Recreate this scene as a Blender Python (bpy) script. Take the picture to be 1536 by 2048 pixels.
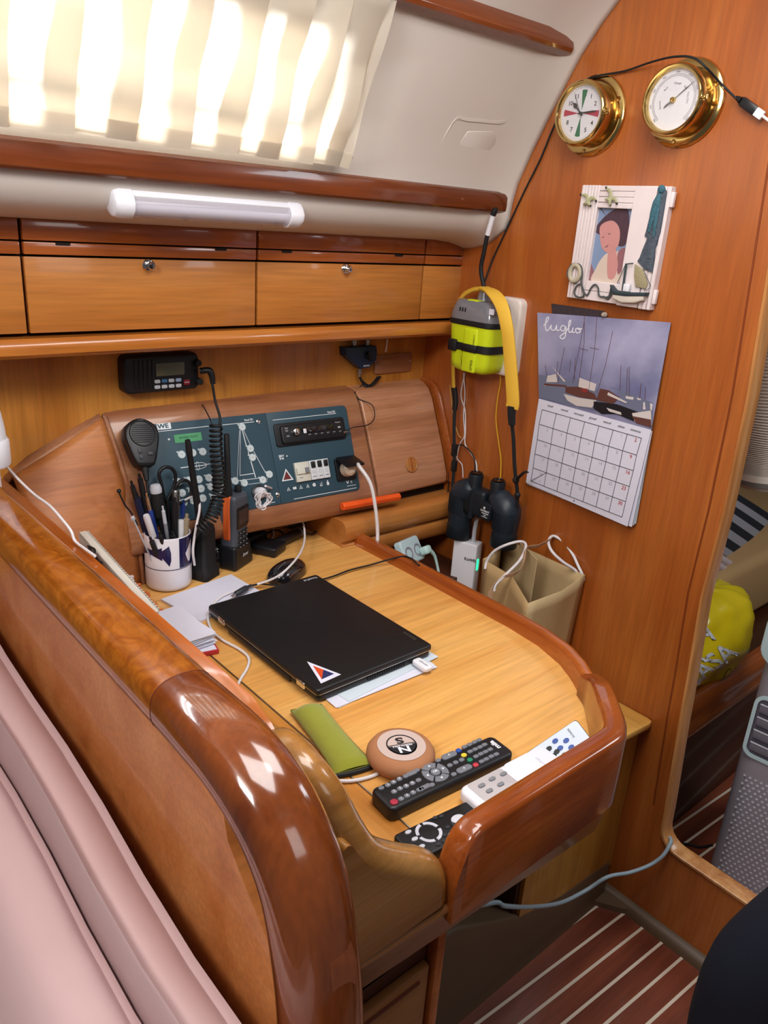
import bpy, bmesh, math, random
from mathutils import Vector, Matrix
random.seed(4)
for o in list(bpy.data.objects): bpy.data.objects.remove(o)
SC = bpy.context.scene
COL = SC.collection
PI = math.pi
# ------------------------------------------------------------------ camera
FPX, CX, CY = 1559.574, 768.0, 1024.0
AXX = Vector((0.75460606, -0.18228566, 0.63035041))    # world x, y, z seen in camera space (right, down, forward)
AXY = Vector((-0.65291846, -0.30422086, 0.69364772))
AXZ = Vector((0.06532371, -0.93499818, -0.34858458))
CAM = Vector((0, 0, 1.45))
cam = bpy.data.objects.new('camera', bpy.data.cameras.new('camera')); COL.objects.link(cam)
rot = Matrix(((AXX[0], -AXX[1], -AXX[2]), (AXY[0], -AXY[1], -AXY[2]), (AXZ[0], -AXZ[1], -AXZ[2])))
cam.matrix_world = Matrix.Translation(CAM) @ rot.to_4x4()
cam.data.sensor_fit = 'VERTICAL'; cam.data.sensor_height = 36; cam.data.lens = FPX/2048*36
cam.data.clip_start = .02
SC.camera = cam
# ------------------------------------------------------------------ light and exposure
SC.view_settings.view_transform = 'Standard'; SC.view_settings.look = 'None'
SC.view_settings.gamma = 1; SC.view_settings.use_curve_mapping = False
SC.view_settings.exposure = -0.42
W = bpy.data.worlds.new('daylight'); SC.world = W; W.use_nodes = True
W.node_tree.nodes['Background'].inputs[0].default_value = (.86, .90, 1.0, 1)
W.node_tree.nodes['Background'].inputs[1].default_value = .13
def area(name, loc, target, sx, sy, power, col, spread=180):
    l = bpy.data.lights.new(name, 'AREA'); l.shape = 'RECTANGLE'; l.size = sx; l.size_y = sy
    l.energy = power; l.color = col; l.spread = math.radians(spread)
    o = bpy.data.objects.new(name, l); COL.objects.link(o); o.location = loc
    o.rotation_euler = (Vector(target)-Vector(loc)).to_track_quat('-Z', 'Y').to_euler()
    return o
area('deck_hatch_daylight', (.50, .42, 1.985), (.66, .66, .5), .55, .5, 11.2, (1, .97, .95))
area('bulkhead_fill_light', (.92, .55, 1.955), (1.15, .50, .4), .4, .4, 6.5, (1, .96, .93))  # added fill without a fitting, brightens the floor and upper bulkhead
area('companionway_daylight', (.7, -1.2, 2.0), (.8, .9, 1.2), .6, .6, 4.5, (1, .96, .94))
area('partition_fill_light', (-.5, .35, 1.95), (.9, .8, 1.25), .4, .4, 21, (1, .95, .92))  # added fill for the seat side of the partition, no known lamp
area('side_window_daylight', (.3, 1.75, 1.86), (.3, .9, 1.55), 1.5, .6, 105, (.97, .98, 1))
area('aft_cabin_daylight', (2.1, -.1, 1.9), (1.9, .6, .5), .6, .6, 13, (.9, .95, 1))
# ------------------------------------------------------------------ pixel helpers (measured on the photo, 1536 x 2048)
def ray(px, py):
    v = Vector((px-CX, py-CY, FPX)); return Vector((AXX.dot(v), AXY.dot(v), AXZ.dot(v)))
def oz(px, py, z): d = ray(px, py); return CAM + d*((z-CAM.z)/d.z)
def ox(px, py, x): d = ray(px, py); return CAM + d*((x-CAM.x)/d.x)
def oy(px, py, y): d = ray(px, py); return CAM + d*((y-CAM.y)/d.y)
def Q(F, px, py, h=0):
    """pixel -> local (u, v) on the frame's plane, h above it"""
    n = F.to_3x3() @ Vector((0, 0, 1)); o = F.translation + n*h; d = ray(px, py)
    p = CAM + d*((o-CAM).dot(n)/d.dot(n)); q = F.inverted() @ p
    return Vector((q.x, q.y))
def frame(o, X, Y):
    X = Vector(X).normalized(); Z = X.cross(Vector(Y)).normalized(); Y = Z.cross(X)
    return Matrix(((X.x, Y.x, Z.x, o[0]), (X.y, Y.y, Z.y, o[1]), (X.z, Y.z, Z.z, o[2]), (0, 0, 0, 1)))
XB = 1.40                                    # bulkhead plane
def FW(y, z, x=XB, roll=0): return frame((x, y, z), (0, -1, 0), (0, 0, 1)) @ Matrix.Rotation(roll, 4, 'Z')
def FH(x, y, z): return frame((x, y, z), (1, 0, 0), (0, 0, 1))
def FD(x, y, a=0, z=.75): return Matrix.Translation((x, y, z)) @ Matrix.Rotation(a, 4, 'Z')
def T(x, y, z): return Matrix.Translation((x, y, z))
def RX(a): return Matrix.Rotation(a, 4, 'X')
def RY(a): return Matrix.Rotation(a, 4, 'Y')
def RZ(a): return Matrix.Rotation(a, 4, 'Z')
# ------------------------------------------------------------------ mesh builder
def spline(pts, n=6, closed=False):
    P = [Vector(p) for p in pts]; L = len(P); out = []
    if L < 3: return P
    rng = range(L if closed else L-1)
    for i in rng:
        p1, p2 = P[i], P[(i+1) % L]
        p0 = P[i-1] if (i > 0 or closed) else p1*2-p2
        p3 = P[(i+2) % L] if (i+2 < L or closed) else p2*2-p1
        for k in range(n):
            t = k/n
            out.append(.5*((2*p1)+(p2-p0)*t+(2*p0-5*p1+4*p2-p3)*t*t+(3*p1-p0-3*p2+p3)*t**3))
    if not closed: out.append(P[-1])
    return out
def rrect(w, h, r, n=5, cx=0, cy=0):
    r = min(r, w/2-1e-5, h/2-1e-5); o = []
    for sx, sy, a0 in ((1, 1, 0), (-1, 1, 90), (-1, -1, 180), (1, -1, 270)):
        for k in range(n+1):
            a = math.radians(a0+90*k/n); o.append((cx+sx*(w/2-r)+r*math.cos(a), cy+sy*(h/2-r)+r*math.sin(a)))
    return o
def circ(r, n=24, cx=0, cy=0, ry=None):
    return [(cx+r*math.cos(2*PI*k/n), cy+(ry or r)*math.sin(2*PI*k/n)) for k in range(n)]
class MB:
    def __init__(s): s.v = []; s.f = []; s.m = []; s.mi = 0
    def add(s, vs, fs, M=None):
        b = len(s.v)
        for p in vs:
            p = Vector(p); s.v.append(M @ p if M else p)
        for f in fs: s.f.append([b+i for i in f]); s.m.append(s.mi)
        return s
    def frombm(s, bm, M=None):
        bm.verts.ensure_lookup_table(); bm.verts.index_update()
        s.add([v.co.copy() for v in bm.verts], [[v.index for v in f.verts] for f in bm.faces], M); bm.free(); return s
    def box(s, c, d, M=None, bev=0, seg=2):
        bm = bmesh.new(); bmesh.ops.create_cube(bm, size=1)
        for v in bm.verts: v.co = Vector((v.co.x*d[0]+c[0], v.co.y*d[1]+c[1], v.co.z*d[2]+c[2]))
        if bev: bmesh.ops.bevel(bm, geom=bm.edges[:], offset=min(bev, min(d)*.49), segments=seg, profile=.5, affect='EDGES')
        return s.frombm(bm, M)
    def prism(s, poly, h0, h1, M=None, bev=0, seg=2, bevbot=False):
        """polygon in xy, from z=h0 to h1, with rounded rim"""
        bm = bmesh.new(); vs = [bm.verts.new((p[0], p[1], h0)) for p in poly]
        f = bm.faces.new(vs); bm.normal_update()
        if f.normal.z > 0: bmesh.ops.reverse_faces(bm, faces=[f])
        r = bmesh.ops.extrude_face_region(bm, geom=[f]); tv = [e for e in r['geom'] if isinstance(e, bmesh.types.BMVert)]
        for v in tv: v.co.z = h1
        bm.normal_update()
        bmesh.ops.recalc_face_normals(bm, faces=bm.faces[:])
        if bev:
            z = [h1] + ([h0] if bevbot else [])
            ed = [e for e in bm.edges if any(abs(e.verts[0].co.z-q) < 1e-7 and abs(e.verts[1].co.z-q) < 1e-7 for q in z)]
            bmesh.ops.bevel(bm, geom=ed, offset=bev, segments=seg, profile=.5, affect='EDGES', clamp_overlap=True)
        return s.frombm(bm, M)
    def lathe(s, prof, seg=32, M=None, sx=1, sy=1):
        vs = []; fs = []; n = len(prof)
        for k in range(seg):
            a = 2*PI*k/seg
            for r, z in prof: vs.append((r*math.cos(a)*sx, r*math.sin(a)*sy, z))
        for k in range(seg):
            k2 = (k+1) % seg
            for i in range(n-1):
                if prof[i][0] < 1e-7 and prof[i+1][0] < 1e-7: continue
                if prof[i][0] < 1e-7: fs.append((k*n, k2*n+i+1, k*n+i+1))
                elif prof[i+1][0] < 1e-7: fs.append((k*n+i, k2*n+i, i+1))
                else: fs.append((k*n+i, k2*n+i, k2*n+i+1, k*n+i+1))
        fs = [tuple((0*n+idx % n) if prof[idx % n][0] < 1e-7 else idx for idx in f) for f in fs]
        return s.add(vs, fs, M)
    def cyl(s, c, r, h, M=None, seg=24, r2=None, bev=0):
        r2 = r if r2 is None else r2; b = bev
        p = [(0, 0), (r, 0), (r2-b, h)] if not b else [(0, 0), (r, 0), (r2, h-b), (r2-b*.3, h-b*.3), (r2-b, h)]
        if not b: p = [(0, 0), (r, 0), (r2, h)]
        p.append((0, h))
        return s.lathe(p, seg, (M or Matrix()) @ T(*c))
    def tube(s, pts, r, seg=8, sm=5, closed=False, M=None, flat=None):
        """round (or flat ribbon-like with flat=(axis, ratio)) tube along smoothed pts"""
        P = spline(pts, sm, closed) if sm > 1 else [Vector(p) for p in pts]
        n = len(P); R = r if isinstance(r, (list, tuple)) else None
        rings = []; up = None
        for i in range(n):
            a = P[(i-1) % n] if (i or closed) else P[i]; b = P[(i+1) % n] if (i < n-1 or closed) else P[i]
            t = (b-a)
            t = t.normalized() if t.length > 1e-9 else Vector((0, 0, 1))
            if up is None: up = t.orthogonal().normalized()
            up = (up - t*up.dot(t))
            up = up.normalized() if up.length > 1e-6 else t.orthogonal().normalized()
            sd = t.cross(up)
            if R: q = i/(n-1)*(len(R)-1); j = min(int(q), len(R)-2); rr = R[j]+(R[j+1]-R[j])*(q-j)
            else: rr = r
            ring = []
            for k in range(seg):
                an = 2*PI*k/seg; d = up*math.cos(an)*rr+sd*math.sin(an)*rr
                if flat:
                    ax = Vector(flat[0]).normalized(); d = d-ax*d.dot(ax)*(1-flat[1])
                ring.append(P[i]+d)
            rings.append(ring)
        return s.loft(rings, closed=closed, M=M)
    def loft(s, rings, closed=False, cap=True, M=None, open_ring=False):
        m = len(rings[0]); n = len(rings); vs = [p for r in rings for p in r]; fs = []
        for i in range(n if closed else n-1):
            j = (i+1) % n
            for k in range(m-1 if open_ring else m):
                k2 = (k+1) % m; fs.append((i*m+k, i*m+k2, j*m+k2, j*m+k))
        if cap and not closed and not open_ring:
            fs.append(tuple(range(m))[::-1]); fs.append(tuple((n-1)*m+k for k in range(m)))
        return s.add(vs, fs, M)
    def sweep(s, path, prof, upv=(0, 0, 1), closed=False, M=None, scale=None):
        """prof (a, b): a along side, b along up"""
        P = [Vector(p) for p in path]; n = len(P); up0 = Vector(upv); rings = []
        for i in range(n):
            a = P[(i-1) % n] if (i or closed) else P[i]; b = P[(i+1) % n] if (i < n-1 or closed) else P[i]
            t = (b-a).normalized(); sd = t.cross(up0).normalized(); up = sd.cross(t)
            k = 1.
            if 0 < i < n-1 or closed:
                t1 = (P[i]-a).normalized(); t2 = (b-P[i]).normalized(); c = max(.3, math.cos(t1.angle(t2, 0)/2)); k = 1/c
            q = scale(i/(n-1)) if scale else 1
            rings.append([P[i]+sd*p[0]*k*q+up*p[1]*q for p in prof])
        return s.loft(rings, closed=closed, M=M)
    def ball(s, c, r, M=None, seg=16, sc=(1, 1, 1)):
        pr = [(r*math.sin(PI*k/10), -r*math.cos(PI*k/10)) for k in range(11)]; pr[0] = (0, -r); pr[-1] = (0, r)
        return s.lathe(pr, seg, (M or Matrix()) @ T(*c) @ Matrix.Diagonal((*sc, 1)))
    def grid(s, fn, nu, nv, M=None, thick=None):
        vs = [fn(i/nu, j/nv) for i in range(nu+1) for j in range(nv+1)]
        fs = [(i*(nv+1)+j, (i+1)*(nv+1)+j, (i+1)*(nv+1)+j+1, i*(nv+1)+j+1) for i in range(nu) for j in range(nv)]
        return s.add(vs, fs, M)
    def text(s, t, M, size, h=.0003, wide=1, align='CENTER', bold=0, shear=0):
        c = bpy.data.curves.new('t', 'FONT'); c.body = t; c.size = size; c.extrude = h/2; c.align_x = align; c.align_y = 'CENTER'
        c.offset = bold; c.resolution_u = 3; c.shear = shear
        o = bpy.data.objects.new('t', c); COL.objects.link(o)
        dg = bpy.context.evaluated_depsgraph_get(); me = bpy.data.meshes.new_from_object(o.evaluated_get(dg))
        s.add([v.co.copy() for v in me.vertices], [list(p.vertices) for p in me.polygons], M @ Matrix.Diagonal((wide, 1, 1, 1)))
        bpy.data.objects.remove(o); bpy.data.curves.remove(c); bpy.data.meshes.remove(me); return s
    def line(s, pts, w, h=.0004, M=None, closed=False):
        """thin raised stroke in the xy plane"""
        P = [Vector((p[0], p[1], 0)) for p in pts]
        return s.sweep([p+Vector((0, 0, p.z)) for p in P], [(-w/2, 0), (w/2, 0), (w/2, h), (-w/2, h)], (0, 0, 1), closed, M)
    def build(s, name, mats, parent=None, world=False, ang=38, bevel=0, seg=2, at=None, sub=0, solid=0, kind=None):
        if not isinstance(mats, (list, tuple)): mats = [mats]
        vs = s.v
        O = None
        if world and parent:
            inv = gmat(parent).inverted(); vs = [inv @ p for p in vs]
        elif at is not None:
            O = Matrix.Translation(at) if not isinstance(at, Matrix) else at
            if world or not isinstance(at, Matrix): inv = O.inverted(); vs = [inv @ p for p in vs]
        me = bpy.data.meshes.new(name); me.from_pydata([tuple(p) for p in vs], [], s.f); me.update()
        for p, m in zip(me.polygons, s.m): p.material_index = m; p.use_smooth = True
        for m in mats: me.materials.append(m)
        bm = bmesh.new(); bm.from_mesh(me); bmesh.ops.remove_doubles(bm, verts=bm.verts[:], dist=1e-6)
        bmesh.ops.recalc_face_normals(bm, faces=bm.faces[:]); bm.to_mesh(me); bm.free()
        me.set_sharp_from_angle(angle=math.radians(ang))
        o = bpy.data.objects.new(name, me); COL.objects.link(o)
        if parent: o.parent = parent
        elif O is not None: o.matrix_world = O
        if solid:
            q = o.modifiers.new('solid', 'SOLIDIFY'); q.thickness = solid; q.offset = 0
        if bevel:
            q = o.modifiers.new('bevel', 'BEVEL'); q.width = bevel; q.segments = seg; q.limit_method = 'ANGLE'; q.angle_limit = math.radians(40)
        if sub:
            q = o.modifiers.new('sub', 'SUBSURF'); q.levels = sub; q.render_levels = sub
        if kind: o['kind'] = kind
        return o
ROOTM = {}
def gmat(o):
    m = ROOTM.get(o.name)
    if m is not None: return m
    return gmat(o.parent) if o.parent else o.matrix_world
def tag(o, label, cat, group=None):
    o['label'] = label; o['category'] = cat
    if group: o['group'] = group
    return o
def thing(name, label, cat, F, group=None):
    o = bpy.data.objects.new(name, None); COL.objects.link(o); o.empty_display_size = .02
    if not isinstance(F, Matrix): F = T(*F)
    o.matrix_world = F; ROOTM[o.name] = F.copy()
    return tag(o, label, cat, group)
def struct(o): o['kind'] = 'structure'; return o
def lab(o, l): o['label'] = l; return o
# ------------------------------------------------------------------ materials
def lin(h):
    h = h.lstrip('#'); c = [int(h[i:i+2], 16)/255 for i in (0, 2, 4)]
    return tuple((x/12.92 if x <= .04045 else ((x+.055)/1.055)**2.4) for x in c)+(1,)
def mat(name, col, rough=.5, metal=0, coat=0, bump=None, var=0, trans=0, ior=1.45, emit=None, estr=0, spec=None, vscale=60, sheen=0, alpha=None):
    m = bpy.data.materials.new(name); m.use_nodes = True; nt = m.node_tree; b = nt.nodes['Principled BSDF']
    c = lin(col) if isinstance(col, str) else col
    b.inputs['Base Color'].default_value = c; b.inputs['Roughness'].default_value = rough; b.inputs['Metallic'].default_value = metal
    b.inputs['Coat Weight'].default_value = coat; b.inputs['Coat Roughness'].default_value = .06
    b.inputs['Transmission Weight'].default_value = trans; b.inputs['IOR'].default_value = ior
    if spec is not None: b.inputs['Specular IOR Level'].default_value = spec
    if sheen: b.inputs['Sheen Weight'].default_value = sheen
    if emit: b.inputs['Emission Color'].default_value = lin(emit); b.inputs['Emission Strength'].default_value = estr
    tc = nt.nodes.new('ShaderNodeTexCoord')
    if var:
        n = nt.nodes.new('ShaderNodeTexNoise'); n.inputs['Scale'].default_value = vscale; n.inputs['Detail'].default_value = 4
        r = nt.nodes.new('ShaderNodeMapRange'); r.inputs['To Min'].default_value = 1-var; r.inputs['To Max'].default_value = 1+var
        x = nt.nodes.new('ShaderNodeVectorMath'); x.operation = 'SCALE'; x.inputs[0].default_value = c[:3]
        nt.links.new(tc.outputs['Object'], n.inputs['Vector']); nt.links.new(n.outputs['Fac'], r.inputs['Value'])
        nt.links.new(r.outputs[0], x.inputs['Scale']); nt.links.new(x.outputs[0], b.inputs['Base Color'])
    if bump:
        n = nt.nodes.new('ShaderNodeTexNoise'); n.inputs['Scale'].default_value = bump[0]; n.inputs['Detail'].default_value = 3
        bp = nt.nodes.new('ShaderNodeBump'); bp.inputs['Strength'].default_value = bump[1]; bp.inputs['Distance'].default_value = .002
        nt.links.new(tc.outputs['Object'], n.inputs['Vector']); nt.links.new(n.outputs['Fac'], bp.inputs['Height']); nt.links.new(bp.outputs[0], b.inputs['Normal'])
    return m
def wood(name, dark, mid, light, axis='x', sc=1., rough=.32, coat=.5, burl=0, fine=1., haze=.08):
    m = bpy.data.materials.new(name); m.use_nodes = True; nt = m.node_tree; b = nt.nodes['Principled BSDF']; N = nt.nodes.new; L = nt.links.new
    geo = N('ShaderNodeNewGeometry'); mp = N('ShaderNodeMapping'); tc = N('ShaderNodeTexCoord')
    s = {'x': (1.2, 14, 14), 'y': (14, 1.2, 14), 'z': (14, 14, 1.2)}[axis]
    if burl: s = tuple(x*.25+6*burl for x in s)
    mp.inputs['Scale'].default_value = tuple(x*sc for x in s); L(tc.outputs['Object'], mp.inputs['Vector'])
    n1 = N('ShaderNodeTexNoise'); n1.inputs['Scale'].default_value = 1.1; n1.inputs['Detail'].default_value = 5; n1.inputs['Roughness'].default_value = .55
    n1.inputs['Distortion'].default_value = .6+burl*2.5; L(mp.outputs[0], n1.inputs['Vector'])
    mp2 = N('ShaderNodeMapping'); s2 = {'x': (8, 170, 170), 'y': (170, 8, 170), 'z': (170, 170, 8)}[axis]
    mp2.inputs['Scale'].default_value = tuple(x*fine for x in s2); L(tc.outputs['Object'], mp2.inputs['Vector'])
    n2 = N('ShaderNodeTexNoise'); n2.inputs['Scale'].default_value = 1; n2.inputs['Detail'].default_value = 3; L(mp2.outputs[0], n2.inputs['Vector'])
    cr = N('ShaderNodeValToRGB'); e = cr.color_ramp.elements; e[0].position = .3; e[0].color = lin(dark); e[1].position = .72; e[1].color = lin(light)
    k = e.new(.5); k.color = lin(mid); L(n1.outputs['Fac'], cr.inputs['Fac'])
    r = N('ShaderNodeMapRange'); r.inputs['From Min'].default_value = .3; r.inputs['From Max'].default_value = .7; r.inputs['To Min'].default_value = .86; r.inputs['To Max'].default_value = 1.1
    L(n2.outputs['Fac'], r.inputs['Value'])
    x = N('ShaderNodeVectorMath'); x.operation = 'SCALE'; L(cr.outputs['Color'], x.inputs[0]); L(r.outputs[0], x.inputs['Scale']); L(x.outputs[0], b.inputs['Base Color'])
    b.inputs['Roughness'].default_value = rough; b.inputs['Coat Weight'].default_value = coat; b.inputs['Coat Roughness'].default_value = haze
    b.inputs['Specular IOR Level'].default_value = .4
    bp = N('ShaderNodeBump'); bp.inputs['Strength'].default_value = .06; bp.inputs['Distance'].default_value = .001; L(n2.outputs['Fac'], bp.inputs['Height']); L(bp.outputs[0], b.inputs['Normal'])
    return m
bulk_w = wood('cherry_bulkhead_veneer', '#8c4612', '#a3551d', '#b56a2c', 'z', .55, .42, .9, haze=.26)
panel_w = wood('cherry_panel_veneer', '#b5682f', '#ca7f44', '#d89357', 'x', .7, .33, .35)
back_w = wood('cherry_backboard_veneer', '#a0601f', '#bb7a30', '#c98a3c', 'z', .6, .4, .3)
locker_w = wood('locker_door_veneer', '#a56328', '#b57232', '#bf8040', 'x', .9, .36, .3)
trimd_w = wood('varnished_cherry_trim', '#874019', '#a35522', '#b96a30', 'x', .8, .22, .8)
trimy_w = wood('varnished_rail_along_cabin', '#8a4219', '#a5551f', '#b96c2c', 'y', .8, .2, .9)
burl_w = wood('burl_rail', '#7c3c0e', '#925014', '#a66220', 'y', 2.0, .2, 1, burl=1)
post_w = wood('varnished_post', '#5f2a0e', '#7c3f18', '#965423', 'z', .9, .16, 1, burl=.35)
beam_w = wood('varnished_beam', '#55260f', '#6e3415', '#87451f', 'x', .8, .25, .7)
desk_w = wood('desk_veneer', '#d4954c', '#dfa75c', '#e6b36a', 'x', .9, .32, .35)
ledge_w = wood('ledge_veneer', '#c48a35', '#d6a04a', '#e2b260', 'y', .8, .35, .3)
inner_w = wood('locker_front_veneer', '#a36a22', '#b97f30', '#c58e3d', 'z', .7, .4, .2)
edge_w = wood('pale_wood_edge', '#a0602c', '#b97c44', '#cf9860', 'z', 1.5, .35, .4)
console_w = wood('console_mahogany', '#7f4c31', '#976241', '#ab7753', 'x', 1.2, .32, .5, fine=1.3)
flap_w = wood('locker_flap_mahogany', '#9c6844', '#b98260', '#cb9a7a', 'x', 1.2, .34, .4, fine=1.3)
curve_w = wood('console_side_veneer', '#8f5127', '#ad6a37', '#bd7c47', 'x', .7, .48, .08, haze=.3)
black = mat('black_plastic', '#15161a', .38)
black_m = mat('matte_black_rubber', '#101114', .62)
lid_blk = mat('laptop_lid_black', '#121316', .42, bump=(900, .05))
grey_d = mat('dark_grey_plastic', '#2c3036', .42)
grey_m = mat('grey_button_rubber', '#7b7e84', .5)
grey_l = mat('light_grey_plastic', '#b9bcc4', .4)
white_p = mat('white_plastic', '#e2e3ea', .3)
white_c = mat('white_cable', '#dcd9dc', .4)
paper = mat('white_paper', '#d5d6e6', .7, var=.03)
paper2 = mat('bluish_paper', '#c6d3dc', .7)
chrome = mat('chrome', '#d8d8d8', .12, 1)
steel = mat('steel', '#a9a9a6', .28, 1)
brass = mat('polished_brass', '#d2b573', .13, 1)
brass_d = mat('brass_barrel', '#b8945a', .2, 1)
cream = mat('cream_liner', '#cfc7bf', .45, bump=(14, .08), var=.03, vscale=6)
# ================================================================== SETTING
# ---- floor: teak boards with holly stripes
tdk = wood('teak_floor_boards', '#5c2a1c', '#7a3d28', '#935038', 'x', .8, .38, .25)
holly = mat('holly_stripe', '#d8c8b4', .5)
m = MB(); m.box((.9, .1, -.02), (3.6, 2.0, .04)); m.mi = 1
for k in range(-8, 22):
    m.box((0, 0, 0), (3.4, .0062, .0006), T(1.1, .620-k*.0484-.0, .0003) @ RZ(-.066))
struct(m.build('floor', [tdk, holly]))
# ---- bulkhead with door opening
def arc(cx, cy, r, a0, a1, n=6): return [(cx+r*math.cos(math.radians(a0+(a1-a0)*k/n)), cy+r*math.sin(math.radians(a0+(a1-a0)*k/n))) for k in range(n+1)]
jamb = [(.628, 1.62), (.613, 1.40), (.600, 1.20), (.596, .98), (.600, .80), (.590, .63), (.585, .515), (.572, .30)]
corner = arc(.532, .262, .045, 0, -90, 5)
corner = [(y-.006, z) for y, z in corner]
hole = jamb+corner+[(-.1, .205), (-.3, .205)]                      # (y, z) down the jamb and along the sill
body = [(-.3, 0), (1.5, 0), (1.5, 2.05), (.64, 2.05)]
poly = body+hole
m = MB(); m.prism([(-y, z) for y, z in poly], -.026, 0, FW(0, 0))
m.mi = 1
dk_groove = mat('dark_groove', '#5a2410', .5); groove2 = mat('shallow_groove', '#7d3a17', .4)
gr = [(y+.030, z) for y, z in jamb]
m.sweep([Vector((XB-.0004, y, z)) for y, z in [(.66, 1.95)]+gr], [(-.002, 0), (.002, 0), (.0014, .0008), (-.0014, .0008)], (-1, 0, 0))
bulk = struct(m.build('wall_right', [bulk_w, groove2]))
m = MB()
m.sweep([Vector((XB-.003, y-.001, z)) for y, z in [(.645, 2.0)]+hole], [(-.004, -.034), (.006, -.034), (.007, -.02), (.006, -.002), (.003, .003), (-.002, .003), (-.004, 0)], (-1, 0, 0))
struct(m.build('trim_1', edge_w))
# ---- hull side backboard behind the radio
m = MB(); m.box((.5, 1.445, .8), (1.86, .03, 1.3)); struct(m.build('wall_back', back_w))
# ---- moulded liner: deck head, cabin side with window opening, shelf underside
prof = [(1.40, 1.42), (1.345, 1.421), (1.303, 1.425), (1.262, 1.434), (1.238, 1.450), (1.226, 1.47), (1.221, 1.49), (1.218, 1.52), (1.208, 1.56), (1.178, 1.625),
        (1.128, 1.72), (1.088, 1.79), (1.05, 1.84), (.99, 1.905), (.9, 1.965), (.75, 2.01), (.5, 2.035), (0, 2.05), (-.55, 2.05)]
wx0, wx1, iz0, iz1 = -.20, .86, 8, 10
xs = [-.45, wx0, .3, wx1, 1.05, 1.2, 1.30, 1.35, 1.375, 1.39, 1.4]
def flare(x): return max(0, (x-1.30)/.10)**2*.02
m = MB(); vs = []; fs = []
for x in xs:
    for y, z in prof: vs.append((x, y-flare(x)*(1 if z > 1.45 else .3), z-flare(x)*.8))
n = len(prof)
for i in range(len(xs)-1):
    for j in range(n-1):
        if wx0 <= xs[i] < wx1 and iz0 <= j < iz1: continue
        if xs[i] < .9 and prof[j][0] <= .5 and prof[j+1][0] >= 0 and False: continue
        fs.append((i*n+j, i*n+j+1, (i+1)*n+j+1, (i+1)*n+j))
m.add(vs, fs)
lin_o = m.build('ceiling', cream, ang=50, solid=.008); struct(lin_o)
# raised pads moulded in the liner
def onl(px, py):   # the flat part of the cabin side between z 1.56 and 1.79
    F = LF; q = Q(F, px, py); return q
LF = frame((1.0, 1.208, 1.56), (1, 0, 0), (0, -.12, .23))
m = MB(); c = [onl(918, 285), onl(935, 262), onl(985, 262), onl(992, 275), onl(982, 352), onl(974, 364), onl(925, 362), onl(916, 350)]
m.prism([(p.x, p.y) for p in c], -.004, .0018, LF, bev=.0016)
c2 = [onl(842, 366), onl(905, 245), onl(940, 238), onl(1015, 240), onl(1045, 190), onl(1062, 150)]
m.sweep([LF @ Vector((p.x, p.y, 0)) for p in spline([Vector((q.x, q.y, 0)) for q in c2], 4)], [(-.004, -.002), (.004, -.002), (.0, .0022)], (0, -.8, .4))
struct(m.build('trim_2', cream, ang=60))
# ---- window: frame and acrylic pane in the cabin side
acr = bpy.data.materials.new('window_acrylic'); acr.use_nodes = True; _n = acr.node_tree; _n.nodes.remove(_n.nodes['Principled BSDF'])
_a = _n.nodes.new('ShaderNodeBsdfTransparent'); _a.inputs[0].default_value = (.9, .93, .95, 1); _b = _n.nodes.new('ShaderNodeBsdfGlossy'); _b.inputs['Roughness'].default_value = .05; _c = _n.nodes.new('ShaderNodeMixShader'); _c.inputs[0].default_value = .08
_n.links.new(_a.outputs[0], _c.inputs[1]); _n.links.new(_b.outputs[0], _c.inputs[2]); _n.links.new(_c.outputs[0], _n.nodes['Material Output'].inputs[0])
m = MB(); LW = frame((.33, 1.208, 1.56), (1, 0, 0), (0, -.12, .23)); al = mat('window_aluminium', '#a9abad', .35, .8)
L_ = .259
ring = rrect(1.02, .17, .06, 6, 0, .13)
m.sweep([(x, y, 0) for x, y in ring], [(-.012, -.012), (.012, -.012), (.012, .004), (-.012, .004)], (0, 0, 1), closed=True, M=LW)
w = struct(m.build('window_1', al))
m = MB(); m.prism(rrect(1.04, .19, .06, 6, 0, .13), -.008, -.004, LW); m.build('pane', acr, w)
# ---- horizontal varnished battens
bm_prof = [(-.008, -.021), (.008, -.021), (.013, -.017), (.0145, -.008), (.0145, .008), (.013, .016), (.008, .020), (-.008, .020)]
def batten(name, x1, y, z, x0=-.45, s=1, tilt=0):
    m = MB(); R = Matrix.Rotation(tilt, 4, 'X')
    P = [Vector((x0, 0, 0)), Vector((x1-.004, 0, 0)), Vector((x1-.001, 0, 0)), Vector((x1, 0, 0))]
    rings = []
    for i, p in enumerate(P):
        k = (1, 1, .98, .93)[i]; rings.append([Vector((p.x, -a*s*k, b*s*(.85+.15*k))) for a, b in bm_prof])
    m.loft(rings, M=T(0, y, z) @ R)
    return m.build(name, beam_w, None, bevel=.002, kind='structure')
batten('trim_3', 1.385, 1.212, 1.505, s=1.0)
batten('trim_4', 1.372, 1.085, 1.795, s=1.2, tilt=-.35)
m = MB()
for p in ((925, 398, 1.196), ): m.cyl((0, 0, 0), .0015, .001, FH(*(lambda q: (q.x, 1.197, q.z))(oy(p[0], p[1], 1.197))))
struct(m.build('trim_5', chrome))

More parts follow.
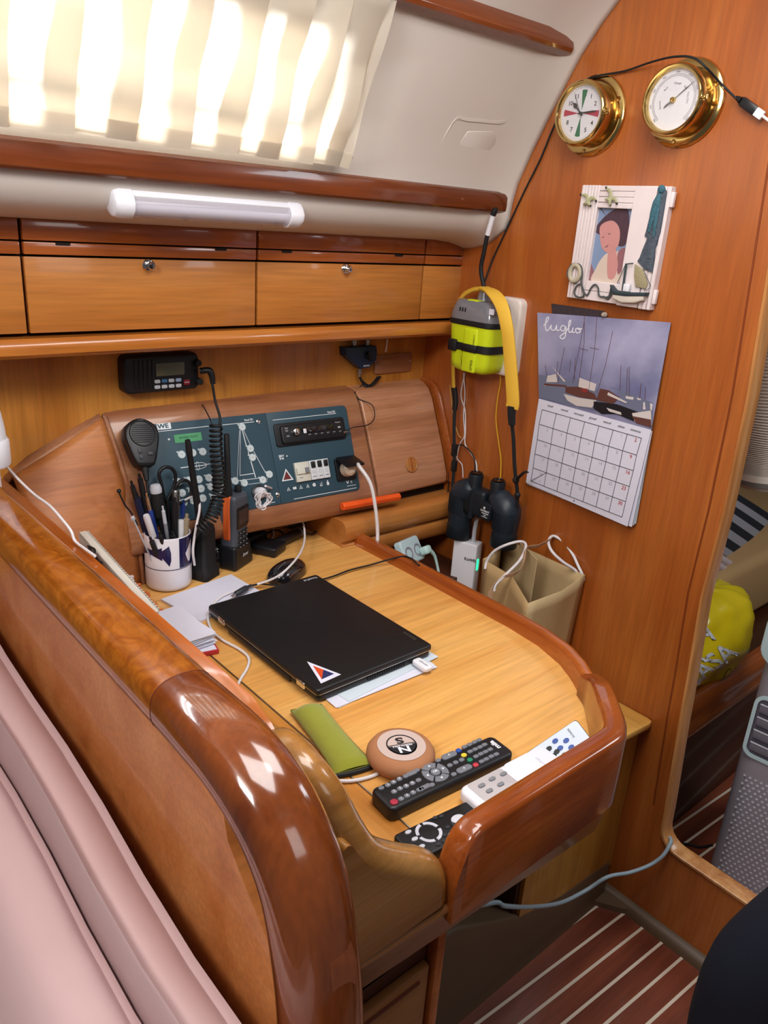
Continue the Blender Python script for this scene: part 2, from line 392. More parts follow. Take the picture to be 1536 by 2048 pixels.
# ================================================================== OVERHEAD LOCKERS
G = []
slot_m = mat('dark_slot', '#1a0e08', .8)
def locker(x0, x1, label, knob=None, slots=(), end=False):
    xc = (x0+x1)/2; w = x1-x0-.005; F = FH(xc, 1.335, 1.243)
    t = thing('overhead_locker', label, 'locker', F, 'overhead lockers along the hull')
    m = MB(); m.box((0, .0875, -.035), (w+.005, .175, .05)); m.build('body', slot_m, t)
    m = MB(); m.box((0, .060, -.003), (w, .118, .016), bev=.0012); m.build('door', locker_w, t)
    top = MB(); top.box((0, .160, -.001), (w, .033, .018), bev=.002); top.build('top_rail', trimd_w, t)
    mid = MB(); mid.box((0, .132, -.0005), (w, .019, .017), bev=.002); mid.build('middle_rail', trimd_w, t)
    if slots:
        for sx in slots:
            m = MB(); m.prism(rrect(.024, .0045, .0022, 4, sx-xc, .1395), .0, .0086, None); m.build('finger_slot', slot_m, t)
    if knob is not None:
        m = MB(); K = T(knob-xc, .1155-.006, .005)
        m.lathe([(0, 0), (.0105, 0), (.0108, .002), (.009, .004), (.0062, .0045), (.006, .009), (.0072, .012), (.0074, .014), (.0052, .0165), (0, .017)], 24, K)
        m.mi = 1; m.box((0, 0, .0172), (.0012, .0062, .0008), K)
        m.build('push_lock', [chrome, slot_m], t)
    return t
# x positions of the seams on the door plane
locker(-.02, .412, 'overhead locker at the left edge of the photo, mostly cut off, no lock in view')
locker(.412, .838, 'overhead locker with a chrome lock, above the black marine radio', oy(296, 531, 1.33).x, (oy(124, 482, 1.33).x, oy(440, 491, 1.33).x))
locker(.838, 1.277, 'overhead locker with a chrome lock, above the blue antenna switch', oy(691, 533, 1.33).x, (oy(572, 494, 1.33).x, oy(797, 500, 1.33).x))
locker(1.277, 1.41, 'narrow overhead locker without a lock, next to the bulkhead')
# shelf edge under the lockers
m = MB(); pr = [(0, 1.238), (-.012, 1.2385), (-.019, 1.233), (-.0225, 1.224), (-.021, 1.214), (-.014, 1.2075), (-.002, 1.206), (.12, 1.206), (.12, 1.238)]
m.loft([[Vector((x, 1.325+a, b)) for a, b in pr] for x in (-.4, .8, 1.385, 1.397)])
m2 = m.build('locker_shelf', [wood('shelf_lip', '#9b571f', '#b56e2c', '#c37f3a', 'x', .8, .25, .6)], None, at=(.5, 1.33, 1.206), world=True)
tag(m2, 'long varnished shelf edge running beneath the overhead lockers', 'shelf')

# ================================================================== INSTRUMENT CONSOLE
PB, PT = Vector((0, 1.30, .86)), Vector((0, 1.385, 1.065))
KC = .066
def cy_(x, y): return min(y+max(0, 1.155-x)*KC, 1.4315)
FP = frame((.60, cy_(.60, 1.30), .86), (1, -KC, 0), PT-PB)           # on the face of the console, x right, y up the slope
con = thing('instrument_console', 'varnished wooden console leaning back along the hull behind the chart table', 'console', T(.85, 1.33, .75))
cp = [(1.300, .815), (1.295, .820), (1.2905, .842), (1.300, .862), (1.345, .972), (1.378, 1.045), (1.392, 1.066), (1.408, 1.078), (1.432, 1.082), (1.432, .815)]
def conseg(x0, x1, name, mt, prof, parent=con, e=.003):
    m = MB(); m.loft([[Vector((x, cy_(x, y), z)) for y, z in prof] for x in (x0, x1)]); return m.build(name, mt, parent, world=True, bevel=e, seg=3)
conseg(.562, 1.148, 'instrument_fascia', console_w, [(a-.006 if a < 1.43 else a, b) for a, b in cp])
dp = [(1.302, .836), (1.296, .842), (1.297, .862), (1.318, .918), (1.345, .98), (1.373, 1.043), (1.388, 1.064), (1.408, 1.076), (1.432, 1.080), (1.432, .836)]
door_o = conseg(1.156, 1.385, 'locker_flap', flap_w, dp)
m = MB(); DF = frame((1.27, 1.2962, .862), (1, 0, 0), (0, .021, .056)); c = Q(DF, 822, 929)
m.lathe([(0, 0), (.0185, 0), (.0190, .0015), (.0175, .002), (.0165, .001), (0, .001)], 32, DF @ T(c.x, c.y, .001)); m.mi = 1
m.box((0, 0, .0022), (.0045, .031, .0025), DF @ T(c.x, c.y, 0), bev=.0006)
m.build('finger_pull', [edge_w, trimd_w], door_o, world=True)
conseg(1.392, 1.3995, 'end_cheek', trimd_w, [(a-.02 if a < 1.43 else a, b+.004) for a, b in dp], e=.002)
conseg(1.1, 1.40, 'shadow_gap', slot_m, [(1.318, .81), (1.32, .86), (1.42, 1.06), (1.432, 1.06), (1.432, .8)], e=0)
# ledge and rounded lips right of the chart table
lp = [(1.30, .812), (1.262, .812), (1.252, .807), (1.247, .795), (1.248, .776), (1.253, .766), (1.262, .762), (1.262, .757), (1.258, .754), (1.255, .745), (1.257, .722), (1.262, .715), (1.30, .712), (1.43, .712), (1.43, .812)]
conseg(1.03, 1.398, 'pencil_ledge', wood('ledge_lip', '#9a5a26', '#b47236', '#c28446', 'x', .9, .28, .5), lp, e=0)
# angled plywood side joining the console to the seat partition
a1, a2 = Vector((.556, 1.418, 1.070)), Vector((.385, 1.405, .985))
b1, b2 = Vector((.580, 1.335, .75)), Vector((.372, 1.23, .75))
def sidef(u, v):
    p = a1.lerp(a2, u); q = b1.lerp(b2, u); r = p.lerp(q, v); bulge = math.sin(PI*v)*.018+math.sin(PI*u)*.006
    return r+Vector((.35, -.9, .25))*bulge
m = MB(); m.grid(sidef, 14, 20)
m.build('curved_side_panel', curve_w, con, world=True, solid=.006, ang=60)
m = MB(); P = [sidef(-.015, v)+Vector((.003, -.001, 0)) for v in [k/14 for k in range(15)]]
m.sweep(P, circ(.0052, 10), (0, 0, 1)); m.build('corner_post', console_w, con, world=True, ang=60)
m = MB(); P = [sidef(u, 0)+Vector((0, .004, .0)) for u in (0, .25, .5, .75, 1)]
m.loft([[p+Vector((0, -.004, -.004)), p+Vector((0, -.001, .004)), p+Vector((0, .012, .006)), Vector((p.x-.01, 1.432, p.z+.004-(.012 if i == 4 else 0))), Vector((p.x-.01, 1.432, p.z-.03))] for i, p in enumerate(P)])
m.build('top_cap', console_w, con, world=True, bevel=.002)

# ================================================================== SEAT PARTITION WITH RAIL AND GRAB SLOT
par = thing('seat_partition', 'tall varnished partition with a thick round burl rail between the seat and the chart table', 'partition', T(.31, .9, 0))
right = [(1.43, 0), (1.43, .985), (.53, .985), (.508, .975), (.497, .95), (.488, .92), (.46, .893), (.43, .868), (.39, .822), (.372, .78), (.362, .70), (.36, .0)]
m = MB(); m.prism([(y, z) for y, z in right], -.0, .055, frame((.282, 0, 0), (0, 1, 0), (0, 0, 1)), bev=.002)
m.build('veneer_panel', panel_w, par, world=True)
m = MB(); m.prism([(.55, .99), (.50, .99), (.43, .96), (.36, .86), (.355, 0), (.39, 0), (.42, .7), (.55, .8)], .025, .05, frame((.282, 0, 0), (0, 1, 0), (0, 0, 1)))
m.build('slot_back', post_w, par, world=True)
def half(rx, rz, n=12, zc=0):
    return [(rx*math.cos(2*PI*k/(2*n)), rz*math.sin(2*PI*k/(2*n))+zc) for k in range(2*n)]
rail_prof = [(.0345*math.copysign(abs(math.cos(a))**.75, math.cos(a)), .031*math.copysign(abs(math.sin(a))**.8, math.sin(a))) for a in [2*PI*k/28 for k in range(28)]]
m = MB(); m.sweep([(.3045, 1.43, .989), (.3045, 1.0, .990), (.3045, .6145, .990)], rail_prof, (0, 0, 1)); m.build('burl_rail', burl_w, par, world=True, ang=50)
m = MB(); path = spline([(.3045, .6135, .990), (.305, .56, .990), (.307, .505, .984), (.310, .455, .962), (.313, .418, .918), (.3135, .397, .86), (.314, .383, .78), (.314, .376, .66), (.314, .372, .4), (.314, .370, .0)], 5)
rings = []
for i, p in enumerate(path):
    a = path[max(0, i-1)]; b = path[min(len(path)-1, i+1)]; t = (b-a).normalized(); sd = Vector((1, 0, 0)); up = t.cross(sd)
    kk = min(1, i/14)*.10; rings.append([p+sd*q[0]*(1+kk)+up*q[1]*(1+kk*.4) for q in rail_prof])
m.loft(rings); m.build('curved_post', post_w, par, world=True, ang=50)
m = MB(); st = [(-.020, -.03), (.0120, -.03), (.0135, -.001), (.0105, .005), (-.010, .0075), (-.020, .0075)]
m.sweep([(.356, 1.43, .968), (.356, .60, .968), (.353, .56, .960), (.350, .53, .945)], st, (0, 0, 1)); sts = m.build('inner_strip', trimy_w, par, world=True, ang=50)
for y0, y1 in ((.975, .915), (.742, .66)):
    m = MB(); m.box((.3575, (y0+y1)/2, .9755), (.0026, y1-y0, .0012)); m.build('vent_slot', slot_m, sts, world=True)
m = MB(); m.box((.362, 1.005, .85), (.012, .85, .23)); m.build('inner_panel', panel_w, par, world=True)
m = MB(); m.sweep([(.3045, .6145, .990), (.3045, .6130, .990)], [(a*1.006, b*1.006) for a, b in rail_prof], (0, 0, 1)); m.build('joint_line', dk_groove, par, world=True)
# end panel that drops from the rail to the front fiddle
top = [(.292, 1.028), (.310, 1.036), (.328, 1.034), (.345, 1.015), (.362, .988), (.385, .950), (.406, .906), (.424, .874), (.436, .858), (.458, .846), (.50, .823), (.520, .802), (.532, .776), (.536, .745)]
pts = spline([Vector((a, b, 0)) for a, b in top], 4)
poly = [(p.x, p.y) for p in pts]+[(.536, .752), (.30, .752)]
poly = [(p.x, p.y) for p in pts]+[(.30, .745)]
ER = .0225
tops = spline([Vector((.33, .60, .965)), oy(548, 1500, .555), oy(566, 1503, .53), oy(607, 1545, .495), oy(649, 1601, .472), oy(681, 1660, .46), oy(720, 1710, .452), (oy(784, 1729, .452)), oy(832, 1736, .452), oy(850, 1755, .452), oy(852, 1790, .452)], 6)
m = MB(); m.tube(tops, ER, 24, 1)
pp_ = [(p.x, p.z-max(0, p.y-.453)*1.2) for p in tops if p.y < .54]
m.prism(pp_+[(pp_[0][0], .735)], -ER, ER, FH(0, .452, 0))
m.build('sweeping_end_panel', wood('end_panel_veneer', '#7f4f22', '#9c6a30', '#b3824a', 'x', .7, .26, .7), par, world=True, ang=40)

# ================================================================== CHART TABLE
ct = thing('chart_table', 'light wooden chart table with a raised mahogany fiddle, everything on it left in place', 'table', T(.8, .9, 0))
rx = 1.068
cham = [(.855, .448), (.945, .520), (.992, .592), (1.022, .642)]
m = MB(); out = [(.5625, .45), (.86, .45), (.95, .53), (1.02, .63), (rx, .70), (rx, 1.2505), (.5625, 1.2505)]
m.prism(out, .722, .75); m.build('lid', desk_w, ct, world=True)
m = MB(); m.prism([(.38, 1.253), (rx, 1.253), (rx, 1.43), (.38, 1.43)], .722, .75); m.build('back_strip', desk_w, ct, world=True)
m = MB(); m.prism([(.37, .45), (.5595, .45), (.5595, 1.2505), (.37, 1.2505)], .722, .75); m.build('hinge_strip', wood('hinge_strip_veneer', '#b8752f', '#c98a40', '#d69a50', 'y', .8, .32, .35), ct, world=True)
m = MB(); m.tube([(.561, .455, .7507), (.561, 1.249, .7507)], .0011, 8, 1); m.build('piano_hinge', steel, ct, world=True)
m = MB(); m.prism([(.37, .46), (.86, .46), (.96, .54), (1.06, .70), (1.06, 1.30), (.37, 1.36)], .64, .722); m.build('table_box', inner_w, ct, world=True)
fid = [(-.012, -.045), (.012, -.045), (.0125, .0), (.011, .0105), (.007, .013), (-.007, .013), (-.011, .0105), (-.0125, .0)]
def fprof(h, w=.0115, low=-.045):
    return [(-w, low), (w, low), (w, h-.006), (w-.003, h-.0015), (w-.006, h), (-w+.006, h), (-w+.003, h-.0015), (-w, h-.006)]
m = MB(); m.sweep([(1.076, 1.262, .75), (1.076, 1.43, .75)], fprof(.028), (0, 0, 1)); m.build('side_fiddle_end', trimy_w, ct, world=True)
m = MB(); hs = [(1.076, 1.2585, .028), (1.076, 1.0, .028), (1.074, .80, .029), (1.066, .72, .031), (1.046, .655, .034), (1.022, .612, .036), (.992, .572, .037)]
def fiddle(hs, name, mt, w=.0115, low=-.045, cap=True):
    P = [Vector((x, y, .75)) for x, y, h in hs]; rings = []
    for i, (x, y, h) in enumerate(hs):
        a = P[max(0, i-1)]; b = P[min(len(P)-1, i+1)]; t = (b-a).normalized(); sd = t.cross(Vector((0, 0, 1)))
        ww = w if not callable(w) else w(i)
        rings.append([P[i]+sd*q[0]+Vector((0, 0, q[1])) for q in fprof(h, ww, low)])
    m = MB(); m.loft(rings); return m.build(name, mt, ct, world=True, ang=50)
fiddle(hs, 'side_fiddle', trimy_w)
fr = wood('front_fiddle', '#6e300f', '#8c4418', '#a65c26', 'x', 1.3, .18, 1, burl=.25)
P = spline([Vector((.995, .576, .040)), Vector((.978, .550, .050)), Vector((.955, .528, .060)), Vector((.918, .495, .068)), Vector((.885, .464, .0715)), Vector((.862, .447, .0725)), Vector((.835, .440, .073)), Vector((.70, .440, .073)), Vector((.585, .440, .073)), Vector((.562, .440, .070)), Vector((.549, .440, .060)), Vector((.540, .440, .040)), Vector((.532, .440, .012))], 4)
fiddle([(p.x, p.y, p.z) for p in P], 'front_fiddle', fr, w=.0165, low=-.045)
# lower band under the fiddle
tb = wood('table_front_band', '#6d4220', '#8c5c30', '#a5743f', 'x', 1, .3, .6)
lo = [(.30, .446), (.84, .446), (.862, .452), (.945, .524), (.97, .560)]
m = MB(); rings = []
P = [Vector((x, y, 0)) for x, y in lo]
for i, p in enumerate(P):
    a = P[max(0, i-1)]; b = P[min(len(P)-1, i+1)]; t = (b-a).normalized(); sd = t.cross(Vector((0, 0, 1)))
    zt = .742-(.037*(p.x-.5)/.36 if p.x > .5 else 0); zt = max(zt, .70)
    rings.append([p+sd*q[0]+Vector((0, 0, q[1])) for q in [(-.02, zt), (.014, zt), (.0165, zt-.004), (.0165, zt-.009), (.014, zt-.013), (.012, zt-.045), (.009, zt-.05), (-.02, zt-.05)]])
m.loft(rings); m.build('front_band', tb, ct, world=True, ang=40)
# cupboard under the left of the table
m = MB(); m.box((.4475, .56, .33), (.195, .20, .66)); m.build('cupboard', mat('cupboard_side', '#4a2412', .5), ct, world=True)
m = MB(); m.box((.545, .452, .34), (.016, .018, .68), bev=.004); m.build('cupboard_stile', trimd_w, ct, world=True)
m = MB(); m.box((.435, .4535, .30), (.195, .012, .64), bev=.003); dr = m.build('cupboard_door', wood('cupboard_veneer_shaded', '#6e431e', '#85542a', '#976536', 'x', .8, .35, .4), ct, world=True)  # shade under the table is put into the door's darker veneer colour
m = MB(); m.box((.435, .4465, .605), (.16, .003, .004)); m.build('door_groove', dk_groove, dr, world=True)

# ================================================================== SIDE LEDGE (locker seat) between table and bulkhead
sl = thing('side_ledge', 'light wooden ledge with rounded corner jutting out beneath the chart table beside the bulkhead', 'ledge', T(1.2, 1.0, 0))
m = MB(); c = [oz(1307, 1440, .494), oz(1228, 1484, .494)]
poly = [(1.399, .772), (1.399, .655), (1.395, .643), (1.38, .640), (1.262, .650), (1.10, .655), (.98, .662), (.98, 1.42), (1.399, 1.42)]
m.prism(poly, .478, .494, None, bev=.004, bevbot=True); m.build('top', ledge_w, sl, world=True)
m = MB(); m.box((1.225, .674, .28), (.345, .014, .40)); m.build('front_panel', inner_w, sl, world=True)
m = MB(); m.box((1.045, 1.05, .28), (.012, .75, .40)); m.build('inner_side', mat('locker_inside', '#3a1a0c', .6), sl, world=True)
m = MB(); m.box((1.245, 1.30, .628), (.30, .25, .014)); m.build('recess_shelf', mat('recess_shelf', '#4a2412', .6), sl, world=True)
# brown moulded plinth
grp = mat('brown_moulded_plinth', '#5c4836', .38)
m = MB(); zt = [(.50, .30), (.70, .28), (.86, .255), (.96, .20), (1.05, .155), (1.2, .115), (1.385, .10)]
rings = [[Vector((x, .90, 0)), Vector((x, .655, 0)), Vector((x, .664, .02)), Vector((x, .664, z-.008)), Vector((x, .668, z-.002)), Vector((x, .675, z)), Vector((x, .90, z))] for x, z in zt]
m.loft(rings); struct(m.build('baseboard_back', grp, ang=50))
m = MB(); cv = [(0, 0), (.024, 0), (.021, .010), (.014, .018), (.004, .023), (0, .024)]
m.loft([[Vector((XB-a, y, b)) for a, b in cv] for y in (.675, .4, -.3)]); m.loft([[Vector((1.40, .665, 0)), Vector((1.335, .665, 0)), Vector((1.34, .66, .012)), Vector((1.40, .66, .015))], [Vector((1.40, .60, 0)), Vector((1.375, .60, 0)), Vector((1.379, .60, .012)), Vector((1.40, .60, .02))]])
struct(m.build('baseboard_right', grp, ang=50))
# ================================================================== ON THE CABIN SIDE
# ---- pleated curtain
clo = bpy.data.materials.new('curtain_cloth'); clo.use_nodes = True; nt = clo.node_tree
nt.nodes.remove(nt.nodes['Principled BSDF']); o_ = nt.nodes['Material Output']
d_ = nt.nodes.new('ShaderNodeBsdfDiffuse'); t_ = nt.nodes.new('ShaderNodeBsdfTranslucent'); x_ = nt.nodes.new('ShaderNodeMixShader')
d_.inputs[0].default_value = lin('#e4dccd'); t_.inputs[0].default_value = lin('#f3ebdd'); x_.inputs[0].default_value = .48
nt.links.new(d_.outputs[0], x_.inputs[1]); nt.links.new(t_.outputs[0], x_.inputs[2]); nt.links.new(x_.outputs[0], o_.inputs[0])
cur = thing('curtain', 'sheer cream pleated curtain glowing with daylight over the cabin side window', 'curtain', T(.45, 1.17, 1.53))
CF = frame((0, 1.182, 1.532), (1, 0, 0), (0, -.105, .26)); H = .262
def curx(px): return Q(CF, px, 300).x
# left and right sides of the darker folds read along the hem
folds = [(-60, 5), (77, 137), (205, 259), (315, 365), (417, 464), (502, 542), (578, 612), (640, 668)]
xsq = []
P = [(curx(-130), 0, 0)]
for a, b in folds:
    xa, xb = Q(CF, a, 290+(a+60)*.06).x, Q(CF, b, 290+(b+60)*.06).x
    P += [(xb, 0, 0), (xb+.002, .004, 1), (xa-.001, .006, 1), (xa-.003, .010, 2), (xb+.002, .011, 2), (xb+.004, .004, 0)]
P.append((curx(694), 0, 0))
# path: front face runs on, folds under to the left, then comes forward again
path = []
for i, (x, d, k) in enumerate(P): path.append((x, d))
def cpt(i, v):
    x, d = path[i]; top = 1-v
    wob = .0015*math.sin(9*v+i)*(.3+v)
    xx = x+.006*v*max(0, (x-.4)/.45) + wob
    z = .006+v*H
    sag = -.012*math.sin(PI*v)*(1 if d == 0 else .9)
    return Vector((xx, z, .014-d+sag*0+.004*math.sin(3*PI*v+i*.4)))
m = MB()
m.loft([[cpt(i, v/14) for i in range(len(path))] for v in range(15)], cap=False, open_ring=True, M=CF); m.build('cloth', clo, cur, world=True, ang=60)
m = MB()
m.loft([[cpt(i, v)+Vector((0, 0, .0012)) for i in range(len(path))] for v in (0, .10)], cap=False, open_ring=True, M=CF); m.build('hem', clo, cur, world=True, ang=60)
m = MB(); m.tube([CF @ Vector((-.5, .012, .004)), CF @ Vector((curx(700), .012, .004))], .0018, 8, 1); e_ = Q(CF, 694, 310)
m.cyl((0, 0, -.002), .0045, .012, CF @ T(e_.x+.002, e_.y, 0), seg=16, bev=.001); m.build('curtain_wire', steel, cur, world=True)
# ---- fluorescent light under the batten
F = frame(oy(362, 412, 1.262), (1, 0, -.01), (0, .55, -.6))
LFm = frame((.69, 1.233, 1.452), (1, 0, .0), (0, -.62, .60))
lampt = thing('strip_light', 'unlit white fluorescent strip light with clear tube cover, fixed above the left locker', 'lamp', LFm)
milky = bpy.data.materials.new('milky_clear_cover'); milky.use_nodes = True; _n = milky.node_tree; _p = _n.nodes['Principled BSDF']; _p.inputs['Base Color'].default_value = lin('#cfcad4'); _p.inputs['Roughness'].default_value = .15; _p.inputs['Alpha'].default_value = .55
ln = .335; m = MB(); m.box((0, 0, -.002), (ln, .040, .016), bev=.003); m.build('base', white_p, lampt)
m = MB(); hc = [(math.cos(a)*.0165, math.sin(a)*.017+.006) for a in [PI*k/14 for k in range(15)]]
m.loft([[Vector((x, a, b)) for a, b in hc] for x in (-ln/2+.02, ln/2-.02)])
m.build('tube_cover', milky, lampt)
m = MB(); m.tube([(-ln/2+.02, 0, .010), (ln/2-.02, 0, .010)], .0065, 12, 1); m.build('tube', mat('unlit_tube', '#d9d6e4', .35), lampt)
for sx in (-1, 1):
    m = MB(); pr = [(-.021, -.012), (.021, -.012), (.021, .006), (.017, .018), (.008, .0245), (-.008, .0245), (-.017, .018), (-.021, .006)]
    m.loft([[Vector((sx*x, a*k, b*k)) for a, b in pr] for x, k in ((ln/2-.025, 1), (ln/2-.004, 1), (ln/2+.004, .9), (ln/2+.007, .7))])
    m.build('end_cap', white_p, lampt, bevel=.0015)
for sx in (-.045, .13):
    m = MB(); m.box((sx, -.0165, .007), (.008, .002, .012)); m.build('clip', grey_m, lampt)

# ================================================================== FIXED RADIO
F = FH(*oy(326, 747, 1.402)); 
vhf = thing('marine_radio', 'black fixed marine radio with grey keys screwed to the backboard under the lockers', 'radio', F)
R0 = Q(F, 252, 748); R1 = Q(F, 402, 742); wv = R1.x-R0.x; top_ = Q(F, 326, 708).y; bot_ = Q(F, 326, 783).y; hv = top_-bot_
m = MB(); m.prism(rrect(wv, hv, .012, 5), -.028, .0, None, bev=.006, seg=3, bevbot=False); m.build('housing', black, vhf)
m = MB()
for k in range(5): m.box((-wv/2+.021+k*.0088, 0, .0005), (.0032, hv*.78, .003), bev=.001)
m.build('speaker_grille', black_m, vhf)
def QF(F, h=0): return lambda u, v, ox_, oy_, s: Q(F, ox_+u/s, oy_+v/s, h)
q = lambda u, v: Q(F, 230+u/6.4, 690+v/6.4)
a, b = q(520, 240), q(888, 375)
m = MB(); m.prism(rrect(b.x-a.x, a.y-b.y, .002, 3, (a.x+b.x)/2, (a.y+b.y)/2), 0, .0012, bev=.0004); m.build('display', mat('lcd_grey_green', '#5d6152', .25), vhf)
bcol = [grey_l, mat('blue_key', '#3f6a94', .45), grey_l, mat('bluish_key', '#93a6c2', .45)]
for r_, (v0, us) in enumerate(((466, (540, 632, 719, 810)), (538, (540, 632, 722, 812)))):
    for i, u in enumerate(us):
        c = q(u, v0-(u-540)*.075); m = MB(); m.prism(rrect(.0115, .0068, .0022, 3, c.x, c.y), 0, .0022, bev=.0007); m.build('key', bcol[i] if r_ == 0 else grey_l, vhf)
c = q(915, 475); m = MB(); m.prism(rrect(.013, .0105, .002, 3, c.x, c.y), 0, .0022, bev=.0007); m.build('distress_key', mat('red_key', '#7c1420', .4), vhf)
m = MB(); m.text('DISTRESS', T(c.x, c.y, .0024), .0026); m.build('key_lettering', white_p, vhf)
for u, v, r_ in ((1045, 225, .0075), (1065, 462, .0075)):
    c = q(u, v); m = MB(); m.cyl((c.x, c.y, 0), r_, .010, seg=20, r2=r_*.85, bev=.001); m.build('knob', black_m, vhf)
# handset with coiled lead
HF = frame(Q(FP, 283, 880, .030).to_3d(), (1, 0, 0), (0, 1, 0)); HF = FP @ T(*Q(FP, 282, 876, .034), .034) @ RZ(-.08) @ RX(-.12)
mic = thing('radio_handset', 'black fist microphone with round ribbed speaker hanging on the left of the console', 'microphone', HF)
out = spline([Vector(p) for p in [(-.033, .004, 0), (-.026, .025, 0), (0, .037, 0), (.026, .025, 0), (.033, .004, 0), (.028, -.022, 0), (.020, -.048, 0), (.012, -.056, 0), (-.012, -.056, 0), (-.020, -.048, 0), (-.028, -.022, 0)]], 4, closed=True)
m = MB(); m.prism([(p.x, p.y) for p in out], -.02, .012, None, bev=.007, seg=4, bevbot=True); m.build('shell', black, mic)
m = MB(); m.lathe([(0, .0115), (.023, .0115), (.0235, .014), (.025, .014), (.026, .0115)], 32, T(0, .006, 0)); m.build('speaker_ring', black_m, mic)
m = MB()
for k in range(9):
    y = -.0165+k*.0041; w_ = 2*math.sqrt(.0215**2-y*y); m.box((0, y+.006, .0128), (w_, .0016, .0018), bev=.0005)
m.build('speaker_slats', grey_d, mic)
for x, y, w_, h_ in ((-.010, -.028, .007, .009), (-.009, -.040, .0065, .008), (.0095, -.034, .010, .007)):
    m = MB(); m.prism(rrect(w_, h_, .0012, 3, x, y), .011, .0142, bev=.0006); m.build('key', grey_d, mic)
m = MB(); m.text('ICOM', T(0, .0315, .0122), .004); m.build('lettering', grey_m, mic)
m = MB(); m.tube([(0, -.054, -.003), (0, -.064, -.003), (.001, -.082, -.004)], [.0075, .006, .0045], 12)
for k in range(5): m.lathe([(0, 0), (.0068-.0005*k, .0), (.0068-.0005*k, .0022), (0, .0022)], 12, T(0, -.062-k*.0042, -.003) @ RX(PI/2))
m.build('strain_relief', black_m, mic)
bk = MB(); bk.box((0, 0, -.030), (.030, .034, .018), bev=.003); bk.build('clip', black, mic)
# coiled lead, one object of its own
def at(px, py, y): return oy(px, py, y)
cen = spline([at(432, 848, 1.325), at(432, 900, 1.30), at(437, 950, 1.27), at(437, 990, 1.25), at(425, 1030, 1.25), at(402, 1062, 1.255)], 22)
turns = 26; pts = []; n_ = turns*12
L = len(cen)-1
up = Vector((0, 1, 0))
for k in range(n_+1):
    u = k/n_*L; i = min(int(u), L-1); p = cen[i].lerp(cen[i+1], u-i); t = (cen[i+1]-cen[i]).normalized(); sd = t.cross(up).normalized(); u2 = sd.cross(t); a = 2*PI*turns*k/n_
    rr = .0115
    pts.append(p+sd*math.cos(a)*rr+u2*math.sin(a)*rr)
m = MB(); m.tube(pts, .0024, 6, 1)
m.tube([at(402, 740, 1.39), at(415, 742, 1.385), at(424, 765, 1.38), at(430, 800, 1.35), at(440, 835, 1.33), at(438, 856, 1.325)], .0026, 8)
m.tube([at(424, 850, 1.325), at(420, 838, 1.335), at(414, 826, 1.36), at(404, 808, 1.425)], .0014, 6)
m.tube([at(402, 1062, 1.255), at(370, 1085, 1.30), at(320, 1060, 1.335), at(300, 1010, 1.325), HF @ Vector((.001, -.080, -.004))], .0026, 8)
cc = tag(m.build('coiled_lead', black_m, None, at=tuple(at(437, 950, 1.27)), world=True, ang=60), 'thick black coiled lead hanging from the fixed radio in front of the grey switch panel', 'cable')
m = MB(); m.tube([at(400, 742, 1.395), at(418, 741, 1.385), at(424, 752, 1.382), at(426, 768, 1.38)], [.0062, .0066, .0064, .005], 12); m.build('elbow_plug', black, cc, world=False) if False else m.build('elbow_plug', black, vhf, world=True)

# ================================================================== SWITCH PANELS
pan = mat('slate_panel', '#324c5a', .42, spec=.35)
pw = mat('panel_print', '#dfe6ea', .5); led_y = mat('yellow_led', '#d9b733', .4)
h0 = .0095
def q1(u, v): return Q(FP, 290+u/5.689, 820+v/5.689, h0)
def q2(u, v): return Q(FP, 500+u/5.12, 800+v/5.12, h0)
seamT = q2(118, 130).x; seamB = q2(358, 1055).x; sx_ = (seamT+seamB)/2
rT = q2(945, 60); rB = q2(1165, 900); pr_ = (rT.x+rB.x)/2; ptop = q2(945, 55).y; pbot = q2(1100, 925).y
pl = Q(FP, 300, 843, h0).x-.03
p301 = thing('switch_panel', 'slate grey switch panel with round white buttons and a sailboat diagram on the console', 'switch panel', FP @ T((pl+sx_)/2, (ptop+pbot)/2, .004), 'slate grey panels on the console')
def loc(root): return ROOTM[root.name].inverted() @ FP
L1 = loc(p301)
def rr4(x0, x1, y0, y1, rl, rr_, n=5):
    o = []
    for (cx_, cy2, r, a0) in ((x1-rr_, y1-rr_, rr_, 0), (x0+rl, y1-rl, rl, 90), (x0+rl, y0+rl, rl, 180), (x1-rr_, y0+rr_, rr_, 270)):
        for k in range(n+1): a = math.radians(a0+90*k/n); o.append((cx_+r*math.cos(a), cy2+r*math.sin(a)))
    return o
m = MB(); m.prism(rr4(pl, sx_-.0004, pbot, ptop, .01, .0006), .004, h0, L1, bev=.0006); m.build('face_plate', pan, p301)
def LT(c, h=h0): return L1 @ T(c.x, c.y, h)
def button(u, v, dot='w', qq=q1):
    c = qq(u, v); m = MB(); m.lathe([(0, 0), (.0078, 0), (.0080, .0012), (.0072, .0020), (.0062, .0016), (.0060, .0021), (0, .0021)], 24, LT(c)); m.mi = 1
    m.lathe([(0, 0), (.0021, 0), (.0019, .0018), (0, .0022)], 12, LT(c) @ T(-.0078, .0056, 0)); m.mi = 2
    m.box((0, 0, .00225), (.0035, .0009, .0003), LT(c)); m.build('button', [btn_m, led_y if dot == 'y' else btn_m, grey_m], p301)
btn_m = mat('pale_button', '#c5d2d6', .4)
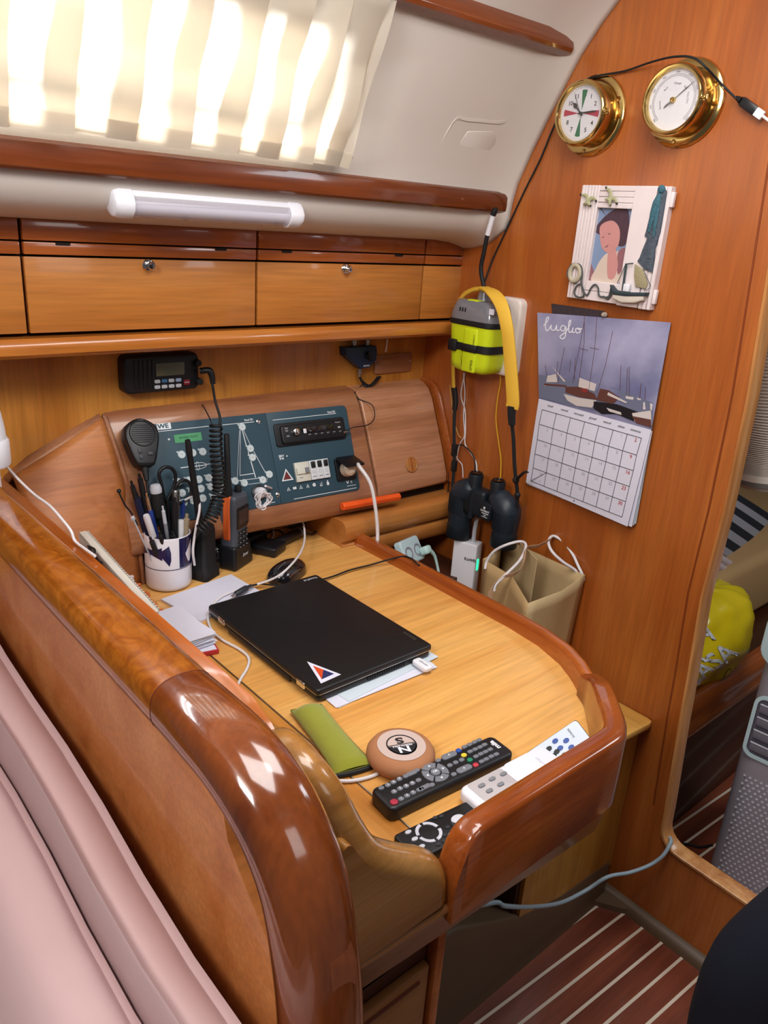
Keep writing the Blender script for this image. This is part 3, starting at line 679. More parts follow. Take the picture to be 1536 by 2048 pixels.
for u, v, d in [(415, 507, 'w'), (540, 488, 'w'), (655, 475, 'w'), (375, 820, 'w'), (495, 803, 'w'), (612, 790, 'y'), (725, 772, 'w'), (420, 945, 'w'), (530, 915, 'w'), (635, 895, 'w'), (748, 873, 'w'), (868, 858, 'w'),
                (655, 1005, 'y'), (548, 1030, 'w'), (780, 985, 'w'), (900, 960, 'w'), (440, 1055, 'w'),
                (1103, 195, 'w'), (1197, 438, 'w'), (1220, 540, 'w'), (1413, 732, 'w'), (1338, 795, 'w'), (1127, 830, 'w'), (1022, 808, 'w')]:
    button(u, v, d)
def stroke(mb, pts, w=.0009, qq=q1, L=None): mb.line([tuple(qq(*p)) for p in pts], w, .0003, (L or L1) @ T(0, 0, h0))
m = MB()
stroke(m, [(145, 247), (740, 182)], .0012); stroke(m, [(880, 170), (1240, 135)], .0012)
stroke(m, [(1085, 232), (1080, 745)]); stroke(m, [(1078, 745), (1235, 722)], .0014); stroke(m, [(1108, 232), (1152, 408)], .0016); stroke(m, [(1172, 470), (1184, 510)], .0016); stroke(m, [(1203, 578), (1258, 768)], .0018)
stroke(m, [(1122, 232), (1200, 402)]); stroke(m, [(1235, 470), (1370, 712)], .0011); stroke(m, [(1074, 232), (1045, 860)], .0007); stroke(m, [(1045, 862), (1385, 818), (1390, 770)], .0007); stroke(m, [(1060, 806), (1290, 775)], .0011)
c = q1(600, 637); el = [(c.x+.019*math.cos(a)*1., c.y+.0065*math.sin(a)) for a in [2*PI*k/24 for k in range(24)]]
m.line(el, .0011, .0003, L1 @ T(0, 0, h0), closed=True); m.line([(c.x+.003*math.cos(a)*1., c.y+.0085*math.sin(a)) for a in [2*PI*k/16 for k in range(16)]], .0007, .0003, L1 @ T(0, 0, h0), closed=True)
stroke(m, [(405, 658), (500, 645)], .0016); stroke(m, [(680, 622), (738, 612)], .0014); m.line([(c.x-.019, c.y), (c.x+.017, c.y)], .0018, .0003, L1 @ T(0, 0, h0))
stroke(m, [(800, 1085), (930, 1068)], .001); stroke(m, [(1400, 1058), (1480, 1048)], .0012)
c = q1(1180, 112); m.text('Panel 301', LT(c) @ RZ(.0), .0062, wide=.85, bold=.0001)
c = q1(215, 185); m.prism(rrect(.0285, .0125, .0005, 2, c.x, c.y), 0, .0003, L1 @ T(0, 0, h0)); c = q1(272, 335); m.lathe([(0, 0), (.0023, 0), (.0018, .001), (0, .0013)], 12, LT(c))
m.build('printed_diagram', pw, p301)
c = q1(205, 185); m = MB(); m.text('WE', LT(c, h0+.0003), .012, wide=1.2, bold=.0004); m.build('logo', pan, p301)
c = q1(490, 315); m = MB(); m.prism(rrect(.0575, .0165, .0008, 2, c.x, c.y), 0, .0008, L1 @ T(0, 0, h0)); lc = m.build('display', mat('green_lcd', '#4f9468', .3, emit='#5fae7c', estr=.12), p301)
m = MB(); m.text('BAVARIA YACHT', LT(c, h0+.0009) @ T(.001, .001, 0), .0065, wide=.8); m.build('display_text', mat('lcd_ink', '#173025', .5), lc)
for u, v in ((1290, 135), (1510, 965)):
    c = q1(u, v); m = MB(); m.lathe([(0, 0), (.0048, 0), (.0050, .0008), (.0040, .0012), (.0038, .0004), (.0026, .0004), (.0024, .002), (0, .0024)], 20, LT(c)); m.build('screw', chrome, p301)
# 12 volt socket with white plug and bundle of thin white cable
c = Q(FP, 517, 985, h0); m = MB(); m.lathe([(0, 0), (.0165, 0), (.0165, .004), (.0135, .006), (.0125, .0045), (.012, -.0), (0, 0)], 28, LT(c)); m.build('power_outlet', grey_d, p301)
PS = FP @ T(c.x, c.y, h0)
wp = MB(); wp.lathe([(0, .001), (.0115, .001), (.0118, .012), (.0095, .022), (.005, .026), (0, .026)], 20); 
ch = thing('car_charger', 'round white charger plugged into the twelve volt outlet, its thin white lead coiled below', 'charger', PS @ RX(.1))
wp.build('plug', white_p, ch)
m = MB(); rnd = random.Random(3); cx0 = (oy(527, 1000, 1.255)); pts = []
for k in range(70):
    a = k*.55; rr = .0165+.004*math.sin(k*1.7); pts.append(cx0+Vector((math.cos(a)*rr*(.8+.2*math.sin(k*.37)), -.004*math.sin(k*.9)+.002*rnd.random(), math.sin(a)*rr)))
m.tube(pts, .0014, 6, 3); m.build('coiled_lead', white_c, ch, world=True, ang=60)

p302 = thing('switch_panel', 'slate grey panel holding the car stereo and circuit breakers on the console', 'switch panel', FP @ T((pr_+sx_)/2, (ptop+pbot)/2, .004), 'slate grey panels on the console')
L2 = loc(p302)
m = MB(); m.prism(rr4(sx_+.0004, pr_, pbot, ptop, .0006, .011), .004, h0, L2, bev=.0006); m.build('face_plate', pan, p302)
m = MB(); S2 = lambda pts, w=.0009: m.line([tuple(q2(*p)) for p in pts], w, .0003, L2 @ T(0, 0, h0))
def L2T(c, h=h0): return L2 @ T(c.x, c.y, h)
S2([(232, 207), (880, 137)], .0012); S2([(450, 1015), (1092, 898)], .0012)
m.text('Panel 302', L2T(q2(832, 122)), .0062, wide=.85, bold=.0001); m.text('230 V', L2T(q2(320, 575)), .0062, wide=.85, bold=.0003); m.text('IP 40', L2T(q2(325, 602)), .0058, wide=.85, bold=.0003)
c = q2(378, 574); m.lathe([(0, 0), (.0018, 0), (.0014, .0006), (0, .001)], 10, L2T(c))
def tri(cx_, cy2, r, w=.0007): m.line([(cx_, cy2+r), (cx_-r*.95, cy2-r*.7), (cx_+r*.95, cy2-r*.7)], w, .0003, L2 @ T(0, 0, h0), closed=True)
for u, v in ((395, 915), (522, 895), (592, 882)): c = q2(u, v); tri(c.x, c.y, .0038); m.box((c.x, c.y-.0002, h0), (.0006, .003, .0004), L2)
c = q2(458, 902); m.box((c.x-.0022, c.y, h0), (.0038, .0052, .0004), L2); m.box((c.x+.0022, c.y, h0), (.0038, .0052, .0004), L2)
c = q2(657, 868); m.lathe([(.0015, 0), (.0040, 0), (.0040, .0003), (.0015, .0003), (.0015, 0)], 20, L2T(c)); m.box((c.x, c.y, h0), (.0008, .005, .0004), L2)
c = q2(728, 860); m.box((c.x+.002, c.y, h0), (.0012, .009, .0004), L2); m.box((c.x-.001, c.y-.004, h0), (.005, .0012, .0004), L2); m.box((c.x-.002, c.y-.001, h0), (.0012, .005, .0004), L2)
c = q2(797, 850); m.prism(rrect(.006, .007, .001, 3, c.x, c.y-.001), 0, .0003, L2 @ T(0, 0, h0)); m.box((c.x, c.y+.0042, h0), (.0022, .004, .0004), L2)
c = q2(1000, 845); m.text('V', L2T(c), .009, wide=1.3, bold=.0004); m.text('/E', L2T(c) @ T(.010, .0, 0), .008, wide=1); S2([(995, 882), (1085, 868)], .0011)
c = q2(378, 775); m.line([(c.x, c.y+.0130), (c.x-.0125, c.y-.0095), (c.x+.0125, c.y-.0095)], .0024, .0003, L2 @ T(0, 0, h0), closed=True)
m.build('printed_symbols', pw, p302)
m = MB(); m.prism([(c.x, c.y+.009), (c.x-.0085, c.y-.0075), (c.x+.0085, c.y-.0075)], 0, .0002, L2 @ T(0, 0, h0)); m.build('warning_sign', mat('warning_red', '#6e2222', .5), p302)
# breakers
cA, cB, cC = q2(430, 650), q2(772, 600), q2(822, 790); cD = q2(478, 845)
bx0, bx1 = (cA.x+cD.x)/2, (cB.x+cC.x)/2; by0, by1 = (cC.y+cD.y)/2, (cA.y+cB.y)/2; bw = (bx1-bx0)
m = MB(); m.box((bx0+bw*.21, (by0+by1)/2, h0+.003), (bw*.41, by1-by0, .007), L2, bev=.0008); m.box((bx0+bw*.21, by0+(by1-by0)*.55, h0+.008), (bw*.38, .014, .006), L2, bev=.001); m.mi = 1
m.box((bx0+bw*.30, by0+(by1-by0)*.55, h0+.012), (.009, .012, .006), L2, bev=.001); m.box((bx0+bw*.14, by0+(by1-by0)*.2, h0+.0066), (.008, .0015, .0006), L2)
m.build('main_breaker', [mat('ivory_plastic', '#cfd0c4', .4), grey_m], p302)
for k in range(3):
    x = bx0+bw*(.43+.19*(k+.5)); m = MB(); m.box((x, (by0+by1)/2, h0+.003), (bw*.185, by1-by0, .007), L2, bev=.0008); m.mi = 1
    m.box((x, by1-(by1-by0)*.22, h0+.007), (.0095, .014, .007), L2, bev=.001); m.mi = 2; m.line([(x-.003, by0+.014), (x+.003, by0+.014), (x+.003, by0+.020), (x-.003, by0+.020)], .0005, .0003, L2 @ T(0, 0, h0+.0065), closed=True)
    m.box((x, by0+.007, h0+.0066), (.009, .002, .0004), L2)
    m.build('breaker', [mat('breaker_white', '#d5dbe0', .4), black, grey_m], p302)
# covered mains outlet
c = q2(965, 700); ow = .050
m = MB(); m.prism(rrect(ow, ow, .003, 3, c.x, c.y-.002), 0, .006, L2 @ T(0, 0, h0), bev=.001); m.mi = 1; m.lathe([(0, 0.0061), (.018, .0061), (.018, .0068), (.0195, .0068)], 24, L2T(c) @ T(0, -.002, 0)); so = m.build('mains_outlet', [black, black_m], p302)
lf = L2T(c) @ T(.0, .024, .008) @ RX(-1.15); lf = L2T(c) @ T(.001, .024, .007) @ RX(math.radians(-58))
m = MB(); m.prism(rrect(ow, .046, .003, 3, 0, -.023), 0, .004, lf, bev=.0015); m.build('hinged_cover', black, so)
# plug and white mains lead
PF = FP @ T(c.x, c.y-.003, h0+.007)
mp_ = thing('mains_plug', 'white plug in the covered outlet with a thick white lead curving down', 'plug', PF)
m = MB(); m.lathe([(0, 0), (.017, 0), (.0175, .004), (.016, .018), (.010, .024), (0, .025)], 24); m.tube([(0, 0, .014), (.012, .004, .022), (.024, .006, .024)], [.009, .007, .005], 10); m.build('body', mat('pale_plug', '#c9b9a6', .4), mp_)
m = MB(); m.tube([PF @ Vector((.020, .006, .024)), oy(718, 932, 1.27), oy(740, 965, 1.24), oy(750, 1010, 1.225), oy(755, 1060, 1.215), oy(754, 1100, 1.21), oy(752, 1170, 1.24)], .0042, 10); m.build('lead', white_c, mp_, world=True, ang=60)
# ---- stereo
def q3(u, v): return q2(u, v)
a, b, c_, d_ = q2(222, 255), q2(930, 172), q2(995, 385), q2(285, 495)
x0, x1, y0, y1 = (a.x+d_.x)/2, (b.x+c_.x)/2, (c_.y+d_.y)/2, (a.y+b.y)/2; cx_, cy2 = (x0+x1)/2, (y0+y1)/2
SF = FP @ T(cx_, cy2, h0)
ste = thing('car_stereo', 'black car stereo with disc slot and chrome knob set in the grey panel', 'stereo', SF)
def q4(u, v): q = q2(u, v); return Vector((q.x-cx_, q.y-cy2))
m = MB(); m.prism(rrect(x1-x0, y1-y0, .006, 4), 0, .004, bev=.0015, seg=3); m.build('bezel', black, ste)
m = MB(); m.prism(rrect((x1-x0)*.9, (y1-y0)*.80, .006, 4, .003, -.001), .002, .011, bev=.003, seg=3); m.build('faceplate', black, ste)
m = MB(); m.box((.002, (y1-y0)*.28, .0111), ((x1-x0)*.62, .0028, .0006), bev=.0002); m.build('disc_slot', black_m, ste)
m = MB(); m.prism(rrect((x1-x0)*.46, (y1-y0)*.26, .001, 2, .012, .003), .0105, .0116, bev=.0003); m.build('display', mat('dark_display', '#0c0e12', .08, spec=.8), ste)
c = q4(437, 335); m = MB(); m.lathe([(0, .011), (.0082, .011), (.0078, .019), (.0055, .0205), (0, .0208)], 28, T(c.x, c.y, 0)); m.build('knob', chrome, ste)
c = q4(535, 325); m = MB(); m.prism(rrect(.0075, .010, .0012, 3, c.x, c.y), .0108, .0125, bev=.0004); m.build('key', white_p, ste, ) 
for k in range(6):
    c = q4(590+k*62, 378-k*6.8); m = MB(); m.box((c.x, c.y, .0115), (.0105, .0045, .0018), bev=.0006); m.mi = 1; m.box((c.x, c.y+.0042, .0112), (.006, .0010, .0006)); m.build('preset_key', [black_m, grey_l], ste)
for u, v in ((345, 300), (350, 325), (365, 378), (885, 285)):
    c = q4(u, v); m = MB(); m.box((c.x, c.y, .0113), (.007, .0035, .0014), bev=.0004); m.build('key', grey_l if u == 885 else grey_m, ste)
c = q4(870, 235); m = MB(); m.text('Pioneer', T(c.x, c.y, .0112), .0042); m.build('lettering', grey_l, ste)
# jack lead that loops from stereo up to the backboard
c = q2(945, 335); js = FP @ Vector((c.x, c.y, h0+.012))
m = MB(); m.tube([js, oy(706, 855, 1.33), oy(735, 850, 1.33), oy(749, 835, 1.345), oy(744, 810, 1.36), oy(718, 798, 1.385), oy(710, 785, 1.40), oy(722, 772, 1.418), oy(728, 763, 1.41)], .0012, 7)
jl = tag(m.build('audio_lead', black_m, None, at=tuple(js), world=True, ang=60), 'thin black lead looping from the stereo up over the locker flap', 'cable')
m = MB(); m.tube([js-Vector((.006, 0, .0012)), js+Vector((.006, .0, .001))], [.003, .0036], 10, 1); m.build('jack_plug', steel, jl, world=True)

# ================================================================== ANTENNA SWITCH + COVER PLATE
q5 = lambda u, v, y=1.41: oy(600+u/4.267, 650+v/4.267, y)
AF = FH(*q5(525, 265, 1.405))
def l5(u, v): return Q(AF, 600+u/4.267, 650+v/4.267)
ant = thing('antenna_switch', 'small blue antenna switch with metal connectors under the locker shelf', 'switch', AF)
pg = [l5(*p) for p in [(390, 195), (655, 178), (662, 230), (655, 300), (600, 365), (520, 375), (470, 330), (395, 265)]]
m = MB(); m.prism([(p.x, p.y) for p in pg], -.024, .0, bev=.003, seg=2); m.build('casing', mat('navy_enamel', '#173352', .35), ant)
c = l5(575, 260); m = MB(); m.lathe([(0, 0), (.0085, 0), (.0075, .004), (0, .0045)], 20, T(c.x, c.y, 0)); m.box((0, 0, .006), (.006, .022, .008), T(c.x, c.y, 0) @ RZ(.35), bev=.002); m.build('lever', black, ant)
c = l5(567, 348); m = MB(); m.text('ZETAGI', T(c.x, c.y, .0004), .005, wide=1.1, bold=.0001); m.build('lettering', pw, ant)
for u, v, s_ in ((490, 180, 1), (602, 175, 1), (538, 380, -1)):
    c = l5(u, v); m = MB()
    m.lathe([(0, 0), (.0055, 0), (.0055, .004), (.0068, .0045), (.0068, .012), (.005, .013), (.004, .019), (0, .019)], 16, T(c.x, c.y, -.012) @ RX(-s_*PI/2)); m.build('connector', steel, ant)
m = MB(); c = l5(538, 455)
m.tube([AF @ Vector((c.x, c.y, -.012)), q5(540, 500, 1.415), q5(570, 525, 1.41), q5(620, 500, 1.415), q5(665, 445, 1.425)], .0032, 8)
m.tube([q5(545, 495, 1.412), q5(600, 520, 1.408), q5(640, 490, 1.41), q5(685, 440, 1.425)], .0026, 8)
m.build('aerial_leads', black_m, ant, world=True, ang=60)
m = MB(); m.tube([q5(745, 118, 1.42), q5(740, 160, 1.422), q5(730, 230, 1.424)], .0022, 8); tag(m.build('white_lead', white_c, None, at=tuple(q5(740, 160)), world=True), 'short white lead dropping from the locker shelf behind the wooden cover plate', 'cable')
CFp = FH(*q5(790, 325, 1.4285)); e0, e1 = Q(CFp, 600+640/4.267, 650+330/4.267), Q(CFp, 600+950/4.267, 650+320/4.267)
cvp = thing('cover_plate', 'small wooden cover plate with brass screws on the backboard right of the blue switch', 'cover plate', CFp)
m = MB(); m.prism(rrect(e1.x-e0.x, .046, .006, 4), 0, .004, bev=.0008); m.build('plate', console_w, cvp)
for x in (e0.x+.004, e1.x-.006): m = MB(); m.lathe([(0, .004), (.0028, .004), (.002, .0052), (0, .0056)], 14, T(x, .003, 0)); m.build('screw', steel, cvp)
# orange emergency tube lying on the ledge
opm = mat('orange_plastic', '#ee5a1c', .4); a, b = oz(684, 1012, .822), oz(798, 992, .822)
a.y = min(a.y, 1.29); b.y = min(b.y, 1.285)
a, b = oy(684, 1013, 1.281), oy(798, 993, 1.272)
m = MB(); m.tube([a, b], .0098, 6, 1); ot = tag(m.build('orange_tube', opm, None, at=tuple(a), world=True, bevel=.0015), 'orange plastic six-sided tube lying on the console ledge', 'tube')
m = MB(); m.tube([a-(b-a)*.0, a+(b-a)*.13], .0108, 6, 1); m.build('cap', opm, ot, world=False) if False else None
# ================================================================== ON THE BULKHEAD
dialw = mat('dial_white', '#dcdbe0', .35); ink = mat('dial_ink', '#1d1d22', .5); gren = mat('dial_green', '#1c6a45', .5); redm = mat('dial_red', '#a82a44', .5)
thing_glass = bpy.data.materials.new('clear_glass'); thing_glass.use_nodes = True; _n = thing_glass.node_tree; _n.nodes.remove(_n.nodes['Principled BSDF'])
_a = _n.nodes.new('ShaderNodeBsdfTransparent'); _b = _n.nodes.new('ShaderNodeBsdfGlossy'); _b.inputs['Roughness'].default_value = .04; _c = _n.nodes.new('ShaderNodeMixShader'); _c.inputs[0].default_value = .07
_n.links.new(_a.outputs[0], _c.inputs[1]); _n.links.new(_b.outputs[0], _c.inputs[2]); _n.links.new(_c.outputs[0], _n.nodes['Material Output'].inputs[0])
def instrument(y, z, name, label, cat):
    F = FW(y, z); t = thing(name, label, cat, F, 'brass instruments on the bulkhead')
    m = MB(); m.lathe([(0, 0), (.0715, 0), (.0725, .002), (.071, .006), (.0655, .0085), (.058, .009), (0, .009)], 64); m.build('flange', brass, t)
    m = MB(); m.lathe([(0, .008), (.0555, .008), (.0545, .012), (.0535, .036), (0, .036)], 64); m.build('barrel', brass_d, t)
    m = MB(); m.lathe([(.044, .040), (.0475, .0405), (.0485, .047), (.0505, .050), (.0535, .0505), (.0565, .048), (.058, .043), (.0575, .0385), (.0545, .036), (.044, .036), (.044, .040)], 64); m.build('bezel', brass, t)
    m = MB(); m.lathe([(0, .0405), (.0475, .0405), (.0475, .0375), (0, .0375)], 48); d = m.build('dial', dialw, t)
    m = MB(); m.lathe([(0, .0455), (.048, .0455), (.048, .0463), (0, .0463)], 48); m.build('glass', thing_glass, t)
    m = MB(); m.box((.0595, 0, .044), (.010, .011, .005), bev=.0015); m.cyl((.0605, 0, .040), .0028, .012, seg=12, bev=.0008); m.build('clasp', brass, t)
    for a in (0, 120, 240):
        a = math.radians(a+25); m = MB(); m.lathe([(0, .008), (.0042, .008), (.0036, .0102), (0, .0108)], 14, T(.0625*math.cos(a), .0625*math.sin(a), 0)); m.build('screw', brass_d, t)
    return t, d
ck, dial = instrument(1.017, 1.667, 'ship_clock', 'round brass ship clock with red and green wedges on its white dial', 'clock')
hz = .0406
for a, mt in ((90, gren), (270, gren), (0, redm), (180, redm)):
    m = MB(); a0 = math.radians(a-3); w_ = math.radians(8.5)
    m.prism([(.006*math.cos(a0), .006*math.sin(a0)), (.040*math.cos(a0-w_), .040*math.sin(a0-w_)), (.0405*math.cos(a0), .0405*math.sin(a0)), (.040*math.cos(a0+w_), .040*math.sin(a0+w_))], hz, hz+.0004); m.build('silence_sector', mt, dial)
m = MB()
for k in range(60):
    a = 2*PI*k/60; m.box((.0445, 0, hz+.0002), (.0022, .0004, .0003), RZ(a))
m.build('minute_track', ink, dial)
m = MB()
for n in (1, 2, 4, 5, 7, 8, 10, 11, 12):
    a = math.radians(87-30*n); m.text(str(n), T(.033*math.cos(a), .033*math.sin(a), hz+.0002), .011, bold=.0001)
m.build('numerals', ink, dial)
def hand(t, a, l, w, z, mt, nm, tail=.006, spade=False):
    m = MB(); a = math.radians(a)
    if spade: pg = [(-tail, -w/3), (l*.5, -w/3), (l*.62, -w), (l*.74, -w*1.2), (l, 0), (l*.74, w*1.2), (l*.62, w), (l*.5, w/3), (-tail, w/3)]
    else: pg = [(-tail, -w*.6), (l*.7, -w), (l, -w*.2), (l, w*.2), (l*.7, w), (-tail, w*.6)]
    m.prism(pg, z, z+.0006, RZ(a)); m.build(nm, mt, t)
hand(ck, 137, .028, .0035, .0425, ink, 'hour_hand', spade=True); hand(ck, 4, .038, .0014, .0435, ink, 'minute_hand'); hand(ck, 118, .041, .0004, .0445, ink, 'second_hand', .010)
m = MB(); m.lathe([(0, .0405), (.0028, .0405), (.0028, .0448), (0, .0452)], 16); m.build('hub', ink, ck)
br, dial = instrument(.826, 1.679, 'barometer', 'round brass barometer with a silver white dial, right of the ship clock', 'barometer')
m = MB()
for r_ in (.0405, .0375):
    pts = [(r_*math.cos(math.radians(a)), r_*math.sin(math.radians(a))) for a in range(-50, 231, 5)]; m.line(pts, .0003, .0003, T(0, 0, hz))
for k in range(56): a = math.radians(-50+k*5.1); m.box((.039, 0, hz+.0002), (.003, .0003, .0003), RZ(a))
for i, s_ in enumerate(['960', '970', '980', '990', '1000', '1010', '1020', '1030', '1040']):
    a = math.radians(225-i*33.5); m.text(s_, T(.0435*math.cos(a), .0435*math.sin(a), hz) @ RZ(a-PI/2), .0042)
for s_, a in (('Stormy', 195), ('Rain', 135), ('Change', 85), ('Fair', 45), ('Very Dry', 5)):
    a = math.radians(a); m.text(s_, T(.026*math.cos(a), .026*math.sin(a), hz) @ RZ(a-PI/2), .0048)
m.build('dial_markings', mat('barometer_ink', '#5a5a66', .5), dial)
hand(br, 38, .044, .0005, .0425, ink, 'pressure_needle', .020); hand(br, 215, .018, .0012, .0430, steel, 'needle_tail', 0)
m = MB(); m.lathe([(0, .0405), (.0045, .0405), (.0045, .046), (.003, .048), (0, .0485)], 20); m.build('knob', brass, br)
# black usb lead draped over the instruments
WP = lambda px, py, h=.004: ox(px, py, XB-h)
m = MB(); m.tube([WP(968, 568, .02), WP(985, 520, .006), WP(1015, 455, .003), WP(1050, 380, .003), WP(1080, 320, .003), WP(1104, 262, .004), WP(1130, 205, .006), WP(1165, 165, .012), WP(1195, 152, .012), WP(1250, 142, .006), WP(1300, 125, .02),
                  WP(1345, 114, .052), WP(1385, 115, .056), WP(1412, 135, .050), WP(1440, 165, .02), WP(1480, 205, .012)], .0019, 8)
ul = tag(m.build('usb_lead', black_m, None, at=tuple(WP(1100, 262)), world=True, ang=60), 'thin black usb lead running up the bulkhead and over both brass instruments', 'cable')
UF = frame(WP(1500, 214, .012), tuple(WP(1536, 240, .012)-WP(1480, 200, .012)), (0, 0, 1))
m = MB(); m.box((-.003, 0, 0), (.034, .015, .008), bev=.003); m.tube([(-.032, 0, 0), (-.02, 0, 0)], [.0025, .006], 10, 1); m.build('usb_socket', black, ul).matrix_world = UF
m = MB(); m.box((.021, 0, 0), (.016, .0135, .006), bev=.001); m.tube([(.028, 0, 0), (.05, 0, 0), (.09, .004, .0)], .0022, 8); m.build('white_usb_plug', white_p, ul).matrix_world = UF

# ---- photo frame with maritime decoration
WF = FW(0, 0)
def W2(px, py, h=0): return Q(WF, px, py, h)
h1 = .020
c0 = W2(1240, 490, h1); PFm = WF @ T(c0.x, c0.y, 0)
fr_ = thing('photo_frame', 'white distressed wooden frame with gulls, rope and toy boat around a photo of a child', 'picture frame', PFm)
def pq(u, v, h=h1): q_ = Q(PFm, 1110+u/6.144, 350+v/6.144, h); return q_
dist = mat('distressed_white_paint', '#ded2d2', .6, var=.06, vscale=40)
T1, T2, B1, B2 = pq(290, 135), pq(1440, 120), pq(150, 1515), pq(1195, 1640)
xl, xr = (T1.x+B1.x)/2, (T2.x+B2.x)/2-.004; yt, yb = (T1.y+T2.y)/2, (B1.y+B2.y)/2
wl, wr, wt, wb = pq(440, 390), pq(905, 390), pq(470, 400), pq(400, 1310)
ix0 = (wt.x+wb.x)/2; ix1 = (pq(905, 400).x+pq(810, 1330).x)/2; iy1 = wt.y; iy0 = (wb.y+pq(800, 1330).y)/2
def plank(x0, x1, y0, y1, hh=.016, k=3, vert=True):
    m = MB(); n = k
    for i in range(n):
        if vert: a, b = x0+(x1-x0)*i/n, x0+(x1-x0)*(i+1)/n; m.box(((a+b)/2, (y0+y1)/2, hh/2+.0005*(i % 2)), (b-a-.0006, y1-y0, hh), bev=.0012, seg=1)
        else: a, b = y0+(y1-y0)*i/n, y0+(y1-y0)*(i+1)/n; m.box(((x0+x1)/2, (a+b)/2, hh/2+.0004*(i % 2)), (x1-x0, b-a-.0005, hh), bev=.001, seg=1)
    return m
plank(xl, ix0, yb, yt, k=6).build('side_plank', dist, fr_)
plank(ix0, ix1, iy1, yt, k=4, vert=False).build('top_plank', dist, fr_)
plank(ix0, ix1, yb, iy0, k=2, vert=False).build('bottom_plank', dist, fr_)
plank(ix1, ix1+.047, yb-.002, yt, .018, k=1).build('wide_plank', dist, fr_)
plank(ix1+.048, xr, yb-.003, yt, .017, k=3).build('slatted_plank', dist, fr_)
for y in (yt-.022, yb+.022):
    m = MB(); m.box((xr-.002, y, .010), (.016, .026, .008), bev=.001); m.build('cross_batten', dist, fr_)
pc = [mat('photo_sky', '#7c8fae', .35, var=.06, vscale=20), mat('photo_hair', '#4a3540', .4, var=.25, vscale=120), mat('photo_skin', '#c28a86', .4, var=.05), mat('photo_shirt', '#cdbcae', .4), mat('photo_shade', '#8c5f66', .4)]
m = MB(); m.box(((ix0+ix1)/2, (iy0+iy1)/2, .006), (ix1-ix0+.004, iy1-iy0+.004, .002)); ph = None
def P6(mi, pts, z, sm=4):
    m.mi = mi; pp = spline([Vector((*pq(*p, h=.008), 0)) for p in pts], sm, closed=True) if sm > 1 else [Vector((*pq(*p, h=.008), 0)) for p in pts]
    pp = [(min(max(p.x, ix0-.001), ix1+.001), min(max(p.y, iy0-.001), iy1+.001)) for p in pp]; m.prism(pp, .007, z)
P6(1, [(500, 400), (640, 520), (560, 400)], .0071, 1); P6(1, [(500, 640), (620, 500), (760, 410), (900, 440), (890, 800), (800, 880), (700, 800), (560, 740), (500, 700)], .0073)
P6(2, [(560, 620), (700, 560), (790, 660), (780, 850), (700, 940), (630, 950), (570, 880), (550, 760)], .0076)
P6(3, [(640, 960), (760, 940), (850, 920), (830, 1100), (780, 1330), (450, 1310), (500, 1150), (560, 1040)], .0075)
P6(2, [(660, 850), (700, 830), (740, 900), (760, 1000), (770, 1130), (720, 1270), (650, 1260), (640, 1100), (650, 950)], .0079)
P6(4, [(770, 960), (860, 900), (850, 1100), (770, 1220)], .0078); P6(1, [(575, 765), (600, 755), (602, 762), (578, 772)], .0078, 1); P6(1, [(650, 725), (680, 715), (682, 722), (652, 733)], .0078, 1); P6(4, [(600, 890), (660, 850), (640, 890)], .0077, 1)
P6(4, [(380, 1300), (400, 1080), (480, 1200), (440, 1305)], .0074, 1)
m.build('photograph', pc, fr_)
gm = mat('resin_gull', '#a9a884', .55, var=.12, vscale=80)
def gull(L, Rw, body, tipd):
    m = MB(); z = .019
    V = lambda p, dz=0: Vector((*pq(*p), z+dz))
    m.tube([V(p, .002) for p in L], [.0012, .003, .0038, .0045], 8, flat=((0, 0, 1), .45)); m.tube([V(p, .002) for p in Rw], [.0012, .003, .0038, .004], 8, flat=((0, 0, 1), .45)); m.tube([V(p, .003) for p in body], [.0012, .0034, .0045, .002], 8); m.mi = 1
    for p in tipd: m.ball(V(p, .002), .0022)
    m.build('gull', [gm, ink], fr_)
gull([(320, 242), (370, 245), (400, 270), (405, 320)], [(515, 322), (480, 285), (440, 290), (410, 330)], [(352, 362), (390, 345), (420, 350), (440, 375)], [(320, 242), (508, 320), (438, 378)])
gull([(632, 155), (660, 180), (685, 215), (680, 285)], [(765, 352), (745, 305), (715, 285), (685, 290)], [(620, 300), (655, 300), (680, 310), (682, 370)], [(632, 155), (762, 352), (682, 366)])
m = MB(); c = pq(238, 1205, .022); m.tube([(c.x+.0125*math.cos(a), c.y+.0155*math.sin(a), .020) for a in [2*PI*k/20 for k in range(20)]], .0045, 8, 1, closed=True); m.build('lifebuoy', mat('resin_buoy', '#b5ad96', .6, var=.15, vscale=90), fr_)
rope = mat('grey_twine', '#4c5152', .75, bump=(700, .5)); V = lambda u, v, dz=0: Vector((*pq(u, v), .020+dz))
m = MB(); m.tube([V(180, 1120), V(240, 1090), V(310, 1110), V(335, 1200), V(325, 1330), V(350, 1420), V(345, 1490), V(280, 1500), V(235, 1450), V(260, 1370), V(320, 1340), V(340, 1420), V(395, 1475), V(440, 1390), V(490, 1345), V(530, 1390), V(540, 1480), V(600, 1500), V(660, 1490), V(685, 1410), V(690, 1370), V(695, 1450), V(650, 1520), V(590, 1490)], .0017, 8, closed=False)
m.tube([V(290, 1275), V(240, 1330), V(165, 1270), V(150, 1190), V(190, 1115)], .0012, 6); m.build('twine', rope, fr_)
m = MB(); hullp = [(715, 1370), (760, 1440), (900, 1460), (1140, 1460), (1110, 1540), (1000, 1575), (840, 1570), (740, 1520)]
pts = [(p.x, p.y) for p in [pq(*q_) for q_ in hullp]]; m.prism(pts, .016, .030, bev=.004, seg=3); m.mi = 1
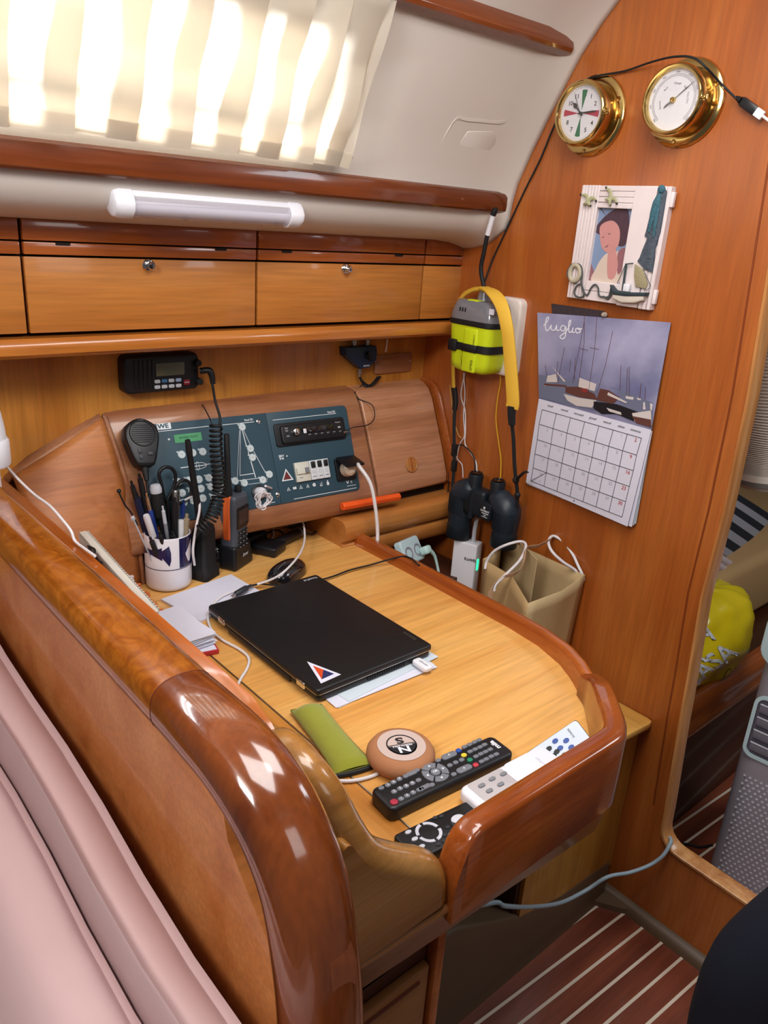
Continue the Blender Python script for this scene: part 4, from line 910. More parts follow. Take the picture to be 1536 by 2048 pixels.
pts = [(p.x, p.y) for p in [pq(*q_) for q_ in [(708, 1350), (760, 1415), (900, 1440), (1155, 1445), (1140, 1490), (900, 1490), (745, 1470)]]]; m.prism(pts, .016, .032, bev=.002)
m.mi = 2; c = pq(900, 1385); m.box((c.x, c.y, .024), (.013, .014, .008), bev=.001); m.mi = 1
m.tube([V(845, 1420, .004), V(890, 1090, .004)], .0022, 8, 1); m.tube([V(885, 1090, .004), V(780, 1330, .004)], .0007, 5, 1); m.tube([V(885, 1095, .004), V(975, 1085, .004)], .0012, 5, 1); m.tube([V(1120, 1200, .004), V(1190, 1370, .004), V(1130, 1430, .004)], .0007, 5, 1)
m.build('toy_hull', [mat('toy_white', '#d0c8bc', .5, var=.06), mat('toy_navy', '#2b3a40', .5), white_p], fr_)
m = MB(); pts = [(p.x, p.y) for p in [pq(*q_) for q_ in [(985, 1095), (1080, 1160), (1140, 1330), (1120, 1400), (990, 1370), (975, 1230)]]]; m.prism(pts, .019, .022, bev=.001)
m.build('toy_sail', mat('burlap', '#a39877', .8, bump=(500, 1), var=.2, vscale=500), fr_)
m = MB(); netp = [(1340, 150), (1270, 190), (1260, 260), (1210, 360), (1170, 480), (1130, 640), (1100, 750), (1130, 780), (1080, 900), (1040, 1010), (1010, 1060), (1100, 1160), (1190, 1200), (1230, 900), (1290, 700), (1340, 400), (1370, 210)]
pts = [Vector((*pq(*q_), 0)) for q_ in netp]; cz = [Vector((p.x, p.y, 0)) for p in pts]
m.prism([(p.x, p.y) for p in cz], .016, .0215, bev=.002)
m.build('fishing_net', mat('grey_fish_net', '#4d5661', .85, var=.45, vscale=130, bump=(260, 1)), fr_)
m = MB(); m.tube([V(1300, 200, .001), V(1260, 340, .004), V(1215, 480, .004), V(1160, 700, .003)], [.003, .0075, .006, .002], 8, flat=((0, 0, 1), .4)); m.tube([V(1290, 300, .002), V(1250, 560, .004), V(1220, 760, .003)], [.003, .004, .002], 8, flat=((0, 0, 1), .4)); m.ball(V(1315, 175, .002), .0075, sc=(1, 1, .5))
m.build('teal_net', mat('teal_net', '#3a6472', .8, var=.3, vscale=160, bump=(260, 1)), fr_)

# ---- calendar
h2 = .006
cal = thing('wall_calendar', 'wall calendar open at luglio with sailing boats above and the month grid below', 'calendar', WF @ T(*W2(1195, 800), 0))
def bil(c, s, t): return c[0]*(1-s)*(1-t)+c[1]*s*(1-t)+c[3]*(1-s)*t+c[2]*s*t
def wp3(px, py, h): q_ = W2(px, py, h); return WF @ Vector((q_.x, q_.y, h))
def sheet(px4, hs, bulge=0):
    c = [wp3(p[0], p[1], h) for p, h in zip(px4, hs)]
    def f(s, t, dh=0): 
        p = bil(c, s, t); p = p+Vector((-1, 0, 0))*(bulge*math.sin(PI*s)*math.sin(PI*t)+dh); return p
    return f
pic = sheet([(1075, 625), (1342, 645), (1303, 860), (1078, 797)], [.003, .006, .018, .012], .006)
pag = sheet([(1078, 797), (1303, 860), (1255, 1053), (1052, 965)], [.012, .018, .022, .006], .003)
pags = [sheet([(1078, 799), (1305, 862), (1264+k*4, 1054-k*3), (1054, 968-k)], [.010-k*.002, .015-k*.003, .016-k*.005, .004], .001) for k in range(3)]
def sheetmesh(f, name, mt, th=.0006, parent=cal):
    m = MB(); nu, nv = 10, 10
    top = [[f(i/nu, j/nv, th) for j in range(nv+1)] for i in range(nu+1)]; bot = [[f(i/nu, j/nv, 0) for j in range(nv+1)] for i in range(nu+1)]
    m.grid(lambda s, t: f(s, t, th), nu, nv); m.grid(lambda s, t: f(s, t, 0), nu, nv)
    rim = [(i/nu, 0) for i in range(nu)]+[(1, j/nv) for j in range(nv)]+[(1-i/nu, 1) for i in range(nu)]+[(0, 1-j/nv) for j in range(nv)]
    m.loft([[f(s, t, 0), f(s, t, th)] for s, t in rim], closed=True, open_ring=True); return m.build(name, mt, parent, world=True, ang=50)
pm = bpy.data.materials.new('printed_stormy_sky'); pm.use_nodes = True; nt = pm.node_tree; b = nt.nodes['Principled BSDF']; b.inputs['Roughness'].default_value = .3
tc = nt.nodes.new('ShaderNodeTexCoord'); mpn = nt.nodes.new('ShaderNodeMapping'); mpn.inputs['Scale'].default_value = (6, 6, 19); nz = nt.nodes.new('ShaderNodeTexNoise'); nz.inputs['Scale'].default_value = 1; nz.inputs['Detail'].default_value = 5
rp = nt.nodes.new('ShaderNodeValToRGB'); rp.color_ramp.elements[0].position = .35; rp.color_ramp.elements[0].color = lin('#5f6388'); rp.color_ramp.elements[1].position = .68; rp.color_ramp.elements[1].color = lin('#a6a5c2')
nt.links.new(tc.outputs['Object'], mpn.inputs[0]); nt.links.new(mpn.outputs[0], nz.inputs[0]); nt.links.new(nz.outputs['Fac'], rp.inputs[0]); nt.links.new(rp.outputs[0], b.inputs['Base Color'])
pso = sheetmesh(pic, 'picture_page', pm)
for k in range(3): sheetmesh(pags[2-k], 'page', paper2 if k < 2 else paper)
pgo = sheetmesh(pag, 'month_page', paper)
def at4(u, v, f, px4):   # invert bilinear by pixels of the crop
    px, py = 840+u/2.743, 540+v/2.743; s = t = .5
    for _ in range(12):
        p = f(s, t, 0); q_ = CAMP(p); e = 1e-3; a = CAMP(f(s+e, t, 0)); b_ = CAMP(f(s, t+e, 0))
        J = Matrix((((a[0]-q_[0])/e, (b_[0]-q_[0])/e), ((a[1]-q_[1])/e, (b_[1]-q_[1])/e))); d = J.inverted() @ Vector((px-q_[0], py-q_[1])); s += d.x; t += d.y
    return s, t
def CAMP(P):
    v = P-CAM; c = Vector([AXX[i]*v.x+AXY[i]*v.y+AXZ[i]*v.z for i in range(3)]); return (CX+FPX*c.x/c.z, CY+FPX*c.y/c.z)
def strokes(f, lines, w, dh=.0010, crop=True, closed=False):
    m = MB()
    for L in lines:
        L = [(L[i][0]+(L[i+1][0]-L[i][0])*k/6, L[i][1]+(L[i+1][1]-L[i][1])*k/6) for i in range(len(L)-1) for k in range(6)]+[L[-1]] if len(L) < 9 else L
        P = [f(*(at4(u, v, f, None) if crop else (u, v)), dh) for u, v in L]
        m.sweep(P, [(-w/2, 0), (w/2, 0), (w/2, .0003), (-w/2, .0003)], (-1, 0, 0), closed)
    return m
def sp2(L, n=4): return [(p.x, p.y) for p in spline([Vector((a, b, 0)) for a, b in L], n)]
strokes(pic, [sp2([(680, 305), (694, 290), (708, 268), (704, 258), (694, 272), (690, 305), (694, 330), (704, 332), (722, 303)]), sp2([(722, 300), (722, 325), (740, 330), (752, 305), (752, 330), (768, 330)]),
              sp2([(800, 310), (782, 305), (772, 325), (790, 335), (802, 312), (800, 360), (785, 378), (770, 365), (800, 342)]), sp2([(802, 340), (825, 300), (828, 275), (818, 290), (820, 340), (838, 335)]),
              sp2([(842, 315), (838, 340), (852, 342)]), sp2([(872, 318), (856, 325), (862, 345), (880, 340), (878, 322), (870, 325), (892, 322)])], .0022, .0012).build('month_name', white_p, pso, world=True)
def blob(mb, pts, dh): 
    P = [pic(*at4(u, v, pic, None), dh) for u, v in pts]; n = len(P); Q_ = [p+Vector((-.0003, 0, 0)) for p in P]
    mb.add(P+Q_, [tuple(range(n))[::-1], tuple(range(n, 2*n))]+[(i, (i+1) % n, n+(i+1) % n, n+i) for i in range(n)])
cols = [mat('print_sea', '#6a7088', .35), mat('print_hull', '#c9c2c0', .4), mat('print_dark', '#1c1a20', .4), mat('print_brown', '#5e3a34', .4), mat('print_cloud', '#7b7d9c', .4), mat('print_red', '#8a3430', .4), mat('print_light_cloud', '#b4b0c8', .4)]
m = MB()
def B(mi, pts, dh=.0009): m.mi = mi; blob(m, pts, dh)
B(0, [(652, 574), (900, 610), (1100, 655), (1282, 730), (1274, 872), (1100, 800), (900, 760), (656, 700)], .0008)

B(1, [(680, 630), (805, 640), (790, 662), (700, 655)]); B(3, [(682, 622), (806, 632), (804, 642), (682, 632)], .0011); B(1, [(700, 580), (750, 570), (755, 615), (695, 615)]); B(1, [(725, 530), (740, 545), (800, 610), (790, 612)])
B(1, [(790, 680), (870, 700), (970, 715), (945, 755), (860, 745), (810, 715)], .0012); B(3, [(800, 640), (880, 640), (960, 680), (975, 712), (880, 698), (800, 672)], .0011); B(1, [(875, 590), (970, 625), (960, 665), (870, 640)], .0012); B(5, [(890, 650), (920, 650), (920, 672), (890, 668)], .0014)
B(2, [(955, 720), (1080, 735), (1190, 775), (1270, 800), (1270, 850), (1200, 840), (1080, 790), (1000, 790), (955, 760)], .0013); B(1, [(1025, 755), (1105, 780), (1108, 795), (1040, 775)], .0016); B(3, [(990, 650), (1040, 660), (1100, 700), (1060, 735), (970, 712)], .0014)
B(1, [(1035, 670), (1140, 725), (1130, 730), (1030, 685)], .0016); B(1, [(1165, 785), (1270, 770), (1272, 850), (1180, 830)], .0016); B(3, [(1165, 800), (1270, 820), (1272, 862), (1190, 840)], .0018); B(1, [(1130, 690), (1175, 698), (1170, 712), (1132, 705)], .0012); B(1, [(1192, 700), (1215, 706), (1212, 714), (1194, 710)], .0012); B(1, [(1228, 725), (1236, 725), (1240, 765), (1226, 765)], .0016); B(1, [(1265, 730), (1280, 735), (1275, 770), (1266, 766)], .0016)
m.build('printed_boats', cols, pso, world=True)
strokes(pic, [[(905, 240), (903, 400), (870, 640)], [(975, 240), (960, 440), (925, 680)], [(1060, 335), (1020, 520), (975, 670)], [(795, 425), (765, 580), (758, 620)], [(758, 500), (750, 590)], [(830, 490), (822, 560)], [(855, 480), (848, 600)], [(905, 280), (840, 620)], [(880, 430), (925, 440)], [(935, 425), (985, 435)],
              [(1105, 520), (1100, 660)], [(1140, 540), (1135, 690)], [(1150, 530), (1150, 695)], [(1215, 620), (1208, 705)], [(1240, 640), (1235, 710)], [(690, 520), (700, 590)]], .0007, .0016).build('printed_masts', cols[3], pso, world=True)
Lc = [(672, 765), (655, 845), (645, 930), (632, 1008), (622, 1085), (610, 1157)]; Rc = [(1217, 922), (1190, 1015), (1172, 1100), (1150, 1187), (1130, 1270), (1110, 1355)]
def gp(i, j): a, b_ = Lc[i], Rc[i]; k = j/7; return (a[0]+(b_[0]-a[0])*k, a[1]+(b_[1]-a[1])*k)
strokes(pag, [[gp(i, 0), gp(i, 7)] for i in range(6)]+[[gp(i, j) for i in range(6)] for j in range(8)]+[[gp(4, 1), gp(5, 0)]], .0010).build('month_grid', ink, pgo, world=True)
def tframe(f, s, t, dh):
    p = f(s, t, dh); X = f(s+.01, t, dh)-f(s-.01, t, dh); Y = f(s, t-.01, dh)-f(s, t+.01, dh); return frame(p, X, Y)
mr, mg = MB(), MB()
day = 1
for i in range(5):
    for j in range(7):
        if i == 0 and j < 5: continue
        a, b_ = gp(i, j), gp(i, j+1); u, v = a[0]*.42+b_[0]*.58, (a[1]+b_[1])/2+22
        s, t = at4(u, v, pag, None); fr2 = tframe(pag, s, t, .0009)
        (mr if j == 6 else mg).text(str(day), fr2, .0105 if j == 6 else .0095, bold=.0001)
        day += 1
s, t = at4(660, 1160, pag, None); mg.text('31', tframe(pag, s, t, .0009), .007)
mr.build('sunday_dates', mat('date_red', '#a8323c', .5), pgo, world=True); mg.build('weekday_dates', mat('faint_date', '#aeb2bf', .6), pgo, world=True)
m = MB()
for j, s_ in enumerate(['lunedi', 'martedi', 'mercoledi', 'giovedi', 'venerdi', 'sabato', 'domenica']):
    a, b_ = gp(0, j), gp(0, j+1); s, t = at4((a[0]+b_[0])/2+4, (a[1]+b_[1])/2-30, pag, None); m.text(s_, tframe(pag, s, t, .0009), .0072, wide=.85, shear=.4)
m.build('weekday_lettering', ink, pgo, world=True)
m = MB(); s, t = at4(846, 1266, pag, None); m.lathe([(0, 0), (.0018, 0), (0, .0004)], 12, tframe(pag, s, t, .0009)); m.build('hanging_hole', ink, pgo, world=True)
s, t = at4(1018, 246, pic, None); m = MB(); m.lathe([(0, 0), (.005, 0), (.0052, .003), (.0035, .005), (.004, .008), (0, .0085)], 14, tframe(pic, s, t, .001) @ RZ(.3)); tag(m.build('thumb_tack', mat('tack', '#a89a8c', .5), None, at=tuple(pic(s, t)), world=True), 'small beige tack pinning the top edge of the calendar', 'tack')
m = MB(); c4 = [wp3(*p, .0012) for p in [(1103, 607), (1210, 622), (1212, 650), (1106, 640)]]; m.loft([c4, [p+Vector((-.001, 0, 0)) for p in c4]])
tag(m.build('dark_card', mat('dark_printed_card', '#3a3238', .5, var=.5, vscale=150), None, at=tuple(c4[0]), world=True), 'dark patterned card peeping out above the calendar, behind it', 'card')

# ---- emergency beacon in its wall bracket
EF = WF @ T(*W2(953, 655, .055), 0)
epb = thing('emergency_beacon', 'bright yellow emergency position beacon with grey cap, strapped upright to the bulkhead', 'beacon', EF)
def eq(u, v, h=.07): return Q(EF, 870+u/5.39, 520+v/5.39, h)
yel = mat('hi_vis_yellow', '#c9dc1e', .35, emit='#c9e81a', estr=.0); gcap = mat('grey_translucent_cap', '#74757c', .2, coat=.5)
def secs(w, d, n=28, p=.42): return [(w*math.copysign(abs(math.cos(a))**p, math.cos(a)), d*math.copysign(abs(math.sin(a))**p, math.sin(a))) for a in [2*PI*k/n for k in range(n)]]
def vert(levels, cx_=0, cz=.05): return [[Vector((cx_+a, y, cz+b)) for a, b in secs(w, d)] for y, w, d in levels]
yt_, ym, yb_ = eq(480, 440).y, eq(450, 690).y, eq(430, 1215).y
W0 = (eq(690, 700).x-eq(185, 690).x)/2*.93; cxx = (eq(690, 700).x+eq(185, 690).x)/2
m = MB(); m.loft(vert([(ym-.002, W0*1.0, .043), (ym-.02, W0*.98, .042), (yb_+.02, W0*.86, .0395), (yb_+.006, W0*.80, .036), (yb_, W0*.66, .027)], cxx)); m.build('yellow_case', yel, epb, ang=50)
m = MB(); m.box((cxx+.012, (ym+yb_)/2-.003, .090), (.040, (ym-yb_)*.90, .010), bev=.004, seg=3); m.build('front_rib', yel, epb)
m = MB(); m.loft(vert([(ym-.004, W0*1.04, .0455), (ym+.008, W0*1.04, .0455)], cxx)); m.build('black_seal', black_m, epb, ang=50, bevel=.002)
m = MB(); m.loft(vert([(ym+.008, W0*1.02, .044), (ym+.022, W0*1.0, .043), (yt_-.008, W0*.9, .038), (yt_-.001, W0*.82, .034), (yt_, W0*.7, .028)], cxx)); m.build('grey_cap', gcap, epb, ang=50)
m = MB(); m.box((cxx-.002, yt_-.001, .074), (.032, .005, .020), bev=.002); m.build('switch_guard', yel, epb)
nz0 = eq(465, 445); m = MB(); m.lathe([(0, 0), (.018, 0), (.0165, .004), (.0135, .022), (.0125, .0255), (0, .026)], 20, T(nz0.x, nz0.y-.004, .05) @ RX(-PI/2)); m.build('antenna_base', gcap, epb)
m = MB(); a0 = Vector((nz0.x, nz0.y+.02, .05)); pt = lambda px, py, h: Vector((*Q(EF, px, py, h), h))
m.tube([a0, pt(962, 540, .052), pt(968, 505, .055), pt(975, 468, .058)], .0048, 10); m.build('black_antenna', black_m, epb)
m = MB(); m.tube([pt(975, 470, .058), pt(987, 428, .062)], .0058, 12, 1); aw = m.build('white_sleeve', white_p, epb)
m = MB(); m.tube([pt(986, 430, .062), pt(990, 420, .063), pt(994, 417, .063)], [.0065, .0062, .003], 12, 1); m.build('black_tip', black_m, epb)
band = eq(450, 945).y
m = MB(); m.loft([[Vector((cxx+a*1.0, band+dy, .05+b)) for a, b in secs(W0*.965, .0425)] for dy in (-.0085, .0085)]); m.box((cxx+.012, band, .0955), (.044, .017, .004), bev=.001); m.box((cxx-W0*.62, band, .093), (.024, .026, .010), bev=.003); m.box((cxx+W0*.55, band, .066), (.052, .017, .055), bev=.002) if False else None; m.build('black_strap', black_m, epb, bevel=.001)
m = MB(); c = eq(310, 1110, .092); m.line([(c.x-.0125, c.y+.014), (c.x+.0125, c.y+.014), (c.x+.010, c.y-.014), (c.x-.008, c.y-.014)], .0009, .0004, T(0, 0, .0895), closed=True); m.text('NEW', T(c.x+.001, c.y-.002, .0896), .0085, bold=.0002); m.text('GLOBALFIX', T(c.x+.001, c.y+.0105, .0896), .0036, bold=.0001); m.build('label_print', ink, epb)
m = MB(); c = eq(610, 560, .09); m.prism(rrect(.014, .012, .001, 2, c.x+.002, c.y), .0915, .0925); m.build('sticker', paper, epb)
m = MB(); c = eq(300, 530, .09)
for k in range(3): m.box((c.x-.006+k*.008, c.y, .0925), (.0028, .009, .002), bev=.0005)
m.build('cap_symbols', ink, epb)
m = MB(); x = eq(590, 800, .096); m.text('EMERGENCY', T(cxx+.0245, (ym+yb_)/2+.018, .0952) @ RZ(PI/2), .0052, bold=.0001); m.text('EPIRB', T(cxx+.0235, (ym+yb_)/2-.034, .0952) @ RZ(PI/2), .0095, bold=.0001); m.build('side_print', mat('grey_print', '#66701c', .5), epb)
# white bracket behind
b0, b1 = Q(EF, 1018, 594, .012), Q(EF, 1040, 665, .012); b2 = Q(EF, 1004, 750, .012)
m = MB(); m.prism(rrect(.075, b0.y-b2.y, .016, 5, b1.x-.036, (b0.y+b2.y)/2), 0, .022, bev=.006, seg=3); m.build('white_bracket', mat('warm_white_plastic', '#ddd3cb', .35), epb)

# ---- binoculars with floating yellow strap
WH = lambda px, py, h: (lambda q_: WF @ Vector((q_.x, q_.y, h)))(W2(px, py, h))
BF = WF @ T(*W2(965, 1020, .06), 0)
bin_ = thing('binoculars', 'dark navy marine binoculars hanging eyepieces up from a padded yellow neck strap', 'binoculars', BF)
nav = mat('navy_rubber', '#1c2833', .42, bump=(500, .1)); nav2 = mat('navy_rubber_dark', '#101a22', .5)
def bq(u, v, h=.06): return Q(BF, 860+u/6.023, 880+v/6.023, h)
for i, (eu, ev, lu, lv) in enumerate(((560, 400, 340, 1150), (825, 490, 880, 1270))):
    e = bq(eu, ev); l_ = bq(lu, lv); top = Vector((e.x, e.y, .06)); bl = Vector((l_.x, l_.y, .06)); 
    L_ = (top-bl).length
    m = MB(); m.tube([top+Vector((0, -.001, 0)), top+Vector((0, -.006, 0)), top+Vector((0, -.028, 0)), top+Vector((0, -.036, 0))], [.0165, .018, .0165, .0185], 28, 1); m.build('eyepiece', nav2, bin_, ang=50)
    m = MB(); m.lathe([(0, .0005), (.012, .0005), (.013, .0025), (.0145, .0025)], 24, T(*top) @ RX(-PI/2)); m.build('lens', mat('lens_glass', '#0a0d14', .03, spec=1), bin_)
    P = [Vector((top.x, top.y-.030, .06)), Vector((top.x*.85+bl.x*.15, top.y-.036, .06)), Vector((top.x*.5+bl.x*.5, top.y-.048, .06)), Vector((bl.x, top.y-.062, .06)), Vector((bl.x, top.y-.095, .06)), Vector((bl.x, bl.y+.020, .06)), Vector((bl.x, bl.y, .06))]
    m = MB(); m.tube(P, [.020, .026, .030, .0315, .030, .0285, .0305], 32, 3); m.build('barrel', nav, bin_, ang=50)
    m = MB(); m.tube([Vector((bl.x, bl.y+.030, .06)), Vector((bl.x, bl.y+.002, .06)), Vector((bl.x, bl.y-.001, .06))], [.0300, .0318, .0300], 32, 1); m.build('objective_ring', nav2, bin_, ang=50)
    m = MB()
    for k in range(16):
        a = math.radians(20+k*9.5); m.box((0, 0, 0), (.0016, .045, .0012), T(bl.x+.0315*math.cos(a), top.y-.085, .06+.0315*math.sin(a)) @ RY(PI/2-a))
    m.build('grip_ribs', nav2, bin_)
c = bq(560, 780); m = MB(); m.box((c.x, c.y+.010, .06), (.074, .068, .040), bev=.010, seg=3); m.cyl((c.x+.001, c.y-.04, .064), .0085, .085, RX(0), seg=16) if False else m.tube([(c.x-.002, c.y+.038, .074), (c.x-.002, c.y-.03, .074)], .0085, 16, 1); m.build('centre_hinge', nav2, bin_)
c = bq(680, 850, .085); m = MB(); m.prism(rrect(.034, .042, .007, 4, c.x, c.y-.002), .078, .090, bev=.003); pl_ = m.build('badge_plate', nav2, bin_)
m = MB(); m.lathe([(0, 0), (.0032, 0), (0, .0005)], 16, T(c.x-.003, c.y+.0065, .0902)); m.text('KOMBAT', T(c.x, c.y-.001, .0903), .0065, bold=.0001); m.box((c.x+.001, c.y-.0065, .0903), (.020, .0016, .0004)); m.text('7x50', T(c.x, c.y-.011, .0903), .0042); m.text('WATERPROOF', T(c.x, c.y-.0152, .0903), .0028); m.build('badge_print', pw, pl_)
c = bq(440, 850, .085); m = MB(); pts = [(c.x+.009*math.cos(a), c.y+.012*math.sin(a)) for a in [math.radians(150+k*12) for k in range(15)]]; m.line(pts, .0012, .0008, T(0, 0, .0905)); m.build('embossed_arc', grey_d, bin_)
# strap: yellow pad goes over the beacon, webbing down to the lugs
ymat = mat('yellow_foam', '#e0b23a', .7, bump=(300, .15))
pad = [WH(968, 576, .052), WH(985, 585, .075), WH(1003, 610, .092), WH(1013, 650, .098), WH(1018, 690, .094), WH(1022, 740, .088), WH(1026, 800, .080), WH(1024, 815, .078)]
m = MB()
def ribbon(m, P, w, th, side, n=4):
    P = spline(P, n); rings = []
    for i, p in enumerate(P):
        a = P[max(0, i-1)]; b = P[min(len(P)-1, i+1)]; t = (b-a).normalized(); sd = Vector(side); sd = (sd-t*sd.dot(t)).normalized(); up = sd.cross(t)
        ww = w if not isinstance(w, (list, tuple)) else w[0]+(w[1]-w[0])*i/(len(P)-1)
        rings.append([p+sd*a2*ww/2+up*b2*th/2 for a2, b2 in [(-1, -.5), (-.8, -1), (.8, -1), (1, -.5), (1, .5), (.8, 1), (-.8, 1), (-1, .5)]])
    return m.loft(rings)
ribbon(m, pad, [.026, .030], .007, (.25, -1, 0)); m.build('yellow_pad', ymat, bin_, world=True, ang=50)
padl = [WH(962, 577, .05), WH(945, 580, .045), WH(926, 592, .040), WH(912, 620, .034), WH(906, 680, .030), WH(906, 740, .030), WH(907, 775, .030)]
m = MB(); ribbon(m, padl, [.016, .022], .007, (-.6, -.9, 0)); m.build('yellow_pad', ymat, bin_, world=True, ang=50)
sb = [WH(1024, 806, .078), WH(1023, 830, .077), WH(1024, 850, .075), WH(1027, 880, .072), WH(1029, 930, .070), WH(1032, 960, .068), WH(1035, 990, .064), WH(1033, 1018, .062)]
m = MB(); ribbon(m, sb[:3], [.020, .015], .009, (.25, -1, 0)); ribbon(m, sb[2:], [.0085, .0085], .003, (.3, -1, 0)); m.ball(sb[5], .008); m.ball(sb[6], .0072); m.tube([sb[5], WH(1040, 952, .080), WH(1050, 944, .082), WH(1057, 945, .082)], [.0035, .0035, .003, .0015], 8); m.build('webbing', black_m, bin_, world=True)
sb = [WH(908, 775, .030), WH(911, 800, .031), WH(909, 820, .034), WH(908, 870, .040), WH(909, 900, .044), WH(908, 935, .050), WH(905, 975, .055)]
m = MB(); ribbon(m, sb[:3], [.018, .014], .008, (-.3, -1, 0)); ribbon(m, sb[2:], [.0085, .0085], .003, (.3, -1, 0)); m.box(sb[4], (.012, .012, .03), bev=.002); m.box(sb[5]+Vector((0, 0, .004)), (.012, .012, .028), bev=.002); m.build('webbing', black_m, bin_, world=True)
# thin leads beside the binoculars
def cable(name, pts, r, mt, label, sm=5, cat='cable'):
    m = MB(); m.tube(pts, r, 8, sm); return tag(m.build(name, mt, None, at=tuple(pts[len(pts)//2]), world=True, ang=60), label, cat)
cable('yellow_lead', [WH(1000, 745, .006), WH(1001, 765, .004), WH(995, 800, .004), WH(992, 840, .004), WH(998, 890, .004), WH(1002, 920, .004), WH(1001, 960, .01)], .0017, mat('yellow_cable', '#d8a424', .4), 'thin yellow lead running down the bulkhead behind the binoculars')
cable('white_lead', [WH(930, 745, .006), WH(922, 790, .004), WH(930, 820, .004), WH(931, 860, .004), WH(930, 888, .004), WH(941, 905, .005), WH(952, 925, .005), WH(954, 950, .012)], .0017, white_c, 'thin white lead dropping from under the beacon to the left eyepiece')
cable('twisted_white_lead', [WH(927, 745, .008), WH(930, 790, .006), WH(927, 830, .006), WH(929, 870, .006), WH(920, 888, .006), WH(914, 915, .006), WH(924, 930, .006), WH(926, 955, .006)], .0014, white_c, 'thin white lead twisting down behind the left black strap webbing')
cable('black_lead', [WH(895, 1000, .01), WH(900, 930, .006), WH(915, 893, .006), WH(930, 893, .006), WH(948, 915, .006), WH(950, 945, .012)], .0016, black_m, 'thin black lead arching over the left binocular barrel')
cable('yellow_wire', [WH(900, 770, .012), WH(903, 800, .008), WH(908, 840, .006), WH(916, 868, .005), WH(922, 876, .005)], .0014, mat('pale_yellow_wire', '#c8a552', .5), 'short pale yellow wire behind the left black strap webbing')

# ---- white wifi unit standing on the ledge
x_, y_ = 1.372, 1.165
tp = ox(935, 1080, 1.35)
KF = frame((1.352, tp.y-.012, .4945), (.35, -1, 0), (0, 0, 1)); hk = tp.z-.4945
def kq(px, py, h=.018): return Q(KF, px, py, h)
ka, kb_ = kq(907, 1082), kq(954, 1095)
kw = thing('wifi_unit', 'white upright wifi unit with a green light, standing behind the table below the binoculars', 'wifi device', KF)
kx = (ka.x+kb_.x)/2; kwid = kb_.x-ka.x
m = MB(); m.box((kx, hk/2, 0), (kwid, hk, .036), bev=.004, seg=3); m.build('casing', white_p, kw)
c = kq(940, 1120, .018); m = MB(); m.text('KuWFi', T(c.x, c.y, .0183), .0105, bold=.0003); m.build('lettering', ink, kw)
m = MB(); g = kq(962, 1130, 0.0); m.prism(rrect(.008, .030, .003, 3), 0, .003, T(kx+kwid/2-.0005, g.y, .004) @ RY(PI/2), bev=.001); m.build('status_light', mat('green_light', '#2bd68a', .3, emit='#22e08a', estr=3.0), kw)
m = MB(); s0 = Vector((kx+kwid*.2, hk, -.002)); m.tube([KF @ s0, KF @ (s0+Vector((0, .03, 0))), KF @ (s0+Vector((.002, .06, 0)))], .0055, 12, 1); m.build('cable_gland', grey_l, kw, world=True)

# ---- paper bag
z0, z1 = .4945, .742
bag = thing('paper_bag', 'brown paper carrier bag with white cord handles, standing open on the ledge by the bulkhead', 'bag', T(1.30, .96, z0))
kraft = mat('kraft_paper', '#c3ad82', .75, var=.05, vscale=30, bump=(25, .35)); kraft_d = mat('kraft_inner', '#b59c72', .8, var=.05)
cr = [(1.195, .858), (1.385, .856), (1.392, 1.10), (1.277, 1.058)]
def side(a, b, n=8, dz=(0, 0), mid=0, inward=(0, 0)):
    m = MB(); A, B_ = Vector((*a, 0)), Vector((*b, 0)); inn = Vector((*inward, 0))
    def f(s, t):
        p = A.lerp(B_, s); p = p+inn*(mid*(1-abs(2*s-1))*t**1.5); z = z0+(z1+dz[0]*(1-s)+dz[1]*s-z0)*t
        base = Vector((1.295, .965, 0)); p2 = base+(p-base)*(.90+.10*t); return Vector((p2.x, p2.y, z))
    m.grid(f, n, 8); return m
side(cr[0], cr[1], dz=(-.004, .012), mid=.012, inward=(0, -1)).build('front_side', kraft, bag, world=True, solid=.0012, ang=30)
side(cr[1], cr[2], dz=(.012, .012)).build('wall_side', kraft_d, bag, world=True, solid=.0012, ang=30)
side(cr[2], cr[3], dz=(.012, 0), mid=.02, inward=(0, -1)).build('back_side', kraft_d, bag, world=True, solid=.0012, ang=30)
side(cr[3], cr[0], dz=(0, -.004), mid=.03, inward=(1, .1)).build('gusset_side', mat('kraft_shaded_side', '#b89a6c', .75, bump=(25, .3)), bag, world=True, solid=.0012, ang=12)  # shade on this side of the bag is painted in as darker kraft
m = MB(); m.prism([(a, b) for a, b in [(1.21, .87), (1.38, .87), (1.385, 1.085), (1.25, 1.07)]], z0+.001, z0+.003); m.build('base', kraft_d, bag, world=True)
m = MB(); c4 = [Vector((1.30, .93, .50)), Vector((1.335, 1.0, .50)), Vector((1.345, 1.01, .785)), Vector((1.30, .925, .785))]; m.loft([c4, [p+Vector((-.0015, .001, 0)) for p in c4]]); m.build('inner_flap', kraft, bag, world=True)
bz = .755
def hl(pts): return [oy(*p) if len(p) == 3 else p for p in pts]
m = MB(); m.tube([oz(*p) for p in [(970, 1138, .725), (974, 1122, .742), (988, 1103, .768), (1012, 1090, .79), (1042, 1083, .80), (1052, 1093, .798), (1040, 1120, .778), (1014, 1147, .758), (992, 1168, .742), (988, 1182, .728)]], .0034, 8); m.build('cord_handle', white_c, bag, world=True, ang=60)
m = MB(); m.tube([oz(*p) for p in [(1163, 1158, .738), (1150, 1140, .755), (1126, 1124, .772), (1104, 1103, .790), (1097, 1084, .802), (1106, 1072, .808), (1126, 1083, .80), (1145, 1108, .782), (1157, 1133, .765), (1166, 1152, .748), (1167, 1160, .738)]], .0034, 8); m.build('cord_handle', white_c, bag, world=True, ang=60)
